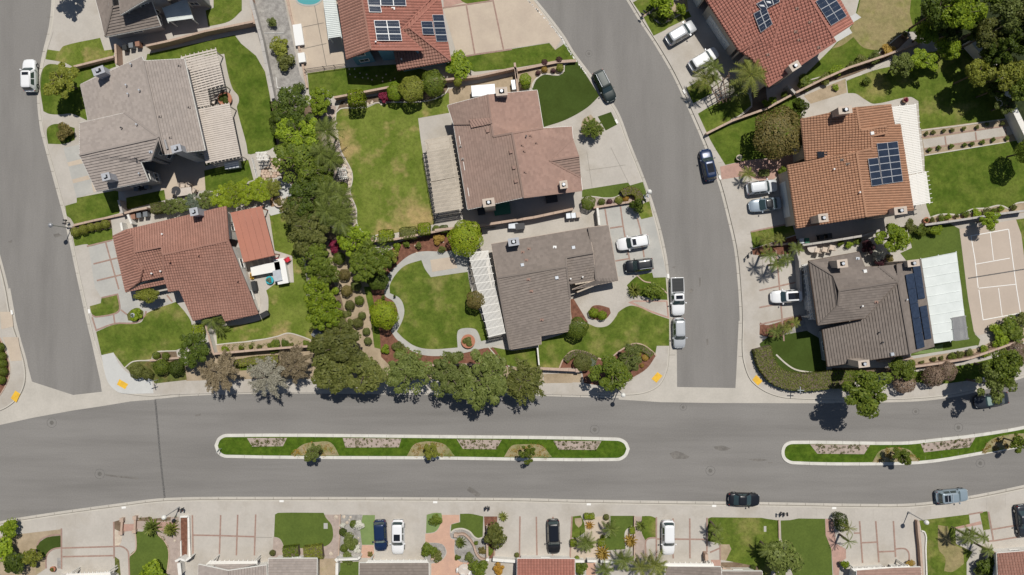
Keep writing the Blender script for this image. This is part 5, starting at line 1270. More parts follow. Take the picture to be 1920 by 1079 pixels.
for x, y in ((390,290),(478,325),(402,350),(422,150)): vent(H2, q2[0], 'h2', x, y)
for x, y in ((740,155),(805,435),(608,498),(678,640)): vent(H2, q2[1], 'h2', x, y, 'roof_grey', 'flash')
vent(H2, q2[2], 'h2', 357, 578, 'metal_dark'); vent(H2, q2[2], 'h2', 460, 555); vent(H2, q2[3], 'h2', 452, 785, 'metal_dark'); vent(H2, q2[3], 'h2', 550, 738, 'metal_galv', 'flash'); vent(H2, q2[3], 'h2', 478, 885)
pergola('h2', '755,95,3.1 985,40,3.1 1040,285,3.1 815,350,3.1', 'upper beige lattice patio cover on the grey shingled house', 'pergola_beige', 15, 0, 9, .235, .06)
pergola('h2', '865,450,3.1 1075,410,3.1 1150,770,3.1 925,815,3.1', 'lower beige lattice patio cover on the grey shingled house', 'pergola_beige', 26, 0, 10, .25, .06)
pergola('h2', '818,330,3.0 925,310,3.0 945,425,3.0 862,440,3.0', 'short beige lattice link between the two patio covers', 'pergola_beige', 8, 0, 3, .22, .06, posts=False)
H3, q3 = house('h3', 'terracotta tiled house with a flat orange-red patio roof',
  ['155,265,3.7 965,75,3.8 985,352,5.4 460,465,5.4 450,400,5.1 230,445,4.9 225,320,4.2', '50,315,2.9 155,265,3.7 228,320,4.2 232,445,4.3 295,590,4.1 265,685,3.8 155,770,2.9',
   '230,445,4.9 450,400,4.9 480,640,3.3 270,685,3.3', '268,712,3.0 485,668,3.0 495,700,2.8 160,770,2.8', '460,465,5.4 985,352,5.4 1225,945,2.6 960,1005,2.6 930,945,2.85 700,1000,2.6 590,750,3.7 510,765,3.7 470,640,4.3'],
  'roof_terracotta', 'stucco_white', 'roof_terracotta', 'barrel', colw=.36, course=.38)
chimney(H3, 'h3', 705, 118, 6.0, .12, 1.0, .95, .2, 'chimney_grey')
for x, y in ((458,300),): vent(H3, q3[0], 'h3', x, y, 'plastic_white')
for x, y in ((373,618),(445,600)): vent(H3, q3[2], 'h3', x, y, 'plastic_white')
for x, y in ((750,468),(518,525),(1065,678)): vent(H3, q3[4], 'h3', x, y, 'roof_terracotta')
pergola('h3', '1003,128,3.0 1257,74,2.8 1360,470,2.8 1107,527,3.0', 'flat orange-red patio roof behind the terracotta tiled house', 'roof_felt_red', 5, 1, 2, solid=True, rib=None)
H4, q4 = house('h4', 'bright red tiled two-storey house with blue walls, by the driveway at top',
  ['180,-300,4.7 480,-300,6.5 645,628,6.5 335,748,4.7', '480,-300,6.5 1480,-300,3.4 1400,-10,3.4 1030,378,4.6 1130,470,4.6 1310,635,4.3 645,628,6.5',
   '1030,378,4.4 1130,352,4.7 1510,-30,2.75 1400,-30,3.2', '1130,352,4.7 1520,-30,2.7 1655,770,2.7', '1030,378,4.5 1130,352,4.7 1655,770,2.7 985,893,2.7 935,650,3.5'],
  ['roof_terracotta', 'roof_red', 'roof_red', 'roof_red', 'roof_terracotta'], 'stucco_blue', 'roof_red', 'barrel', colw=.4, course=.42)
solar(H4, q4[1], 'h4', '595,-85 1075,-95 1092,78 607,68', 3, 2); solar(H4, q4[1], 'h4', '612,74 768,80 782,158 622,155', 1, 1)
solar(H4, q4[1], 'h4', '680,258 1000,260 1040,518 718,516', 2, 3); solar(H4, q4[3], 'h4', '1418,187 1562,187 1618,527 1472,527', 1, 4); solar(H4, q4[3], 'h4', '1275,270 1422,270 1450,442 1300,438', 1, 2)
vent(H4, q4[1], 'h4', 925, 110, 'plastic_white', 'flash'); vent(H4, q4[1], 'h4', 712, 540, 'plastic_white'); vent(H4, q4[4], 'h4', 1035, 760, 'plastic_white')
pergola('h4', '30,-80,2.8 180,-80,2.8 270,465,2.8 105,488,2.8', 'white ribbed patio cover by the blue-walled house', 'awning_white', 24, 0, 2, solid=True, rib='awning_white')
H5, q5 = house('h5', 'pinkish-brown shingled two-storey house with tan lattice covers, beside the dark lawn',
  ['220,253,4.3 500,178,6.0 525,380,6.0 262,385,4.3', '262,385,4.2 525,382,5.85 540,472,5.9 670,448,6.7 750,895,6.7 360,980,4.2', '500,178,6.0 845,147,4.2 888,412,4.2 675,445,5.5 540,472,5.9 525,380,6.0',
   '670,448,6.7 888,412,5.2 1087,400,4.3 1095,485,4.3 930,640,5.3 1150,757,4.3 1160,845,4.3 750,895,6.7', '930,640,5.3 1095,485,4.3 1138,607,5.3', '930,640,5.3 1138,607,5.3 1150,757,4.3', '370,352,5.35 530,338,6.15 520,384,6.0 385,410,5.2'],
  ['roof_pinkbrown', 'roof_pinkbrown', 'roof_pink', 'roof_pink', 'roof_pink', 'roof_pinkbrown', 'roof_pink'], 'stucco_tan', tiled=['flat']*7)
chimney(H5, 'h5', 597, 155, 6.9, .12, 1.45, 1.0, .08, 'chimney_tan'); chimney(H5, 'h5', 507, 930, 7.2, .12, 1.5, 1.0, .15, 'chimney_tan'); chimney(H5, 'h5', 1030, 805, 6.4, 3.5, .95, .95, .15, 'chimney_tan')
for x, y in ((500,432),(662,578),(683,688),(697,783)): vent(H5, q5[1], 'h5', x, y, 'roof_pink', 'box')
for x, y in ((312,538),(328,627)): vent(H5, q5[1], 'h5', x, y, 'roof_grey', 'flash')
for x, y in ((797,463),(838,513),(738,530),(752,570),(758,717)): vent(H5, q5[3], 'h5', x, y, 'roof_pink', 'flash')
vent(H5, q5[3], 'h5', 768, 470, 'metal_dark')
pergola('h5', '62,500,2.9 245,465,2.9 295,745,2.9 105,785,2.9', 'upper tan lattice patio cover beside the big yellowing lawn', 'pergola_tan', 24, 1, 10, .125, .05)
pergola('h5', '105,790,2.9 297,755,2.9 325,968,2.9 135,1000,2.9', 'lower tan lattice patio cover beside the big yellowing lawn', 'pergola_tan', 24, 1, 9, .125, .05)
H6, q6 = house('h6', 'dark taupe shingled single-storey house with a white lattice patio cover',
  ['245,232,2.8 972,108,2.8 1008,296,4.0 805,332,4.0 805,400,4.3 290,485,4.3', '290,485,4.3 808,400,4.3 835,640,3.3 840,828,2.5 822,885,2.4 615,920,2.4 618,982,2.3 385,1020,2.3',
   '805,334,3.9 1008,298,3.9 1028,498,2.9 835,530,2.9', '972,108,3.3 1122,90,2.6 1195,505,2.6 850,572,2.6 1030,500,3.2 1008,296,3.4'], 'roof_brown', 'stucco_tan', 'trim_tan')
chimney(H6, 'h6', 412, 215, 5.0, .12, 1.4, .95, .15, 'chimney_grey')
for x, y in ((527,268),(480,292),(507,352)): vent(H6, q6[0], 'h6', x, y, 'roof_pink', 'flash')
vent(H6, q6[0], 'h6', 720, 254, 'plastic_white', 'flash'); vent(H6, q6[0], 'h6', 860, 258, 'metal_galv', 'box'); vent(H6, q6[0], 'h6', 477, 388, 'metal_galv', 'box')
for x, y in ((523,497),(545,585),(623,800)): vent(H6, q6[1], 'h6', x, y, 'roof_pink', 'flash')
vent(H6, q6[1], 'h6', 735, 484, 'metal_galv', 'box')
for x, y in ((838,492),(928,478)): vent(H6, q6[2], 'h6', x, y, 'plastic_white')
pergola('h6', '72,300,2.7 220,285,2.7 350,895,2.6 225,925,2.6', 'white slatted patio cover on the taupe shingled house', 'pergola_white', 15, 1, 12, .11, .06)
H7, q7 = house('h7', 'red tiled house with two solar arrays and a palm by its driveway, top right',
  ['-110,-300,3.0 600,-300,4.9 545,0,4.6 405,510,2.9 75,0,3.0', '600,-300,4.9 940,-300,5.9 860,0,5.5 750,480,4.4 595,405,3.9 430,530,2.9 405,510,2.9 545,0,4.6',
   '860,0,5.5 940,-300,5.9 1130,0,6.7 1360,375,6.7 1385,418,6.7 700,880,4.0 545,600,3.3 450,540,2.9 595,405,3.9 750,480,4.4', '940,-300,6.7 1250,-300,5.3 1430,0,5.3 1565,240,5.3 1360,375,6.7 1130,0,6.7'],
  'roof_red', 'stucco_tan', 'roof_red', 'barrel', colw=.42, course=.42, garage=((0, 4), (0, 0), (0, 3)), dz=1.9)
solar(H7, q7[1], 'h7', '582,40 808,-85 820,20 640,112', 3, 1); solar(H7, q7[1], 'h7', '555,140 682,70 748,245 628,332', 2, 3); solar(H7, q7[3], 'h7', '1182,15 1345,-75 1500,165 1340,262', 2, 3)
for x, y in ((1130,225),(985,325),(1020,408),(1220,485),(998,90),(705,557)): vent(H7, q7[2], 'h7', x, y, 'roof_pink', 'flash')
vent(H7, q7[1], 'h7', 735, 135, 'roof_red', 'flash'); chimney(H7, 'h7', 975, 668, 8.3, .12, 1.3, .9, .55, 'chimney_tan')
H8, q8 = house('h8', 'orange tiled two-storey house with a fifteen-panel solar array and white slatted cover',
  ['205,215,4.4 620,128,6.0 648,302,6.0 845,265,6.0 852,318,6.0 730,343,6.0 738,438,6.0 620,462,6.0 240,525,4.5', '105,562,4.3 620,464,6.1 695,948,6.1 175,1032,4.3',
   '620,128,6.0 880,105,5.0 905,255,5.0 648,302,6.0', '848,265,5.35 950,253,4.9 1050,895,4.7 695,948,6.1 620,464,6.1 738,438,5.9 730,343,5.9 852,318,5.35'],
  'roof_orange', 'stucco_tan', 'roof_orange', 'barrel', colw=.34, course=.40, garage=((1, 3),), dz=0.8)
chimney(H8, 'h8', 540, 145, 8.3, .12, 1.7, .9, .12, 'chimney_tan'); chimney(H8, 'h8', 375, 955, 8.2, .12, 1.2, 1.0, .12, 'chimney_tan'); chimney(H8, 'h8', 955, 900, 7.9, .12, 1.6, .9, .12, 'chimney_tan')
MB().box(hit(1450+370/3.997, 170+478/3.997, q8[0], .12), (1.5, .9, .14), .12).build('skylight', 'sunroof_glass', H8)
solar(H8, q8[3], 'h8', '775,397 932,381 973,682 820,704', 2, 6, mullion=False); solar(H8, q8[3], 'h8', '710,512 785,502 818,705 738,718', 1, 4, mullion=False)
for x, y in ((448,592),(640,765)): vent(H8, q8[1], 'h8', x, y, 'plastic_white')
for x, y in ((515,520),(558,552)): vent(H8, q8[1], 'h8', x, y, 'roof_darkbrown', 'flash')
vent(H8, q8[0], 'h8', 738, 322, 'plastic_white', 'box')
pergola('h8', '888,122,3.3 1062,103,3.1 1115,610,3.1 1010,632,3.3', 'upper white slatted patio cover on the orange tiled house', 'pergola_white', 40, 0, 4, .19, .05, tails=12)
pergola('h8', '1012,638,3.3 1140,612,3.1 1172,842,3.1 1042,865,3.3', 'lower white slatted patio cover on the orange tiled house', 'pergola_white', 20, 0, 3, .19, .05, tails=8)
H9, q9 = house('h9', 'dark brown hip-roofed house with dark blue pool heating mats and a white patio roof',
  ['110,165,4.9 300,280,6.3 335,510,6.3 180,665,4.9', '110,165,4.9 500,95,4.9 545,212,5.3 650,207,5.5 800,325,6.8 345,395,6.8 300,280,6.3', '345,395,6.8 800,325,6.8 545,610,5.4 180,665,4.9 335,510,6.3',
   '650,207,5.5 795,190,5.3 800,325,6.8', '215,697,2.9 545,612,4.6 800,328,6.2 897,888,6.2 255,985,2.9', '795,190,6.0 980,150,4.6 1085,830,4.5 900,885,6.2 803,325,6.3'],
  'roof_darkbrown', 'stucco_grey', 'trim_brown', garage=((0, 3),))
chimney(H9, 'h9', 372, 185, 7.6, .12, 1.3, 1.0, .12, 'chimney_tan'); chimney(H9, 'h9', 925, 182, 6.8, .12, 1.5, .8, .12, 'chimney_tan'); chimney(H9, 'h9', 540, 965, 6.9, .12, 1.4, .85, .12, 'chimney_tan')
for s, n in (('862,272 926,258 1013,835 952,852', 5), ('918,207 978,195 1016,455 962,464', 3), ('972,520 1028,508 1066,768 1015,778', 3)):
    solar(H9, q9[5], 'h9', s, 1, n, 'solar_heater', 'solar_heater', .01, .3, 'pool_heating_mat', False)
vent(H9, q9[1], 'h9', 545, 245, 'plastic_white', 'box'); vent(H9, q9[1], 'h9', 490, 145, 'metal_galv', 'flash'); vent(H9, q9[2], 'h9', 520, 515, 'plastic_white'); vent(H9, q9[2], 'h9', 635, 485, 'roof_pink', 'flash')
vent(H9, q9[4], 'h9', 678, 797, 'metal_dark'); vent(H9, q9[4], 'h9', 757, 890, 'metal_galv', 'box'); vent(H9, q9[5], 'h9', 865, 465, 'metal_galv'); vent(H9, q9[4], 'h9', 652, 720, 'metal_dark')
pergola('h9', '985,150,3.3 1260,97,3.0 1345,768,2.9 1085,808,3.2', 'solid white ribbed patio roof beside the tennis-lined court', 'awning_white', 9, 0, 3, solid=True, rib='awning_white')
pergola('h9', '1225,612,3.2 1328,595,3.2 1352,768,3.2 1242,782,3.2', 'small grey slatted square at the corner of the white patio roof', 'stucco_grey', 18, 1, 3, .07, .05, posts=False)
pergola('h9', '65,200,2.9 92,190,2.9 150,610,2.9 118,618,2.9', 'white trellis beams above the garage of the hip-roofed house', 'pergola_white', 2, 1, 13, .10, .12)
house('s0', 'white-fronted house at the bottom left corner, mostly below the frame', ['670,985,2.8 1650,965,2.8 1700,1400,4 620,1400,4'], 'roof_brown', 'stucco_white', garage=((0, 0), (0, 3)))
house('s1', 'grey shingled house with a small white gable over its garage, bottom edge',
  ['1058,790,2.9 1500,885,4.0 1500,1500,4.0 1040,1500,2.9', '1500,885,4.0 2080,800,2.9 2080,1500,2.9 1500,1500,4.0', '1240,785,2.6 1925,785,2.6 1640,850,3.2 1500,868,3.4 1390,845,3.2', '2110,702,2.8 2836,700,2.8 2825,1500,4.2 2085,1500,4.2'], 'roof_grey', 'stucco_white', garage=((2, 0), (2, 4)))
house('s3', 'taupe roofed house behind the blue and white cars, bottom edge', ['-368,768,2.7 672,765,2.7 680,1500,4.6 -380,1500,4.6'], 'roof_brown', 'stucco_white', garage=((0, 3), (0, 0)))
house('s4', 'red barrel-tiled garage roof below the black car, bottom edge', ['80,702,2.8 942,706,2.8 946,1500,4.6 70,1500,4.6'], 'roof_red', 'stucco_white', 'trim_white', 'barrel', colw=.42)
house('s5', 'brown roofed house below the white car and gold palm, bottom edge', ['385,822,2.8 1212,828,2.8 1240,1100,3.9 1240,1500,4.0 340,1500,4.6', '1228,890,2.8 1830,892,2.8 1880,1500,4.4 1240,1500,4.4 1240,1100,3.5'], 'roof_brown', 'stucco_white', garage=((0, 0), (0, 4)))
house('s6', 'pinkish roofed house with skylights between two driveways, bottom edge', ['1330,880,2.8 1900,840,2.8 2290,830,2.8 2320,1500,4.6 1330,1500,4.6'], 'roof_pink', 'stucco_white', garage=((0, 0), (0, 4)))
house('s7', 'rose tiled roof cut by the bottom right corner', ['1510,622,2.9 2300,560,2.9 2300,1500,4.6 1545,1500,4.6'], 'roof_terracotta', 'stucco_white', 'trim_white', 'barrel', colw=.4)
for v, s, t in (('s0', '1010,930,2.6 1640,905,2.6 1650,945,2.6 1010,965,2.6', 'white garage trellis at the bottom left corner'), ('s1', '1235,738,2.6 1930,738,2.6 1930,778,2.6 1180,790,2.6', 'white garage trellis of the grey shingled house'),
   ('s2', '1690,730,2.6 2560,730,2.6 2570,762,2.6 1660,762,2.6', 'white garage trellis behind the blue and white cars'), ('s5', '280,768,2.6 1090,775,2.6 1100,818,2.6 290,808,2.6', 'white crossed garage trellis below the white car'),
   ('s6', '1260,850,2.7 2110,815,2.7 2110,845,2.7 1300,885,2.7', 'white garage trellis of the pinkish roofed house')):
    pergola(v, s, t, 'pergola_white', 3, 0, 11, .12, .08)
# ---- WALLS and FENCES
z = 1.7
block_wall('a0', '1090,345 1260,308 1530,235 1905,160', 'tan block wall between the top house and the grey shingled house')
block_wall('a0', '550,500 690,465 850,425', 'low stepped wall beside the street tree at left', 1.1)
block_wall('a0', '862,330 870,480', 'short gate wall left of the brown paved side yard')
block_wall('f', '467,-20 472,10 477,45', 'pinkish wall beside the top lawn', 1.7)
block_wall('f', '470,0 490,75 512,185', 'pale capped wall between lush lawn and gravel garden', 1.8, cap='wall_grey', m='wall_grey', capw=.45)
block_wall('f', '533,-30 545,30 562,95 576,165', 'low pinkish kerb wall of the gravel garden', .5)
block_wall('f', '626,183 685,172 727,164 830,148', 'tan wall along the back of the yellowing lawn', 1.6)
block_wall('f', '830,150 895,143 967,127 970,148', 'tan wall above the tan dirt yard', 1.6)
block_wall('c0', '40,525 180,495 330,465 480,455', 'brick-edged low wall above the dark round-cornered lawn', .7, .25, capw=.4)
block_wall('c0', '20,470 45,690', 'short dark gate wall beside the trash enclosure', 1.6)
block_wall('a1', '550,610 700,575 935,525', 'low tan wall above the row of five clipped balls', .6)
block_wall('a1', '930,520 1000,500 1100,480', 'tan wall behind the three bins', 1.7)
block_wall('a1', '885,420 915,520', 'grey gate wall beside the tall chimney', 1.7, cap='wall_grey', m='wall_grey')
block_wall('a1', '905,590 915,650', 'white gate wall left of the terracotta house', 1.6, cap='stucco_white', m='stucco_white')
block_wall('a1', '955,530 985,600', 'white side wall behind the bins', 1.6, cap='stucco_white', m='stucco_white')
block_wall('a2', '1120,545 1180,540 1280,530 1340,525', 'low brick wall in the corner shrub bed', .5)
block_wall('a2', '1540,280 1560,350 1600,495', 'pale wall beside the dark rounded tree', 1.5, m='stucco_white', capw=.28)
block_wall('f', '400,664 478,657 540,652 605,648', 'tan boundary wall behind the grey feathery trees', 1.6)
block_wall('b1', '680,745 1040,715 1330,660 1460,635', 'tan wall below the yellowing lawn', 1.6)
block_wall('f', '815,432 900,423 1000,408 1075,392', 'long tan wall between the pinkish and the taupe house', 1.7, capw=.35)
block_wall('c1', '610,478 930,428', 'low tan wall above the two-car driveway', .7)
block_wall('c1', '640,480 655,610', 'white end wall of the side yard by the driveway', 1.7, m='stucco_white', cap='stucco_white')
block_wall('b2', '1300,580 1600,575 1860,590', 'tan wall behind the big street trees', 1.4)
block_wall('c2', '205,605 360,612 490,618', 'pink capped low wall with a pillar by the corner lawn', 1.2, pillars=True, capw=.4)
block_wall('c2', '190,440 205,600', 'white low wall beside the taupe house corner', 1.2, .15, 'stucco_white', 'stucco_white', capw=.2)
block_wall('c0', '1455,1003 1650,905 1918,810', 'tan wall below the palm garden', 1.0); block_wall('d0', '-2,810 200,700', 'tan wall beside the conical dark shrub', 1.2)
block_wall('d0', '210,695 400,600 600,510 870,420 1180,300', 'long tan wall between the two right-hand back gardens', 1.5)
block_wall('d0', '150,640 205,700', 'dark gate wall below the red tiled house', 1.7, m='wall_grey', cap='wall_grey')
block_wall('f', '1822,75 1848,104', 'blue-white wall glimpsed between dark trees', 2.2, .3, 'stucco_white', 'stucco_white', capw=.8)
block_wall('f', '1876,155 1893,185 1912,225 1930,262', 'blue-white boundary wall at the far right edge', 2.2, .3, 'stucco_white', 'stucco_white', capw=.8)
block_wall('f', '1505,460 1560,452 1620,442 1650,432', 'tan wall above the patio chairs', 1.6, cap='wall_grey')
block_wall('f', '1735,422 1800,413 1870,402 1925,395', 'tan wall under the scalloped flower border', 1.5, cap='wall_grey')
block_wall('f', '1438,460 1484,457', 'brown low wall in the palm bed', .7)
block_wall('f', '1490,455 1500,490 1503,560', 'blue-grey wall between two driveways and houses', 1.8, m='stucco_grey', cap='wall_grey')
block_wall('f', '1716,688 1760,682 1820,672 1870,655 1925,635', 'long tan boundary wall above the roadside lawn', 1.5)
block_wall('f', '1650,678 1712,672', 'short brown wall beside the hip-roofed house', 1.2)
block_wall('s0', '1830,120 1815,315', 'low brick pier wall beside the garden steps', .6, pillars=True); block_wall('s1', '105,90 95,290', 'second low brick pier wall beside the garden steps', .6, pillars=True)
block_wall('s1', '780,75 905,72 912,400 925,680', 'white L-shaped low wall between the beds and driveway', .6, .15, 'stucco_white', 'stucco_white', capw=.28)
block_wall('s1', '790,440 795,690', 'thin white wall in the pink gravel', .4, .1, 'stucco_white', 'stucco_white', capw=.15)
block_wall('s1', '705,745 780,710 860,735 940,680', 'white stepped gate wall below the cycad bed', 1.7, .2, 'stucco_white', 'stucco_white'); block_wall('s1', '760,770 780,950', 'white side wall at the bottom edge', 1.7, .2, 'stucco_white', 'stucco_white', capw=.5)
block_wall('s2', '1262,50 1250,400 1235,690', 'thin pink and white wall between pink and grey gravel', .5, .1, cap='wall_cap', capw=.14)
block_wall('s2', '1190,740 1225,710', 'white pier left of the small square lawn', 1.7, .3, 'stucco_white', 'stucco_white', capw=.5); block_wall('s2', '1225,720 1530,710 1560,680', 'white wall above the small square lawn', 1.5, .2, 'stucco_white', 'stucco_white')
block_wall('s2', '1215,770 1212,952', 'white side wall of the small square lawn', 1.7, .2, 'stucco_white', 'stucco_white', capw=.4)
block_wall('s3', '1075,350 1190,340 1250,380 1310,450 1350,520 1380,620 1440,700 1530,730', 'curving pink garden wall with piers', .7, .2, smooth=True, capw=.28, pillars=True)
block_wall('s3', '850,610 760,700 700,720', 'short curving pink wall by the leafy shrub', .6, .2, capw=.28)
block_wall('s3', '1545,200 1550,700', 'dark thin wall beside the olive tree', 1.0, .12, 'wall_block'); block_wall('s3', '1655,500 1650,700', 'thin pink wall beside the right driveway', .5, .1, capw=.12)
block_wall('s3', '1545,740 1560,705', 'white pier left of the white gate', 1.6, .3, 'stucco_white', 'stucco_white', capw=.45); block_wall('s3', '1630,720 1800,735 2000,745', 'white driveway gate wall', 1.5, .15, 'stucco_white', 'stucco_white', capw=.45)
block_wall('s4', '950,745 1080,745', 'white lattice gate left of the agaves', 1.4, .12, 'stucco_white', 'stucco_white', capw=.35); block_wall('s4', '1130,740 1270,742', 'white lattice gate below the gold agave', 1.4, .12, 'stucco_white', 'stucco_white', capw=.35)
block_wall('s4', '1330,745 1540,765', 'white lattice gate under the palms', 1.4, .12, 'stucco_white', 'stucco_white', capw=.35); block_wall('s4', '1838,75 1835,700', 'thin dark wall between lawn and pink gravel', .6, .1, capw=.14)
block_wall('s5', '1000,640 1005,740', 'brown brick pier beside the garage', 1.4, .4, capw=.45); block_wall('s6', '165,130 170,400', 'thin pink wall between two lawns', .4, .12, capw=.16)
block_wall('s5', '1240,850 1300,870 1660,880', 'pale low wall above the bottom roof', .8, .2, 'stucco_tan', 'wall_cap')
block_wall('s7', '335,140 345,300 370,520 385,750 400,980', 'long brown brick wall beside the patchy lawn', .9, .22, capw=.32); block_wall('s7', '385,285 430,300 455,370 450,560 465,980', 'curving white planter kerb inside the patchy lawn', .3, .12, 'stucco_white', 'stucco_white', smooth=True, capw=.18)
block_wall('s7', '1420,590 1500,620 1530,980', 'brown side wall beside the rose tiled roof', 1.8, .2)
rail_fence('b1', '1247,80 1290,330 1335,575', 'black railing along the edge of the yellowing lawn')
rail_fence('b1', '1345,545 1540,520', 'black railing below the tan lattice cover')
rail_fence('b1', '1590,830 1612,1079', 'black railing left of the white slatted cover, upper run'); rail_fence('b2', '1690,160 1735,375', 'black railing left of the white slatted cover, lower run'); rail_fence('b2', '1740,385 1835,370', 'short black railing below the white slatted cover')
rail_fence('b0', '360,520 500,500 660,480', 'dark railing between pool patio and lawn')
# ---- LAMPS, MAILBOXES
lamp(134, 428, 'street lamp at the left side street, above the clipped balls', 4.5, 'metal_grey'); lamp(1159, 732, 'street lamp under the corner tree'); lamp(1702, 960, 'street lamp at the lower right driveway'); lamp(1206, 368, 'street lamp by the curved hedge', 4.5); lamp(337, 951, 'street lamp beside the two cycads')
mailboxes(914, 949, 'dark mailbox pair above the small mulch bed'); mailboxes(1464, 960, 'dark mailbox row above the dark striped lawn', 3); mailboxes(345, 952, 'dark mailboxes beside the lower left lamp', 2)
mailboxes(1398, 482, 'left dark mailbox of the pair on the right pavement', 1); mailboxes(1404, 475, 'right dark mailbox of the pair on the right pavement', 1); mailboxes(1209, 371, 'pale mailboxes beside the curved hedge lamp', 2, .4, m='metal_galv'); mailboxes(1204, 30, 'dark mailboxes at the top street edge', 2, .9)
mailboxes(131, 418, 'dark mailboxes beside the left lamp', 2, 1.4); road_sign(297, 712, 'street name sign on the new corner pavement', ang=.3); road_sign(1487, 727, 'street name sign at the ivy bank corner'); road_sign(416, 841, 'sign at the left tip of the long road island', 'panel', 1.6, -.5)
for k, (x, y, a) in enumerate(((232,952,-.1),(528,940,0),(816,942,0),(1104,946,0),(1339,949,0),(1564,953,0),(1283,172,1.1),(1156,228,1.1),(167,584,-1.75),(22,586,-1.75),(1350,333,1.25),(1253,518,1.5))):
    c = W(x, y, KZ+.02); m = MB().box((0, 0, 0), (.62, .30, .012), -a); o = mk('kerb_number_plate', m.v, m.f, 'paint_white', None, local=True); o.location = (c.x, c.y, KZ+.022); o['kind'] = 'structure'
# ---- CARS
car('f', 54, 141, -.02, -1, 'suv', 'white', 'white car parked alone on the left side street', sun=(-.1, .08), rails=1)
car('f', 1134, 161, .45, .89, 'suv', 'darkgreen', 'dark green boxy car parked by the dark lawn', L=4.9, rails=1)
car('f', 1278, 61, .86, -.51, 'suv', 'silver', 'silver car on the driveway of the red tiled house', L=4.9)
car('f', 1320, 111, .86, -.51, 'suv', 'white', 'white car on the driveway of the red tiled house, by the palms', L=4.6)
car('f', 1328, 309, -.2, -.98, 'suv', 'navy', 'navy car parked on the curve by the pink path', L=4.7, sun=(-.55, 0))
car('f', 1429, 351, .99, -.12, 'suv', 'pearl', 'pale silver car on the driveway of the orange tiled house', L=4.5)
car('f', 1435, 384, -.99, .12, 'sedan', 'bluegrey', 'blue-grey car with dark roof on the driveway of the orange tiled house', L=4.7, roof='black')
car('f', 1475, 556, -1, .06, 'suv', 'white', 'white car with a black glass roof on a driveway', L=4.6, sun=(-.62, .06))
car('f', 1187, 455, -.985, .17, 'suv', 'white', 'white car with small sunroof on the driveway of the taupe house', L=4.7, sun=(-.12, .1))
car('f', 1198, 498, -.99, .13, 'suv', 'black', 'black car on the driveway of the taupe house', L=4.2, wd=1.8, rails=1)
car('f', 1271, 556, .03, 1, 'pickup', 'white', 'white pickup with a black covered bed at the kerb', L=5.5, wd=1.98, sun=(-.06, .14))
car('f', 1274, 625, .02, 1, 'suv', 'silver', 'silver car parked right behind the white pickup', L=4.4, wd=1.8)
car('f', 1861, 751, -.98, .17, 'sedan', 'charcoal', 'charcoal car half under the roadside tree', L=4.9, shade=True)
car('f', 1396, 938, 1, .03, 'sedan', 'black', 'black car parked at the lower kerb of the main road', L=4.6)
car('f', 1787, 931, .98, -.09, 'suv', 'lightblue', 'light blue car with roof bars at the lower right kerb', L=4.7, rails=2, sun=(-.72, -.35))
car('f', 713, 1005, .05, 1, 'suv', 'navy', 'navy car on the driveway, left of the white one', L=4.5, shade=True)
car('f', 746, 1008, 0, 1, 'suv', 'white', 'white car with black sunroof on the driveway beside the navy one', L=5.0, sun=(-.3, .08))
car('f', 1038, 1007, .03, 1, 'suv', 'black', 'black car alone on the driveway above the red tiled garage', L=5.0, sun=(-.75, .1))
car('f', 1253, 1009, 0, 1, 'suv', 'white', 'plain white car on the driveway above the crossed trellis', L=5.0)
car('f', 1920, 978, .12, .99, 'sedan', 'charcoal', 'dark car cut by the right edge on a driveway', L=4.8)
# ---- BINS, FURNITURE
bin_('h2', 375, 35, 'dark bin beside the gate of the top house', 'bin_black'); bin_('h2', 418, 20, 'grey bin beside the top house wall'); bin_('h2', 462, 10, 'brown box-like bin on the wall corner', 'bin_brown')
bin_('a1', 1000, 545, 'brown bin left of two grey ones', 'bin_brown'); bin_('a1', 1043, 535, 'middle grey bin behind the tan wall'); bin_('a1', 1092, 527, 'right grey bin behind the tan wall')
bin_('a1', 1022, 335, 'left grey bin in the shade of the chimney'); bin_('a1', 1062, 325, 'middle dark bin in the shade of the chimney', 'bin_black'); bin_('a1', 1100, 318, 'right grey bin in the shade of the chimney')
bin_('c1', 422, 540, 'left pale bin behind the long tan wall', 'metal_galv'); bin_('c1', 460, 537, 'middle pale bin behind the long tan wall', 'metal_galv'); bin_('c1', 497, 533, 'tan bin at the right of the row', 'chimney_tan')
bin_('d1', 290, 725, 'green bin beside the pale box', 'bin_green'); bin_('d1', 250, 728, 'white bin by the gate of the orange house', 'metal_galv'); bin_('d1', 400, 700, 'black bin in the shade, left', 'bin_black'); bin_('d1', 460, 690, 'black bin in the shade, right', 'bin_black')
for x, y, t in ((365,800,'left'), (422,795,'middle'), (475,780,'right')): chair(1440+x/4, 270+y/4, '%s pale patio chair above the hip-roofed house' % t, 1.4, 'chimney_tan', 1.5)
table(1522, 465, 'pale tiled table beside the patio chairs', .7)
box_thing('barbecue', 'c1', 10, 615, (1.3, .7, 1.0), 'metal_galv', 'left steel barbecue on the narrow side patio', 'barbecue'); box_thing('barbecue', 'c1', 60, 618, (1.3, .75, 1.05), 'metal_galv', 'right steel barbecue on the narrow side patio', 'barbecue', .1, 'metal_dark')
box_thing('storage_shed', 'h5', 470, 150, (3.3, 1.5, 1.6), 'metal_galv', 'low grey ribbed shed behind the pinkish house', 'shed', .08); box_thing('storage_box', 'h5', 688, 110, (.8, 1.3, 1.0), 'metal_galv', 'grey box in the corner of the dirt yard', 'storage box', .15)
box_thing('air_conditioner', 'h5', 455, 990, (1.0, 1.0, .9), 'metal_dark', 'square dark air conditioner beside the chimney', 'air conditioner', .15); box_thing('storage_box', 'h5', 600, 975, (2.3, 1.6, .8), 'bin_green', 'dark green covered box in the shaded side yard', 'storage box', .15)
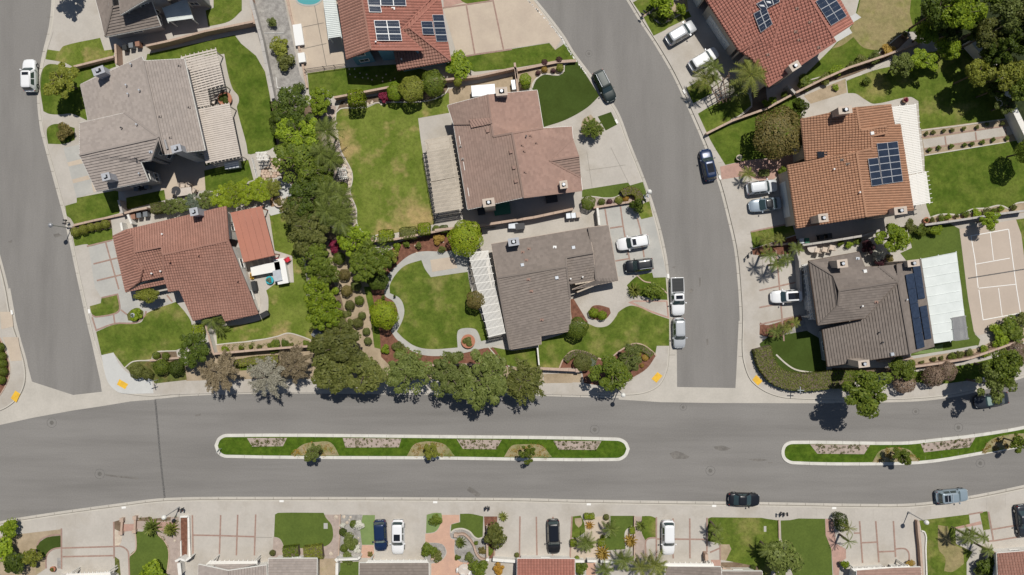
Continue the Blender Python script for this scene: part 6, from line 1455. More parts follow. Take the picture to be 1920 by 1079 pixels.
box_thing('patio_table', 'h5', 945, 900, (1.6, 1.2, .75), 'metal_dark', 'dark table in the shaded side yard', 'table', .15)
box_thing('barbecue', 'a1', 1740, 160, (2.0, .9, 1.0), 'metal_galv', 'steel barbecue island under the lower lattice cover', 'barbecue', .15)
box_thing('lounge_bed', 'b0', 320, 265, (1.2, 3.0, .5), 'plastic_white', 'white sun lounger by the pool patio wall', 'sun lounger', .15); box_thing('water_feature', 'b0', 345, 435, (.9, 1.3, .7), 'plastic_white', 'small white round-ended pump box by the patio wall', 'pump box', .15)
# counter with teal and red things behind the terracotta house
box_thing('outdoor_counter', 'h3', 1290, 580, (4.2, 1.3, .95), 'plastic_white', 'long white kitchen counter on the terracotta house patio', 'counter', .18); box_thing('outdoor_counter', 'h3', 1415, 600, (1.5, 3.6, .95), 'plastic_white', 'short white return of the patio kitchen counter', 'counter', .18)
box_thing('grill_cover', 'h3', 1385, 635, (1.1, 1.5, 1.2), 'metal_galv', 'grey covered grill on the white counter', 'barbecue', .18)
pot('h3', 1322, 672, 'teal pot on the patio of the terracotta house', .55, 'leaf_sage', .4, 'plastic_teal'); pot('h3', 1180, 628, 'upper yellow pot by the white wall', .3, 'leaf_orange', .3, 'plastic_yellow'); pot('h3', 1180, 648, 'lower yellow pot by the white wall', .3, 'leaf_orange', .3, 'plastic_yellow')
chair(540, 487, 'red chair at the right end of the patio counter', .6, 'plastic_red', 1.2); chair(519, 487, 'red chair at the top of the patio counter', 2.0, 'plastic_red', 1.0)
box_thing('storage_box', 'h3', 1280, 950, (1.1, .7, .7), 'bin_black', 'black box at the end of the curving path', 'storage box', .5)
box_thing('storage_box', 'h3', 1195, 720, (.6, 1.4, .8), 'bin_black', 'black and white shelf by the long white wall', 'shelf', .2)
box_thing('dog_kennel', 'b2', 465, 350, (1.6, 1.0, .7), 'bin_grey', 'grey kennel beside the small pink mat', 'kennel', -.5); box_thing('dog_mat', 'b2', 470, 400, (1.5, .9, .25), 'bin_black', 'black bed with a pink cushion by the wall', 'pet bed', -.4, 'plastic_red')
# round seat, umbrella area
for i in range(3): chair(486+i*5, 350+i*3, 'curved bench chair %s of the round fire pit' % ('at left', 'in the middle', 'at right')[i], 4.5-i*.5, 'wood', .9)
pot('q5', 672, 782, 'round fire pit on the pale patio beside the hedge', .75, 'leaf_bronze', .45, 'chimney_tan')
patch('patio', 'q5', '650,520 760,500 850,560 850,760 830,900 560,970 460,830 540,700', 'concrete_new', 3, smooth=False)
patch('seat_ring', 'q5', '545,740 600,695 680,690 670,760 720,820 780,700 800,780 760,880 700,930 680,840 560,850', 'wood', 4)
pot('h2', 1052, 382, 'brick fire pit beside the upper lattice cover', .95, 'leaf_dark', .5, 'terracotta_pot')
for i, (x, y) in enumerate(((1030,335),(990,370),(1010,405),(970,400))): chair(130+x/3.597, 80+y/3.597, '%s chair around the brick fire pit' % ('upper', 'left', 'lower', 'lowest')[i], i*1.5+3, 'pergola_beige' if i % 2 else 'bin_black', 1.1)
table(346, 360, 'pale rectangular table above the white flowering hedge', rect=(2.2, 1.1), rz=.15); 
for i, (x, y) in enumerate(((765,965),(710,1010),(845,1000),(805,960))): chair(130+x/3.597, 80+y/3.597, '%s patio chair around the pale rectangular table' % ('top', 'left', 'right', 'second top')[i], i*1.3, 'chimney_tan', 1.2)
table(331, 359, 'round table with chairs in the shadow of the grey house', .7, 'metal_dark')
pot('b2', 1590, 400, 'round terracotta planter on the curved path', .95, 'leaf_olive', .45)
pot('d0', 1028, 752, 'pair-like dark pot on the patio corner of the orange house', .4, 'leaf_red', .5, 'bin_brown'); pot('f', 1736, 413, 'small round pot at the lower patio corner', .4, 'leaf_olive', .4); pot('s0', 800, 855, 'terracotta pot by the bottom left gate', .38, 'leaf_olive', .4)
pot('a2', 998, 205, 'small grey bird bath in the oval bed', .3, 'leaf_sage', .6, 'chimney_grey')
pot('d0', 1022, 262, 'brown barrel at the border wall corner', .4, 'leaf_olive', .5, 'wood'); pot('c1', 1700, 105, 'small stone bird bath beside the pink path', .4, 'leaf_sage', .6, 'chimney_tan')
table(870, 1068, 'round pale garden table at the bottom edge', .85)
for i, (x, y) in enumerate(((1120,865),(1215,810),(1285,915),(1180,945))): chair(720+x/8, 960+y/8, '%s white chair around the garden table' % ('left', 'top', 'right', 'bottom')[i], (3.3, 4.7, 0.1, 1.5)[i]+3.14, 'plastic_white', 1.05)
# white arbours
pergola('q5', '365,120,2.3 500,115,2.3 525,210,2.3 380,215,2.3', 'white arched garden arbour above the flagstones', 'pergola_white', 7, 1, 3, .08, .05, cat='arbour', name='garden_arbour')
pergola('q1', '655,630,2.2 720,622,2.2 735,705,2.2 680,715,2.2', 'white lattice arbour bench beside the yellowing lawn', 'pergola_white', 5, 0, 5, .08, .05, cat='arbour', name='garden_arbour')
rail_fence('q5', '300,190 375,490', 'white picket rail left of the flagstones', .9, 'plastic_white', 'picket_fence')
pergola('q4', '690,730,2.5 760,870,2.5 850,840,2.5 840,620,2.5', 'curved brown entrance pergola beside the palms', 'trim_brown', 5, 1, 4, .10, .10, cat='pergola', name='entrance_pergola')
# ---- flagstones and loose stones
fl = patch('flagstone_patio', 'q5', '545,190 700,190 745,410 600,460 410,490 430,350 540,290', 'soil', 3, smooth=False)
inpoly = [Vector(q[:2]) for q in P('q5', '550,195 695,195 738,405 600,455 418,484 440,360 540,295')]
def inside(x, y, poly):
    c = False; k = len(poly)
    for i in range(k):
        a, b = poly[i], poly[(i+1) % k]
        if (a.y > y) != (b.y > y) and x < (b.x-a.x)*(y-a.y)/(b.y-a.y)+a.x: c = not c
    return c
R2 = random.Random(3)
for i in range(12):
    for j in range(11):
        x = 485+5.9*i+(2.95 if j % 2 else 0); y = 295+5.1*j
        if not inside(x, y, inpoly): continue
        x += R2.uniform(-.8, .8); y += R2.uniform(-.8, .8); n = R2.choice((5, 6, 7)); c = W(x, y, KZ+.05); r = .21+R2.random()*.05; a0 = R2.random()*6
        pl = [(c.x+r*R2.uniform(.88, 1.12)*math.cos(a0+6.283*k/n), c.y+r*R2.uniform(.88, 1.12)*math.sin(a0+6.283*k/n)) for k in range(n)]
        MB().prism(pl, KZ+.01, KZ+.055).build('flagstone', 'flagstone' if R2.random() < .7 else 'stone_pale', fl)
rb = empty('rock_border', tuple(W(640, 300, KZ)), 'border of pale boulders along the left of the yellowing lawn', 'rockery')
for k in range(62):
    t = k/61; pts = [(626,215),(630,245),(633,270),(637,290),(645,305),(654,320),(657,332),(652,355),(658,372),(664,395),(667,425)]; u = t*(len(pts)-1); i = min(int(u), len(pts)-2); f = u-i
    x = pts[i][0]*(1-f)+pts[i+1][0]*f; y = pts[i][1]*(1-f)+pts[i+1][1]*f; stone(x+R2.uniform(-5, 2.5), y+R2.uniform(-2, 2), R2.uniform(.12, .34), rb, R2.uniform(.8, 1.4))
rb2 = empty('rock_border', tuple(W(690, 190, KZ)), 'pale stones along the top of the yellowing lawn', 'rockery')
for k in range(34): stone(635+R2.random()*90, 197-R2.random()*8, R2.uniform(.1, .22), rb2)
rb3 = empty('rock_border', tuple(W(750, 475, KZ)), 'pale stones scattered in the mulch bed', 'rockery')
for k in range(22): stone(R2.uniform(720, 860), R2.uniform(440, 478), R2.uniform(.08, .2), rb3)
rb4 = empty('rock_border', tuple(W(610, 985, KZ)), 'white boulders in the pink and grey gravel', 'rockery')
for (x, y, r) in ((630,970,.38),(645,969,.28),(657,970,.22),(651,980,.28),(621,1038,.34),(655,975,.16),(672,1009,.15),(674,1019,.15)): stone(x, y, r, rb4)
rb5 = empty('rock_border', tuple(W(311, 971, KZ)), 'white boulder between the two cycads and the kerb', 'rockery'); stone(328, 1014, .22, rb5); stone(318, 969, .12, rb5); stone(258, 974, .18, rb5)

# ---- TREES along the main road and in the gardens (radius in photo px)
T = plant
T('open', 'f', 113, 152, 34, 'leaf_yellow', 'loose yellow-green street tree beside the white parked car', h=5.2, ry=38)
T('open', 'f', 113, -30, 30, 'leaf_dark', 'dark street tree casting shade at the top left edge', h=5)
T('shrub', 'f', 122, 248, 17, 'leaf_bronze', 'mixed rusty shrub in the small left planter', h=1.6)
T('tree', 'f', 277, 552, 30, 'leaf_yellow', 'yellow-green tree at the front door of the terracotta house', h=3.2, ry=17, rz=.1)
T('shrub', 'f', 254, 592, 13, 'leaf_bright', 'oval bush around the little bird bath', h=.8)
T('cube', 'f', 373, 619, 11, 'leaf_lime', 'small lime clipped bush beside the pale wall', h=1.1)
palm('f', 399, 600, 22, 'leafy dark palm shrub below the terracotta roof', 2.0, 14, 'leaf_palm'); palm('f', 412, 615, 16, 'smaller palm shrub below the terracotta roof', 1.4, 12)
T('billow', 'f', 362, 656, 33, 'leaf_dark', 'dark green rounded tree at the lawn corner near the left junction', h=4.4)
T('wispy', 'f', 410, 698, 33, 'leaf_greybrown', 'brownish feathery tree, leftmost of the street trees', h=5, ry=39, rz=0.0)
T('wispy', 'f', 503, 706, 36, 'leaf_grey', 'silver-grey feathery street tree', h=5.2, ry=38, rz=0.3); T('wispy', 'f', 549, 682, 36, 'leaf_greybrown', 'grey-brown feathery tree overlapping the silver one', h=5, ry=33, rz=.2)
T('tree', 'f', 635, 650, 52, 'leaf_olive', 'broad olive green tree above the pavement, behind the others', h=6.2, ry=42, rz=.2); T('tree', 'f', 622, 700, 40, 'leaf_olive', 'olive street tree with drooping shade on the road', h=6); T('tree', 'f', 684, 700, 46, 'leaf_olive', 'olive green street tree beside the rounded ones', h=6, ry=40)
T('billow', 'f', 765, 698, 42, 'leaf_greygreen', 'dense round grey-green street tree, leftmost of the round group', h=6, ry=42)
T('billow', 'f', 846, 706, 41, 'leaf_greygreen', 'dense round street tree in the middle of the group', h=6.6, ry=45); T('billow', 'f', 908, 712, 46, 'leaf_greygreen', 'largest dense street tree, over the road', h=7.4, ry=56)
T('spiky', 'f', 980, 716, 40, 'leaf_olive', 'spiky olive street tree at the right end of the group', h=5.6, ry=42)
T('tree', 'f', 1148, 700, 38, 'leaf_mid', 'leafy corner tree above the street lamp', h=6, ry=36); T('open', 'f', 1178, 672, 30, 'leaf_greygreen', 'loose tree above the curved bed by the corner', h=4.6)
T('tree', 'f', 1625, 735, 52, 'leaf_mid', 'large green street tree by the ivy bank casting a round shadow', h=9.5, ry=40, rz=0)
T('tree', 'f', 1693, 690, 25, 'leaf_mid', 'green tree at the lower wall of the hip-roofed house', h=4)
T('ball', 'f', 1695, 717, 19, 'leaf_pinkbrown', 'brownish clipped ball nearest the street tree', h=2.4); T('ball', 'f', 1749, 706, 18, 'leaf_pinkbrown', 'brownish clipped ball in the middle', h=2.6); T('ball', 'f', 1774, 696, 17, 'leaf_pinkbrown', 'brownish clipped ball, third along', h=2.4); T('ball', 'f', 1908, 663, 19, 'leaf_pinkbrown', 'brownish clipped ball near the right edge', h=2.6)
T('tree', 'f', 1878, 690, 36, 'leaf_mid', 'tall green tree over the charcoal car, upper crown', h=8); T('open', 'f', 1862, 722, 34, 'leaf_greygreen', 'loose grey-green tree over the charcoal car', h=8)
# left block hedge mass
for x, y, r, lm, t, h, k in ((547,206,38,'leaf_dark','dark tree at the top of the long hedge column',6,'tree'),(525,240,22,'leaf_dark','dark tree on the left flank of the column, near the top',5,'tree'),(598,190,26,'leaf_bright','bright round tree beside the tan wall end',4.5,'billow'),
   (558,252,38,'leaf_bright','bright billowy tree, second from the top',6,'billow'),(560,300,42,'leaf_mid','green tree beside the flagstones',6.2,'billow'),(590,322,34,'leaf_mid','green tree right of the column centre',6,'tree'),
   (545,345,0,'leaf_mid','',6,'x'),(578,372,36,'leaf_dark','dark olive tree left of the palms',6.4,'billow'),(560,395,30,'leaf_olive','olive tree above the narrow lawn',6,'billow'),(575,425,36,'leaf_olive','olive tree in the narrow waist of the column',6,'billow'),(582,455,28,'leaf_olive','olive-green tree left of the red bush',5.6,'billow'),
   (592,490,34,'leaf_mid','mid green tree left of the clipped balls',6,'tree'),(608,515,30,'leaf_mid','green tree beside the long gravel bed',5.6,'tree'),(600,552,36,'leaf_bright','bright leafy tree beside the green lawn',6,'billow'),(608,585,36,'leaf_bright','bright leafy tree above the kennel',6,'billow'),(640,610,30,'leaf_olive','olive tree at the foot of the column',5.4,'tree'),
   (665,450,28,'leaf_bright','bright tree at the lower left corner of the yellowing lawn',5.5,'billow'),(700,478,34,'leaf_mid','green tree with pale new leaves by the mulch',5.6,'tree'),(680,500,30,'leaf_mid','green tree above the cut shrubs',5.4,'tree'),(735,482,16,'leaf_yellow','pale-leaved shrub at the mulch edge',2,'shrub'),(708,525,19,'leaf_dark','dark rounded shrub beside the curved path',2.4,'bigball')):
    if k != 'x': T('billow' if (k == 'tree' and h > 5) else k, 'f', x, y, r*(1.1 if (h > 5 and y < 480) else (.93 if h > 5 else 1)), lm, t, h=h)
for x, y, r, t in ((613,245,26,'topmost palm of the hedge column'),(602,286,24,'small palm beside the pale boulders'),(620,300,20,'palm crown beside the clipped ball'),(612,362,24,'palm left of the arbour bench'),(640,368,24,'palm right of centre beside the lawn edging'),(612,395,24,'lower left palm of the cluster'),(637,412,28,'large palm at the bottom of the cluster'),(640,392,22,'middle palm of the cluster')):
    palm('f', x, y, r, t, 5.2, 20, 'leaf_palm')
for x, y, r, lm, t in ((636,485,11,'leaf_mid','topmost clipped ball in the gravel bed'),(646,516,10.5,'leaf_bronze','rusty clipped ball, second in the gravel bed'),(668,536,9.5,'leaf_greygreen','grey-green clipped ball beside the grass strip'),(650,546,10,'leaf_bronze','rusty ball beside the bright tree'),(674,564,8.5,'leaf_mid','clipped ball at the centre of the gravel bed'),
   (656,573,9,'leaf_olive','olive clipped ball at the centre left'),(679,592,7,'leaf_greygreen','small clipped ball on the right side'),(671,606,9.5,'leaf_olive','olive clipped ball low in the bed'),(687,622,7,'leaf_greygreen','small clipped ball near the bed foot'),(690,640,7,'leaf_greygreen','lowest small clipped ball in the bed'),
   (142,436,8.5,'leaf_yellow','first clipped ball of five from the lamp'),(157,431,8.5,'leaf_yellow','second clipped ball of five from the lamp'),(171,427,7.5,'leaf_yellow','middle clipped ball of the five'),(184,425,7.5,'leaf_yellow','fourth clipped ball of five from the lamp'),(198,421,8,'leaf_yellow','last clipped ball of five, next to the path'),
   (1228,28,8,'leaf_dark','left dark ball below the small top tree'),(1242,37,7.5,'leaf_dark','middle dark ball below the small top tree'),(1257,30,8,'leaf_dark','right dark ball below the small top tree'),
   (293,667,7,'leaf_mid','left small ball in the narrow lawn bed'),(311,668,7,'leaf_mid','right small ball in the narrow lawn bed'),(258,697,13,'leaf_olive','wide mound leftmost in the corner bed'),(276,702,10,'leaf_olive','low mound beside the wide one'),(303,688,14,'leaf_mid','larger mound in the corner bed'),(331,690,14,'leaf_dark','dark mound right in the corner bed'),
   (-1,652,9,'leaf_mid','highest ball of the row at the left edge'),(3,668,8,'leaf_mid','second ball of the row at the left edge'),(5,682,8,'leaf_mid','third ball of the row at the left edge'),(6,697,8,'leaf_mid','fourth ball of the row at the left edge'),(3,713,7.5,'leaf_mid','lowest ball of the row at the left edge'),
   (1113,587,9,'leaf_bright','left bright ball of the island bed pair'),(1129,592,8.5,'leaf_bright','right bright ball of the island bed pair'),(635,301,8,'leaf_mid','clipped ball beside the boulders'),(643,350,8,'leaf_bright','clipped ball below the arbour bench'),(818,430,7,'leaf_mid','small ball by the lawn foot wall'),
   (1128,379,6.5,'leaf_mid','dark small ball in the driveway-side bed'),(1143,379,5.5,'leaf_purple','purple tuft in the driveway-side bed'),(1160,376,7.5,'leaf_yellow','lime tuft in the driveway-side bed'),(1173,373,6,'leaf_orange','orange tuft in the driveway-side bed'),
   (1021,118,6,'leaf_purple','purple ball above the dark lawn'),(1021,131,5.5,'leaf_gold','gold tuft above the dark lawn'),(1048,113,6,'leaf_purple','second purple ball by the low wall'),(1037,133,4.5,'leaf_purple','small purple tuft by the white edging'),(1050,128,7,'leaf_yellow','yellow mound in the scalloped bed'),(1009,137,4.5,'leaf_purple','leftmost purple tuft of the scalloped bed'),
   (663,983,7,'leaf_mid','round shrub at the top of the grey gravel'),(643,998,7,'leaf_dark','dark round shrub in the grey gravel'),(645,1028,7,'leaf_mid','lower round shrub in the grey gravel'),(660,1025,7,'leaf_mid','round shrub beside the white flowers'),(511,1037,5.5,'leaf_olive','tiny bush by the driveway corner'),
   (969,1041,4.5,'leaf_olive','tiny bush at the left of the red roof'),(1082,1047,4.5,'leaf_bright','tiny bright ball at the gate'),(1178,971,6,'x','') ,(1412,1065,5.5,'leaf_dark','dark ball near the striped lawn'),(1137,970,5.5,'leaf_olive','clipped box at the lawn corner')):
    if lm != 'x': T('ball', 'f', x, y, r, lm, t, h=max(.6, r/12.8*1.7))
for x, y, r, lm, t, h in ((772,168,23,'leaf_yellow','large yellow-green clipped ball on the lawn edge',3.2),(812,156,21,'leaf_mid','green clipped ball right of the yellow one',3.2),(742,172,16,'leaf_bright','bright clipped shrub left of the big balls',2.4),(720,590,24,'leaf_lime','bright lime round tree inside the path curve',3.6),(892,563,17,'leaf_bronze','rusty round tree beside the white lattice',3.0),
   (873,447,29,'leaf_lime','large bright tree at the top of the curved path',3.8),(1083,615,19,'leaf_mid','round dark green shrub at the taupe house corner',2.8),(1460,250,42,'leaf_bronze','large rusty olive round tree by the orange house',5.6),(985,150,11,'leaf_bright','round bright shrub beside the scalloped bed',1.8),(986,160,8,'leaf_mid','lower round shrub beside the scalloped bed',1.5),
   (1103,380,13,'leaf_mid','green round hedge bush by the side gate',1.6)):
    T('bigball', 'f', x, y, r, lm, t, h=h)
for x, y, r, lm, t, h in ((860,127,29,'leaf_bright','wide bright bush at the red house front corner',2.4),(720,182,12,'leaf_red','pinkish bush by the tan wall',1.4),(630,460,14,'leaf_red','crimson flowering bush left of the bright tree',1.5),(510,42,10,'leaf_greygreen','small bush at the top of the gravel garden',1.2),(525,90,20,'leaf_yellow','yellowing shrub in the gravel garden',1.8),(535,115,17,'leaf_olive','olive shrub in the gravel garden',1.6),(562,165,12,'leaf_dark','dark shrub low in the gravel garden',1.3),
   (605,180,16,'leaf_white','white-flowering shrub at the wall end',2.2),(1245,8,24,'leaf_bright','small bright tree at the top street corner',3),(1276,18,12,'leaf_bright','bright shrub right of the small top tree',1.8),(1497,200,17,'leaf_dark','dark conical shrub by the wall corner',4),(1195,386,14,'leaf_dark','dark loose shrub at the driveway corner',2.6),(1224,545,20,'leaf_mid','mounded shrub beside the cycad on the kerb lawn',2),
   (960,1000,0,'x','',1),(929,1001,24,'leaf_olive','olive-green multi-stem tree over the thin wall',4.4),(804,1030,15,'leaf_mid','leafy shrub at the pink wall end',1.8),(816,975,13,'leaf_mid','round grassy shrub on the pale lawn',1.4),(820,1042,12,'leaf_olive','low planting beside the salmon paving',.8),(897,1066,18,'leaf_mid','leafy shrub beside the garden table',2),(880,1045,10,'leaf_greygreen','dark leafy shrub in the grey bed',1.2),(905,1033,8,'leaf_bronze','rusty tuft in the grey bed',.8),
   (858,1045,6,'leaf_mid','small tuft at the paving edge',.7),(893,1018,5,'leaf_mid','small tuft beside the curving wall',.6),(878,1000,0,'x','',1),(1083,1010,0,'x','',1),(20,990,20,'leaf_bright','bright shrub in the bottom left corner bed',2.4),(10,1030,26,'leaf_bright','large bright shrub at the left edge',2.6),(30,1055,24,'leaf_dark','dark leafy shrub in the bottom left corner',2.6),(57,1045,20,'leaf_yellow','yellowish feathery bush by the bottom left gate',2),
   (290,1076,28,'leaf_bright','bright rounded bush at the bottom edge',2.4),(925,1040,0,'x','',1),(918,1032,9,'leaf_mid','green tuft at the gate pier',1),(935,1068,12,'leaf_orange','orange-tinged bush at the bottom edge',1.2),(1000,0,0,'x','',1),(1087,1065,14,'leaf_mid','green bush left of the lower path',1.6),(1465,1045,38,'leaf_greygreen','large grey-green bush at the foot of the striped lawn',4.4),(1583,1058,9,'leaf_bright','bright clipped bush by the blue awning',1.6),
   (1852,1060,22,'leaf_dark','dark bush left of the rose tiled roof',2.4),(1835,1070,12,'leaf_greygreen','small bush beside the dark one',1.4),(1722,1060,0,'x','',1),(1706,1057,9,'leaf_gold','yellow-flowering tuft by the wall',.8),
   (1448,326,0,'x','',1),(1468,320,9,'leaf_mid','green shrub at the orange house corner',1.4),(1480,300,0,'x','',1),(1432,492,0,'x','',1),(1430,477,4,'leaf_lime','small lime tuft in the mulch bed',.5),(1560,90,0,'x','',1)):
    if lm != 'x': T('shrub', 'f', x, y, r, lm, t, h=h)
T('bigball', 'f', 858, 155, 7.5, 'leaf_yellow', 'small lime cone shrub in the dirt yard', h=2.0)
for x, y, r, lm, t, h, ry in ((670,187,14,'hedge_bright','bright box-clipped hedge block on the wall',3.2,14),(725,443,13,'hedge_bright','bright clipped block at the lawn foot, left',2,11),(796,430,11,'hedge_bright','bright clipped block at the lawn foot, right',2,11),(766,438,15,'leaf_olive','dull olive block between the bright ones',1.6,11),(833,430,7,'leaf_dark','small dark block at the patio corner',1.4,7),
   (1100,968,5,'hedge_bright','left of two lime cubes by the pavement',.9,5),(1109.5,968,5,'hedge_bright','right of two lime cubes by the pavement',.9,5),(1075,1018,6,'hedge_bright','lime cube at the lawn foot',.9,6),(1127,1017,6.5,'hedge_bright','lime cube above the gold agave',.9,6),(1131,1008,4,'hedge_bright','tiny lime cube above the other',.7,4),(1185,994,5,'hedge_bright','lime cube by the thin wall',.8,6),
   (920,1037,0,'x','',1,1),(1575,978,9,'leaf_dark','dark clipped hedge beside the pink path',2.4,14)):
    if lm != 'x': T('cube', 'f', x, y, r, lm, t, h=h, ry=ry, rz=0.08)
for x, y, r, lm, t in ((318,388,16,'leaf_greygreen','grey-green shrub, first in the row above the terracotta house'),(340,384,17,'leaf_greygreen','grey-green shrub, second in the row above the terracotta house'),(362,380,17,'leaf_sage','pale grey-green shrub in the middle of the row'),(386,375,18,'leaf_greygreen','dark grey-green shrub next to the lime bushes'),
   (412,370,22,'leaf_lime','lime bush nearest the grey-green shrubs'),(438,365,25,'leaf_lime','second lime bush above the orange-red patio roof'),(465,360,25,'hedge_bright','third lime bush above the orange-red patio roof'),(490,356,23,'leaf_lime','lime bush closest to the flagstones'),(509,352,18,'leaf_yellow','yellow-green bush at the end by the hedge column')):
    T('billow', 'f', x, y, r, lm, t, h=2.2, cat='shrub', name='shrub')
for s, lm, t, w_, h in (('285,392 310,388', 'leaf_olive', 'olive hedge end behind the bins', 1.4, 1.6),
   ('531,1036 560,1033', 'leaf_mid', 'low clipped hedge above the grey roof, left', 1.5, 1.0), ('570,1038 605,1034', 'leaf_yellow', 'yellow-green low hedge above the grey roof, right', 1.9, 1.0)):
    hedge('f', s, t, lm, w_, h, .10, 130)
hedge('c1', '825,375 870,352 920,358 950,390 955,425', 'curved clipped hedge at the end of the bed', 'leaf_yellow', 1.2, 1.0, .08)
hedge('c2', '400,550 440,510 500,490 560,505 640,540', 'curved low hedge in the corner bed, left', 'leaf_mid', .9, .6, .07); hedge('c2', '860,470 900,445 960,450 1010,475 1050,510', 'curved low hedge in the corner bed, right', 'leaf_mid', .9, .6, .07)
T('bigball', 'f', 1092, 680, 16, 'leaf_olive', 'olive dome shrub with rusty side by the pillar', h=1.6); T('ball', 'f', 1109, 681, 8, 'leaf_sage', 'pale sage mound beside the dome shrub', h=.8); T('ball', 'f', 1194, 665, 8, 'leaf_yellow', 'pale round mound in the corner bed', h=.7); T('ball', 'f', 1210, 671, 6, 'leaf_gold', 'golden mound in the corner bed', h=.5); T('ball', 'f', 1204, 686, 4, 'leaf_gold', 'tiny golden tuft in the corner bed', h=.4)
hedge('f', '440,683 480,676 522,674', 'low hedge strip between wall and feathery trees', 'leaf_yellow', 1.1, .8, .09)
# the ivy bank of the right corner
hedge('f', '1428,652 1436,680 1455,705 1485,715 1520,716 1560,712 1600,712', 'broad ivy and heather bank round the right corner', 'leaf_olive', 2.6, 1.1, .11, 70)
hedge('f', '1560,703 1600,704 1625,704', 'green hedge strip under the house wall', 'leaf_mid', 1.2, 1.2, .1)
# palms, agaves and cycads
T('spiky', 'c0', 600, 960, 20, 'leaf_mid', 'bushy dense palm-like shrub in the triangular bed beside the driveway', h=2.4, name='shrub', cat='shrub')
palm('f', 1338, 128, 20, 'palm overhanging the white car', 4.2, 15, 'leaf_palm'); palm('f', 1322, 148, 22, 'double-headed palm beside the round steps', 3.6, 16, 'leaf_palmyellow'); palm('f', 1340, 148, 15, 'smaller palm head beside the round steps', 3.2, 13)
palm('f', 1408, 142, 34, 'largest yellow-green palm beside the red tiled roof', 5.6, 18, 'leaf_palmyellow'); palm('f', 1383, 170, 22, 'dark palm below the largest one', 2.4, 14, 'leaf_palm')
palm('f', 1402, 326, 15, 'young yellowish palm by the pink path', 2.0, 14, 'leaf_palmyellow')
palm('f', 1437, 449, 15, 'fan palm above the brown low wall', 2.2, 14, 'leaf_palmyellow'); palm('f', 1462, 448, 12, 'small bright palm above the brown low wall', 2.0, 12, 'leaf_palmyellow'); palm('f', 1494, 466, 14, 'palm leaning over the driveway wall', 3.4, 14)
palm('f', 1442, 478, 15, 'palm at the top of the driveway cluster', 3.8, 14); palm('f', 1458, 496, 15, 'palm at the bottom of the driveway cluster', 3.6, 14); palm('f', 1475, 486, 14, 'rightmost palm of the driveway cluster', 3.8, 14)
palm('f', 1490, 605, 12, 'bright palm at the house corner', 2.4, 12, 'leaf_palmyellow'); palm('f', 1455, 622, 14, 'palm above the dark curved turf, left', 2.2, 13); palm('f', 1475, 616, 13, 'palm above the dark curved turf, middle', 2.2, 13, 'leaf_palmyellow')
rosette('f', 1190, 545, 16, 'spiky cycad beside the kerb lawn', .9, 44, 'leaf_palmyellow', 'cycad'); rosette('f', 284, 991, 19, 'dark green cycad, left of the pair', 1.1, 64, 'leaf_palm', 'cycad'); rosette('f', 320, 994, 16, 'yellow-green cycad, right of the pair', 1.0, 60, 'leaf_palmyellow', 'cycad')
rosette('f', 864, 1018, 12.5, 'dark cycad inside the curving wall', .9, 56, 'leaf_palm', 'cycad'); rosette('f', 944, 969, 11, 'spiky yellow-green plant at the driveway corner', .7, 34, 'leaf_palmyellow')
rosette('f', 1183, 1014, 15, 'large gold agave, upper right', .8, 40, 'leaf_gold', 'agave'); rosette('f', 1131, 1037, 17, 'gold agave with long leaves, lower left', .8, 40, 'leaf_gold', 'agave'); rosette('f', 1106, 985, 10, 'small orange agave below the lime cubes', .6, 26, 'leaf_orange', 'agave'); rosette('f', 1202, 987, 12, 'dark spiky cycad beside the strip lawn', .9, 40, 'leaf_palm', 'cycad')
palm('f', 1145, 992, 16, 'palm above the dark green lawn', 2.6, 15); palm('f', 1100, 1018, 19, 'grey-green bushy palm left of the path', 2.4, 20, 'leaf_palm'); palm('f', 1170, 1050, 20, 'palm over the white lattice gate', 2.8, 17); palm('f', 1135, 1068, 17, 'palm at the bottom edge by the path', 2.2, 16)
palm('f', 1200, 1063, 18, 'golden yellow palm at the bottom edge, left', 2.8, 13, 'leaf_palmyellow'); palm('f', 1228, 1060, 24, 'bright golden palm before the trellis', 3.4, 15, 'leaf_palmyellow')
palm('f', 1344, 992, 13, 'upper palm at the edge of the green lawn', 3.2, 14); palm('f', 1346, 1012, 12, 'lower palm at the edge of the green lawn', 2.8, 13)
palm('f', 1591, 990, 15, 'upper fan palm beside the brick-lined driveway', 2.8, 16, 'leaf_palmyellow', fan=True); palm('f', 1591, 1015, 15, 'lower fan palm beside the brick-lined driveway', 2.8, 16, 'leaf_palm', fan=True); palm('f', 1440, 1030, 18, 'dark palm beside the large grey-green bush', 3, 14)
palm('f', 1815, 1005, 20, 'palm tuft over the patchy lawn, upper', 3.6, 17); palm('f', 1843, 1008, 14, 'palm tuft right of the upper one', 3.4, 14); palm('f', 1852, 1032, 13, 'palm tuft by the stepping path', 3.2, 14)
palm('f', 655, 1005, 0.1, '', .1, 1) if False else None
T('shrub', 'f', 655, 1014, 15, 'leaf_greygreen', 'broad grey-green shrub in the grey gravel', h=1.2); T('shrub', 'f', 672, 985, 11, 'leaf_white', 'white-flowering shrub beside the pale lawn', h=1.0); T('shrub', 'f', 652, 1045, 13, 'leaf_greygreen', 'grey-green shrub at the white wall', h=1.0); T('shrub', 'f', 669, 1030, 8, 'leaf_white', 'small white-flowering shrub lower down', h=.8); T('shrub', 'f', 643, 985, 6, 'leaf_white', 'small white-dotted shrub at the thin wall', h=.7)
T('shrub', 'f', 695, 1040, 6, 'leaf_bronze', 'rusty tuft on the salmon paving', h=.7)
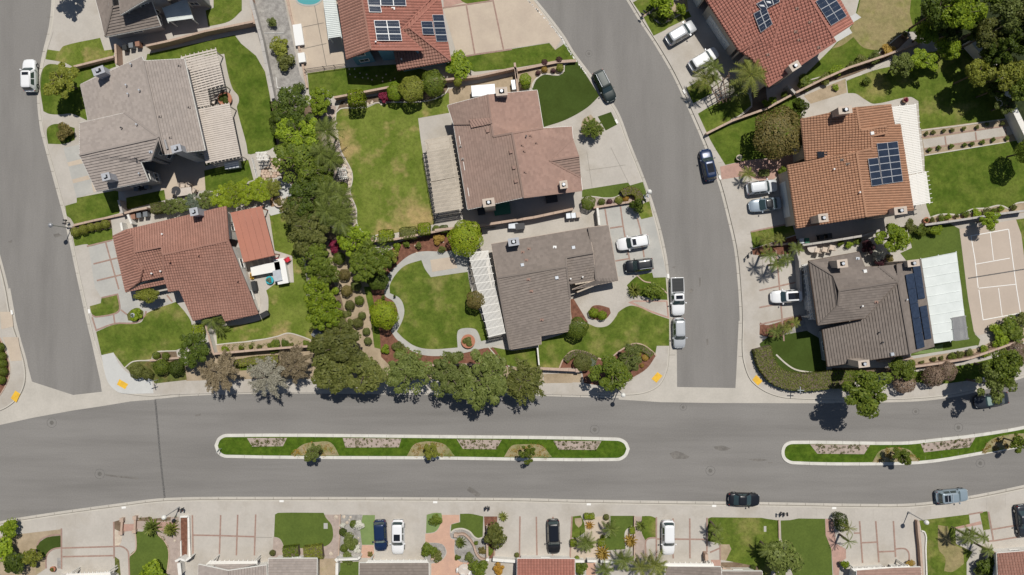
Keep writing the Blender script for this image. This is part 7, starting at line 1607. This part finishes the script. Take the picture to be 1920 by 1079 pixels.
# right-hand gardens
T('tree', 'f', 1676, 447, 32, 'leaf_bright', 'bright spreading tree beside the patio chairs', h=5.2, ry=29); T('tree', 'f', 1705, 425, 13, 'leaf_olive', 'thin olive tree at the orange house corner', h=3.2); T('shrub', 'f', 1626, 462, 14, 'leaf_purple', 'dark purple shrub by the patio', h=2)
for x, y, r, lm, t in ((1576,456,7,'leaf_mid','round bush by the tiled table'),(1591,460,8,'leaf_bright','bright bush beside the patio'),(1608,452,8,'leaf_mid','green bush on the patio wall'),(1648,480,13,'leaf_white','pale white-leaved shrub above the hip roof'),(1650,490,11,'leaf_purple','dark shrub in the roof corner'),(1668,486,9,'leaf_bronze','rusty shrub in the roof corner'),(1725,432,12,'leaf_mid','green bush by the dark lawn'),(1755,432,12,'leaf_bright','bright mound on the dark lawn edge'),(1738,431,9,'leaf_mid','mid-sized bush on the dark lawn edge')):
    T('shrub', 'f', x, y, r, lm, t, h=r/12.8*1.5)
T('tree', 'f', 1856, 414, 22, 'leaf_bright', 'bright tree at the top of the court', h=3.8, ry=17)
for i, x in enumerate((1748,1765,1778,1793,1810,1830,1850,1863,1877,1900)): T('shrub', 'f', x, (413,410,407,405,402,400,397,395,392,389)[i], (6,8,6,5,8,9,9,6,6,7)[i], ('leaf_olive','leaf_mid','leaf_bright')[i % 3], 'small border bush %s along the scalloped edging' % ('first from the pot','second from the pot','third from the pot','fourth from the pot','fifth from the pot','fifth from the right edge','fourth from the right edge','third from the right edge','second from the right edge','nearest the right edge')[i], h=.8)
for i, (x, y) in enumerate(((1737,250),(1750,248),(1769,246),(1785,244),(1807,241),(1832,239),(1850,233),(1880,232))): T('shrub', 'f', x, y, 4.5, 'leaf_olive', 'small rose bush %s in the upper path border' % ('first','second','third','fourth','fifth','sixth','seventh','last')[i], h=.6)
for i, (x, y) in enumerate(((1743,281),(1760,277),(1784,274),(1808,272),(1822,270),(1842,267),(1862,262),(1888,260))): T('shrub', 'f', x, y, 5, 'leaf_mid', 'small rose bush %s in the lower path border' % ('first','second','third','fourth','fifth','sixth','seventh','last')[i], h=.6)
T('bigball', 'f', 1932, 283, 22, 'leaf_mid', 'round tree with a hoop-like edge at the far right lawn', h=6.5)
for x, y, r, lm, t, h in ((1755,22,36,'leaf_dark','very dark tree at the head of the brown lawn',9),(1800,28,40,'leaf_bright','brightest tree of the dark grove',10),(1850,-15,34,'leaf_mid','green tree cut by the top edge in the grove',9),(1882,28,34,'leaf_greygreen','grey-green tree in the upper right grove',9),(1915,20,34,'leaf_olive','olive tree in the top right corner',9),
   (1850,65,30,'leaf_olive','olive tree over the blue-white wall',8),(1925,85,26,'leaf_dark','dark tree at the right edge of the grove',9),(1880,100,22,'leaf_dark','dark tree above the yellow-green one',9),(1885,140,36,'leaf_yellow','yellow-green tree at the right edge',7.5),(1915,160,30,'leaf_mid','green tree below the yellow-green one at the edge',7),(1830,138,27,'leaf_yellow','yellow-tipped tree with a big shadow on the lawn',7),
   (1738,62,27,'leaf_bright','bright tree at the border wall',5),(1729,115,28,'leaf_bright','bright tree below the border wall',4.6),(1777,90,23,'leaf_bright','small bright tree in front of the grove',5),(1690,120,22,'leaf_greygreen','grey-green tree below the border wall',4.6),(1885,198,19,'leaf_greygreen','small pale tree by the far boundary wall',4),(1860,100,24,'leaf_dark','dark tree beside the blue-white wall',7),(1785,60,26,'leaf_dark','dark tree under the brightest one',5.5),(1835,55,24,'leaf_dark','dark tree right of the brightest one',6),(1868,72,26,'leaf_dark','dark tree above the boundary wall gap',6),(1905,55,26,'leaf_dark','dark tree near the corner of the grove',7),(1862,170,20,'leaf_dark','dark tree between two yellow-tipped ones',5),(1800,-5,30,'leaf_dark','dark tree at the top edge of the grove',7)):
    if lm != 'x': T('tree', 'f', x, y, r, lm, t, h=h)
T('shrub', 'f', 1665, 95, 13, 'leaf_gold', 'yellow-flowering bush at the border wall', h=1.2); T('shrub', 'f', 1640, 108, 13, 'leaf_greygreen', 'grey-green bush along the border', h=1.5)
for i, (x, y, r, lm) in enumerate(((1508,153,16,'leaf_mid'),(1545,148,12,'leaf_olive'),(1568,133,13,'leaf_bright'),(1595,125,10,'leaf_olive'),(1615,113,12,'leaf_olive'),(1470,178,7,'leaf_mid'),(1448,188,8,'leaf_bright'),(1436,195,8,'leaf_bright'))):
    T('shrub', 'f', x, y, r, lm, '%s garden bush along the wall below the red tiled house' % ('large green','olive','bright','small olive','second olive','dark little','little bright','leftmost bright')[i], h=1.2)
T('shrub', 'f', 1624, 152, 9, 'leaf_mid', 'lone small bush on the shaded lawn', h=1); T('shrub', 'f', 1567, 165, 7, 'leaf_bright', 'lone bright tuft in the vegetable bed', h=.6); T('cube', 'f', 1432, 325, 9, 'leaf_greygreen', 'low oval hedge in the pink path', h=.7, ry=6, rz=0)
for i, (x, y, r, lm) in enumerate(((1915,600,18,'leaf_olive'),(1890,612,20,'leaf_mid'),(1870,620,15,'leaf_bright'),(1905,632,18,'leaf_mid'),(1878,640,16,'leaf_bright'),(1845,660,12,'leaf_bright'),(1818,663,9,'leaf_olive'),(1800,665,9,'leaf_olive'),(1786,668,8,'leaf_mid'),(1765,672,5,'leaf_olive'),(1750,674,6,'leaf_olive'),(1728,680,5,'leaf_olive'))):
    T('shrub', 'f', x, y, r, lm, '%s border plant below the court' % ('top right','large right','bright upper','lower right','bright lower','bright round','seventh from the right','eighth from the right','fourth from the left','third from the left','second from the left','leftmost')[i], h=max(.6, r/12.8*1.3))
for i, (x, y, r, lm) in enumerate(((535,645,9,'leaf_dark'),(515,648,14,'leaf_mid'),(545,648,6,'leaf_olive'),(575,645,8,'leaf_mid'),(422,655,8,'leaf_bright'),(452,652,5,'leaf_mid'),(470,650,5,'leaf_mid'),(487,652,6,'leaf_olive'))):
    T('shrub', 'f', x, y, r, lm, '%s small bush in the scalloped bed below the green lawn' % ('dark','largest','olive','round right-hand','bright left-hand','tiny left','tiny middle','dull')[i], h=.9)
for i, (x, y, r, lm) in enumerate(((745,463,8,'leaf_bright'),(762,458,7,'leaf_mid'),(785,460,7,'leaf_olive'),(822,448,11,'leaf_gold'),(828,468,8,'leaf_olive'),(745,650,12,'leaf_olive'),(722,655,9,'leaf_bright'),(855,600,0,'x'),(740,555,3,'leaf_mid'),(748,660,10,'leaf_mid'),(718,558,4,'leaf_mid'))):
    if lm != 'x': T('shrub', 'f', x, y, r, lm, '%s bush in the long mulch bed' % ('bright upper','mid upper','olive upper','golden','olive round','lower olive','lower bright','','tiny','lower green','tiny path-side')[i], h=.9)
T('open', 'f', 585, 849, 17, 'leaf_greygreen', 'white-flecked small tree on the long road island, left', h=4.0, ry=20, name='median_tree'); T('open', 'f', 809, 847, 17, 'leaf_yellow', 'small yellow-green tree at the centre of the long road island', h=3.2, name='median_tree'); T('open', 'f', 988, 851, 17, 'leaf_mid', 'small green tree toward the right end of the long road island', h=3.6, name='median_tree')
T('open', 'f', 1690, 857, 19, 'leaf_mid', 'small dark tree on the right road island', h=4.0, name='median_tree'); T('open', 'f', 1908, 830, 18, 'leaf_mid', 'small tree on the right road island at the frame edge', h=4.0, name='median_tree')
scatter('bed_plants', 's1', '130,95 520,62 760,75 770,150 740,400 650,600 600,560 440,290', 'leaf_olive', 26, .06, .2)
scatter('ivy_flowers', 'f', '404,650 430,648 480,643 520,636 560,636 588,648 480,660', 'leaf_mid', 24, .06, .22)
scatter('bed_plants', 'c0', '1040,90 1300,30 1310,70 1130,170 1060,150', 'leaf_mid', 14, .06, .2)
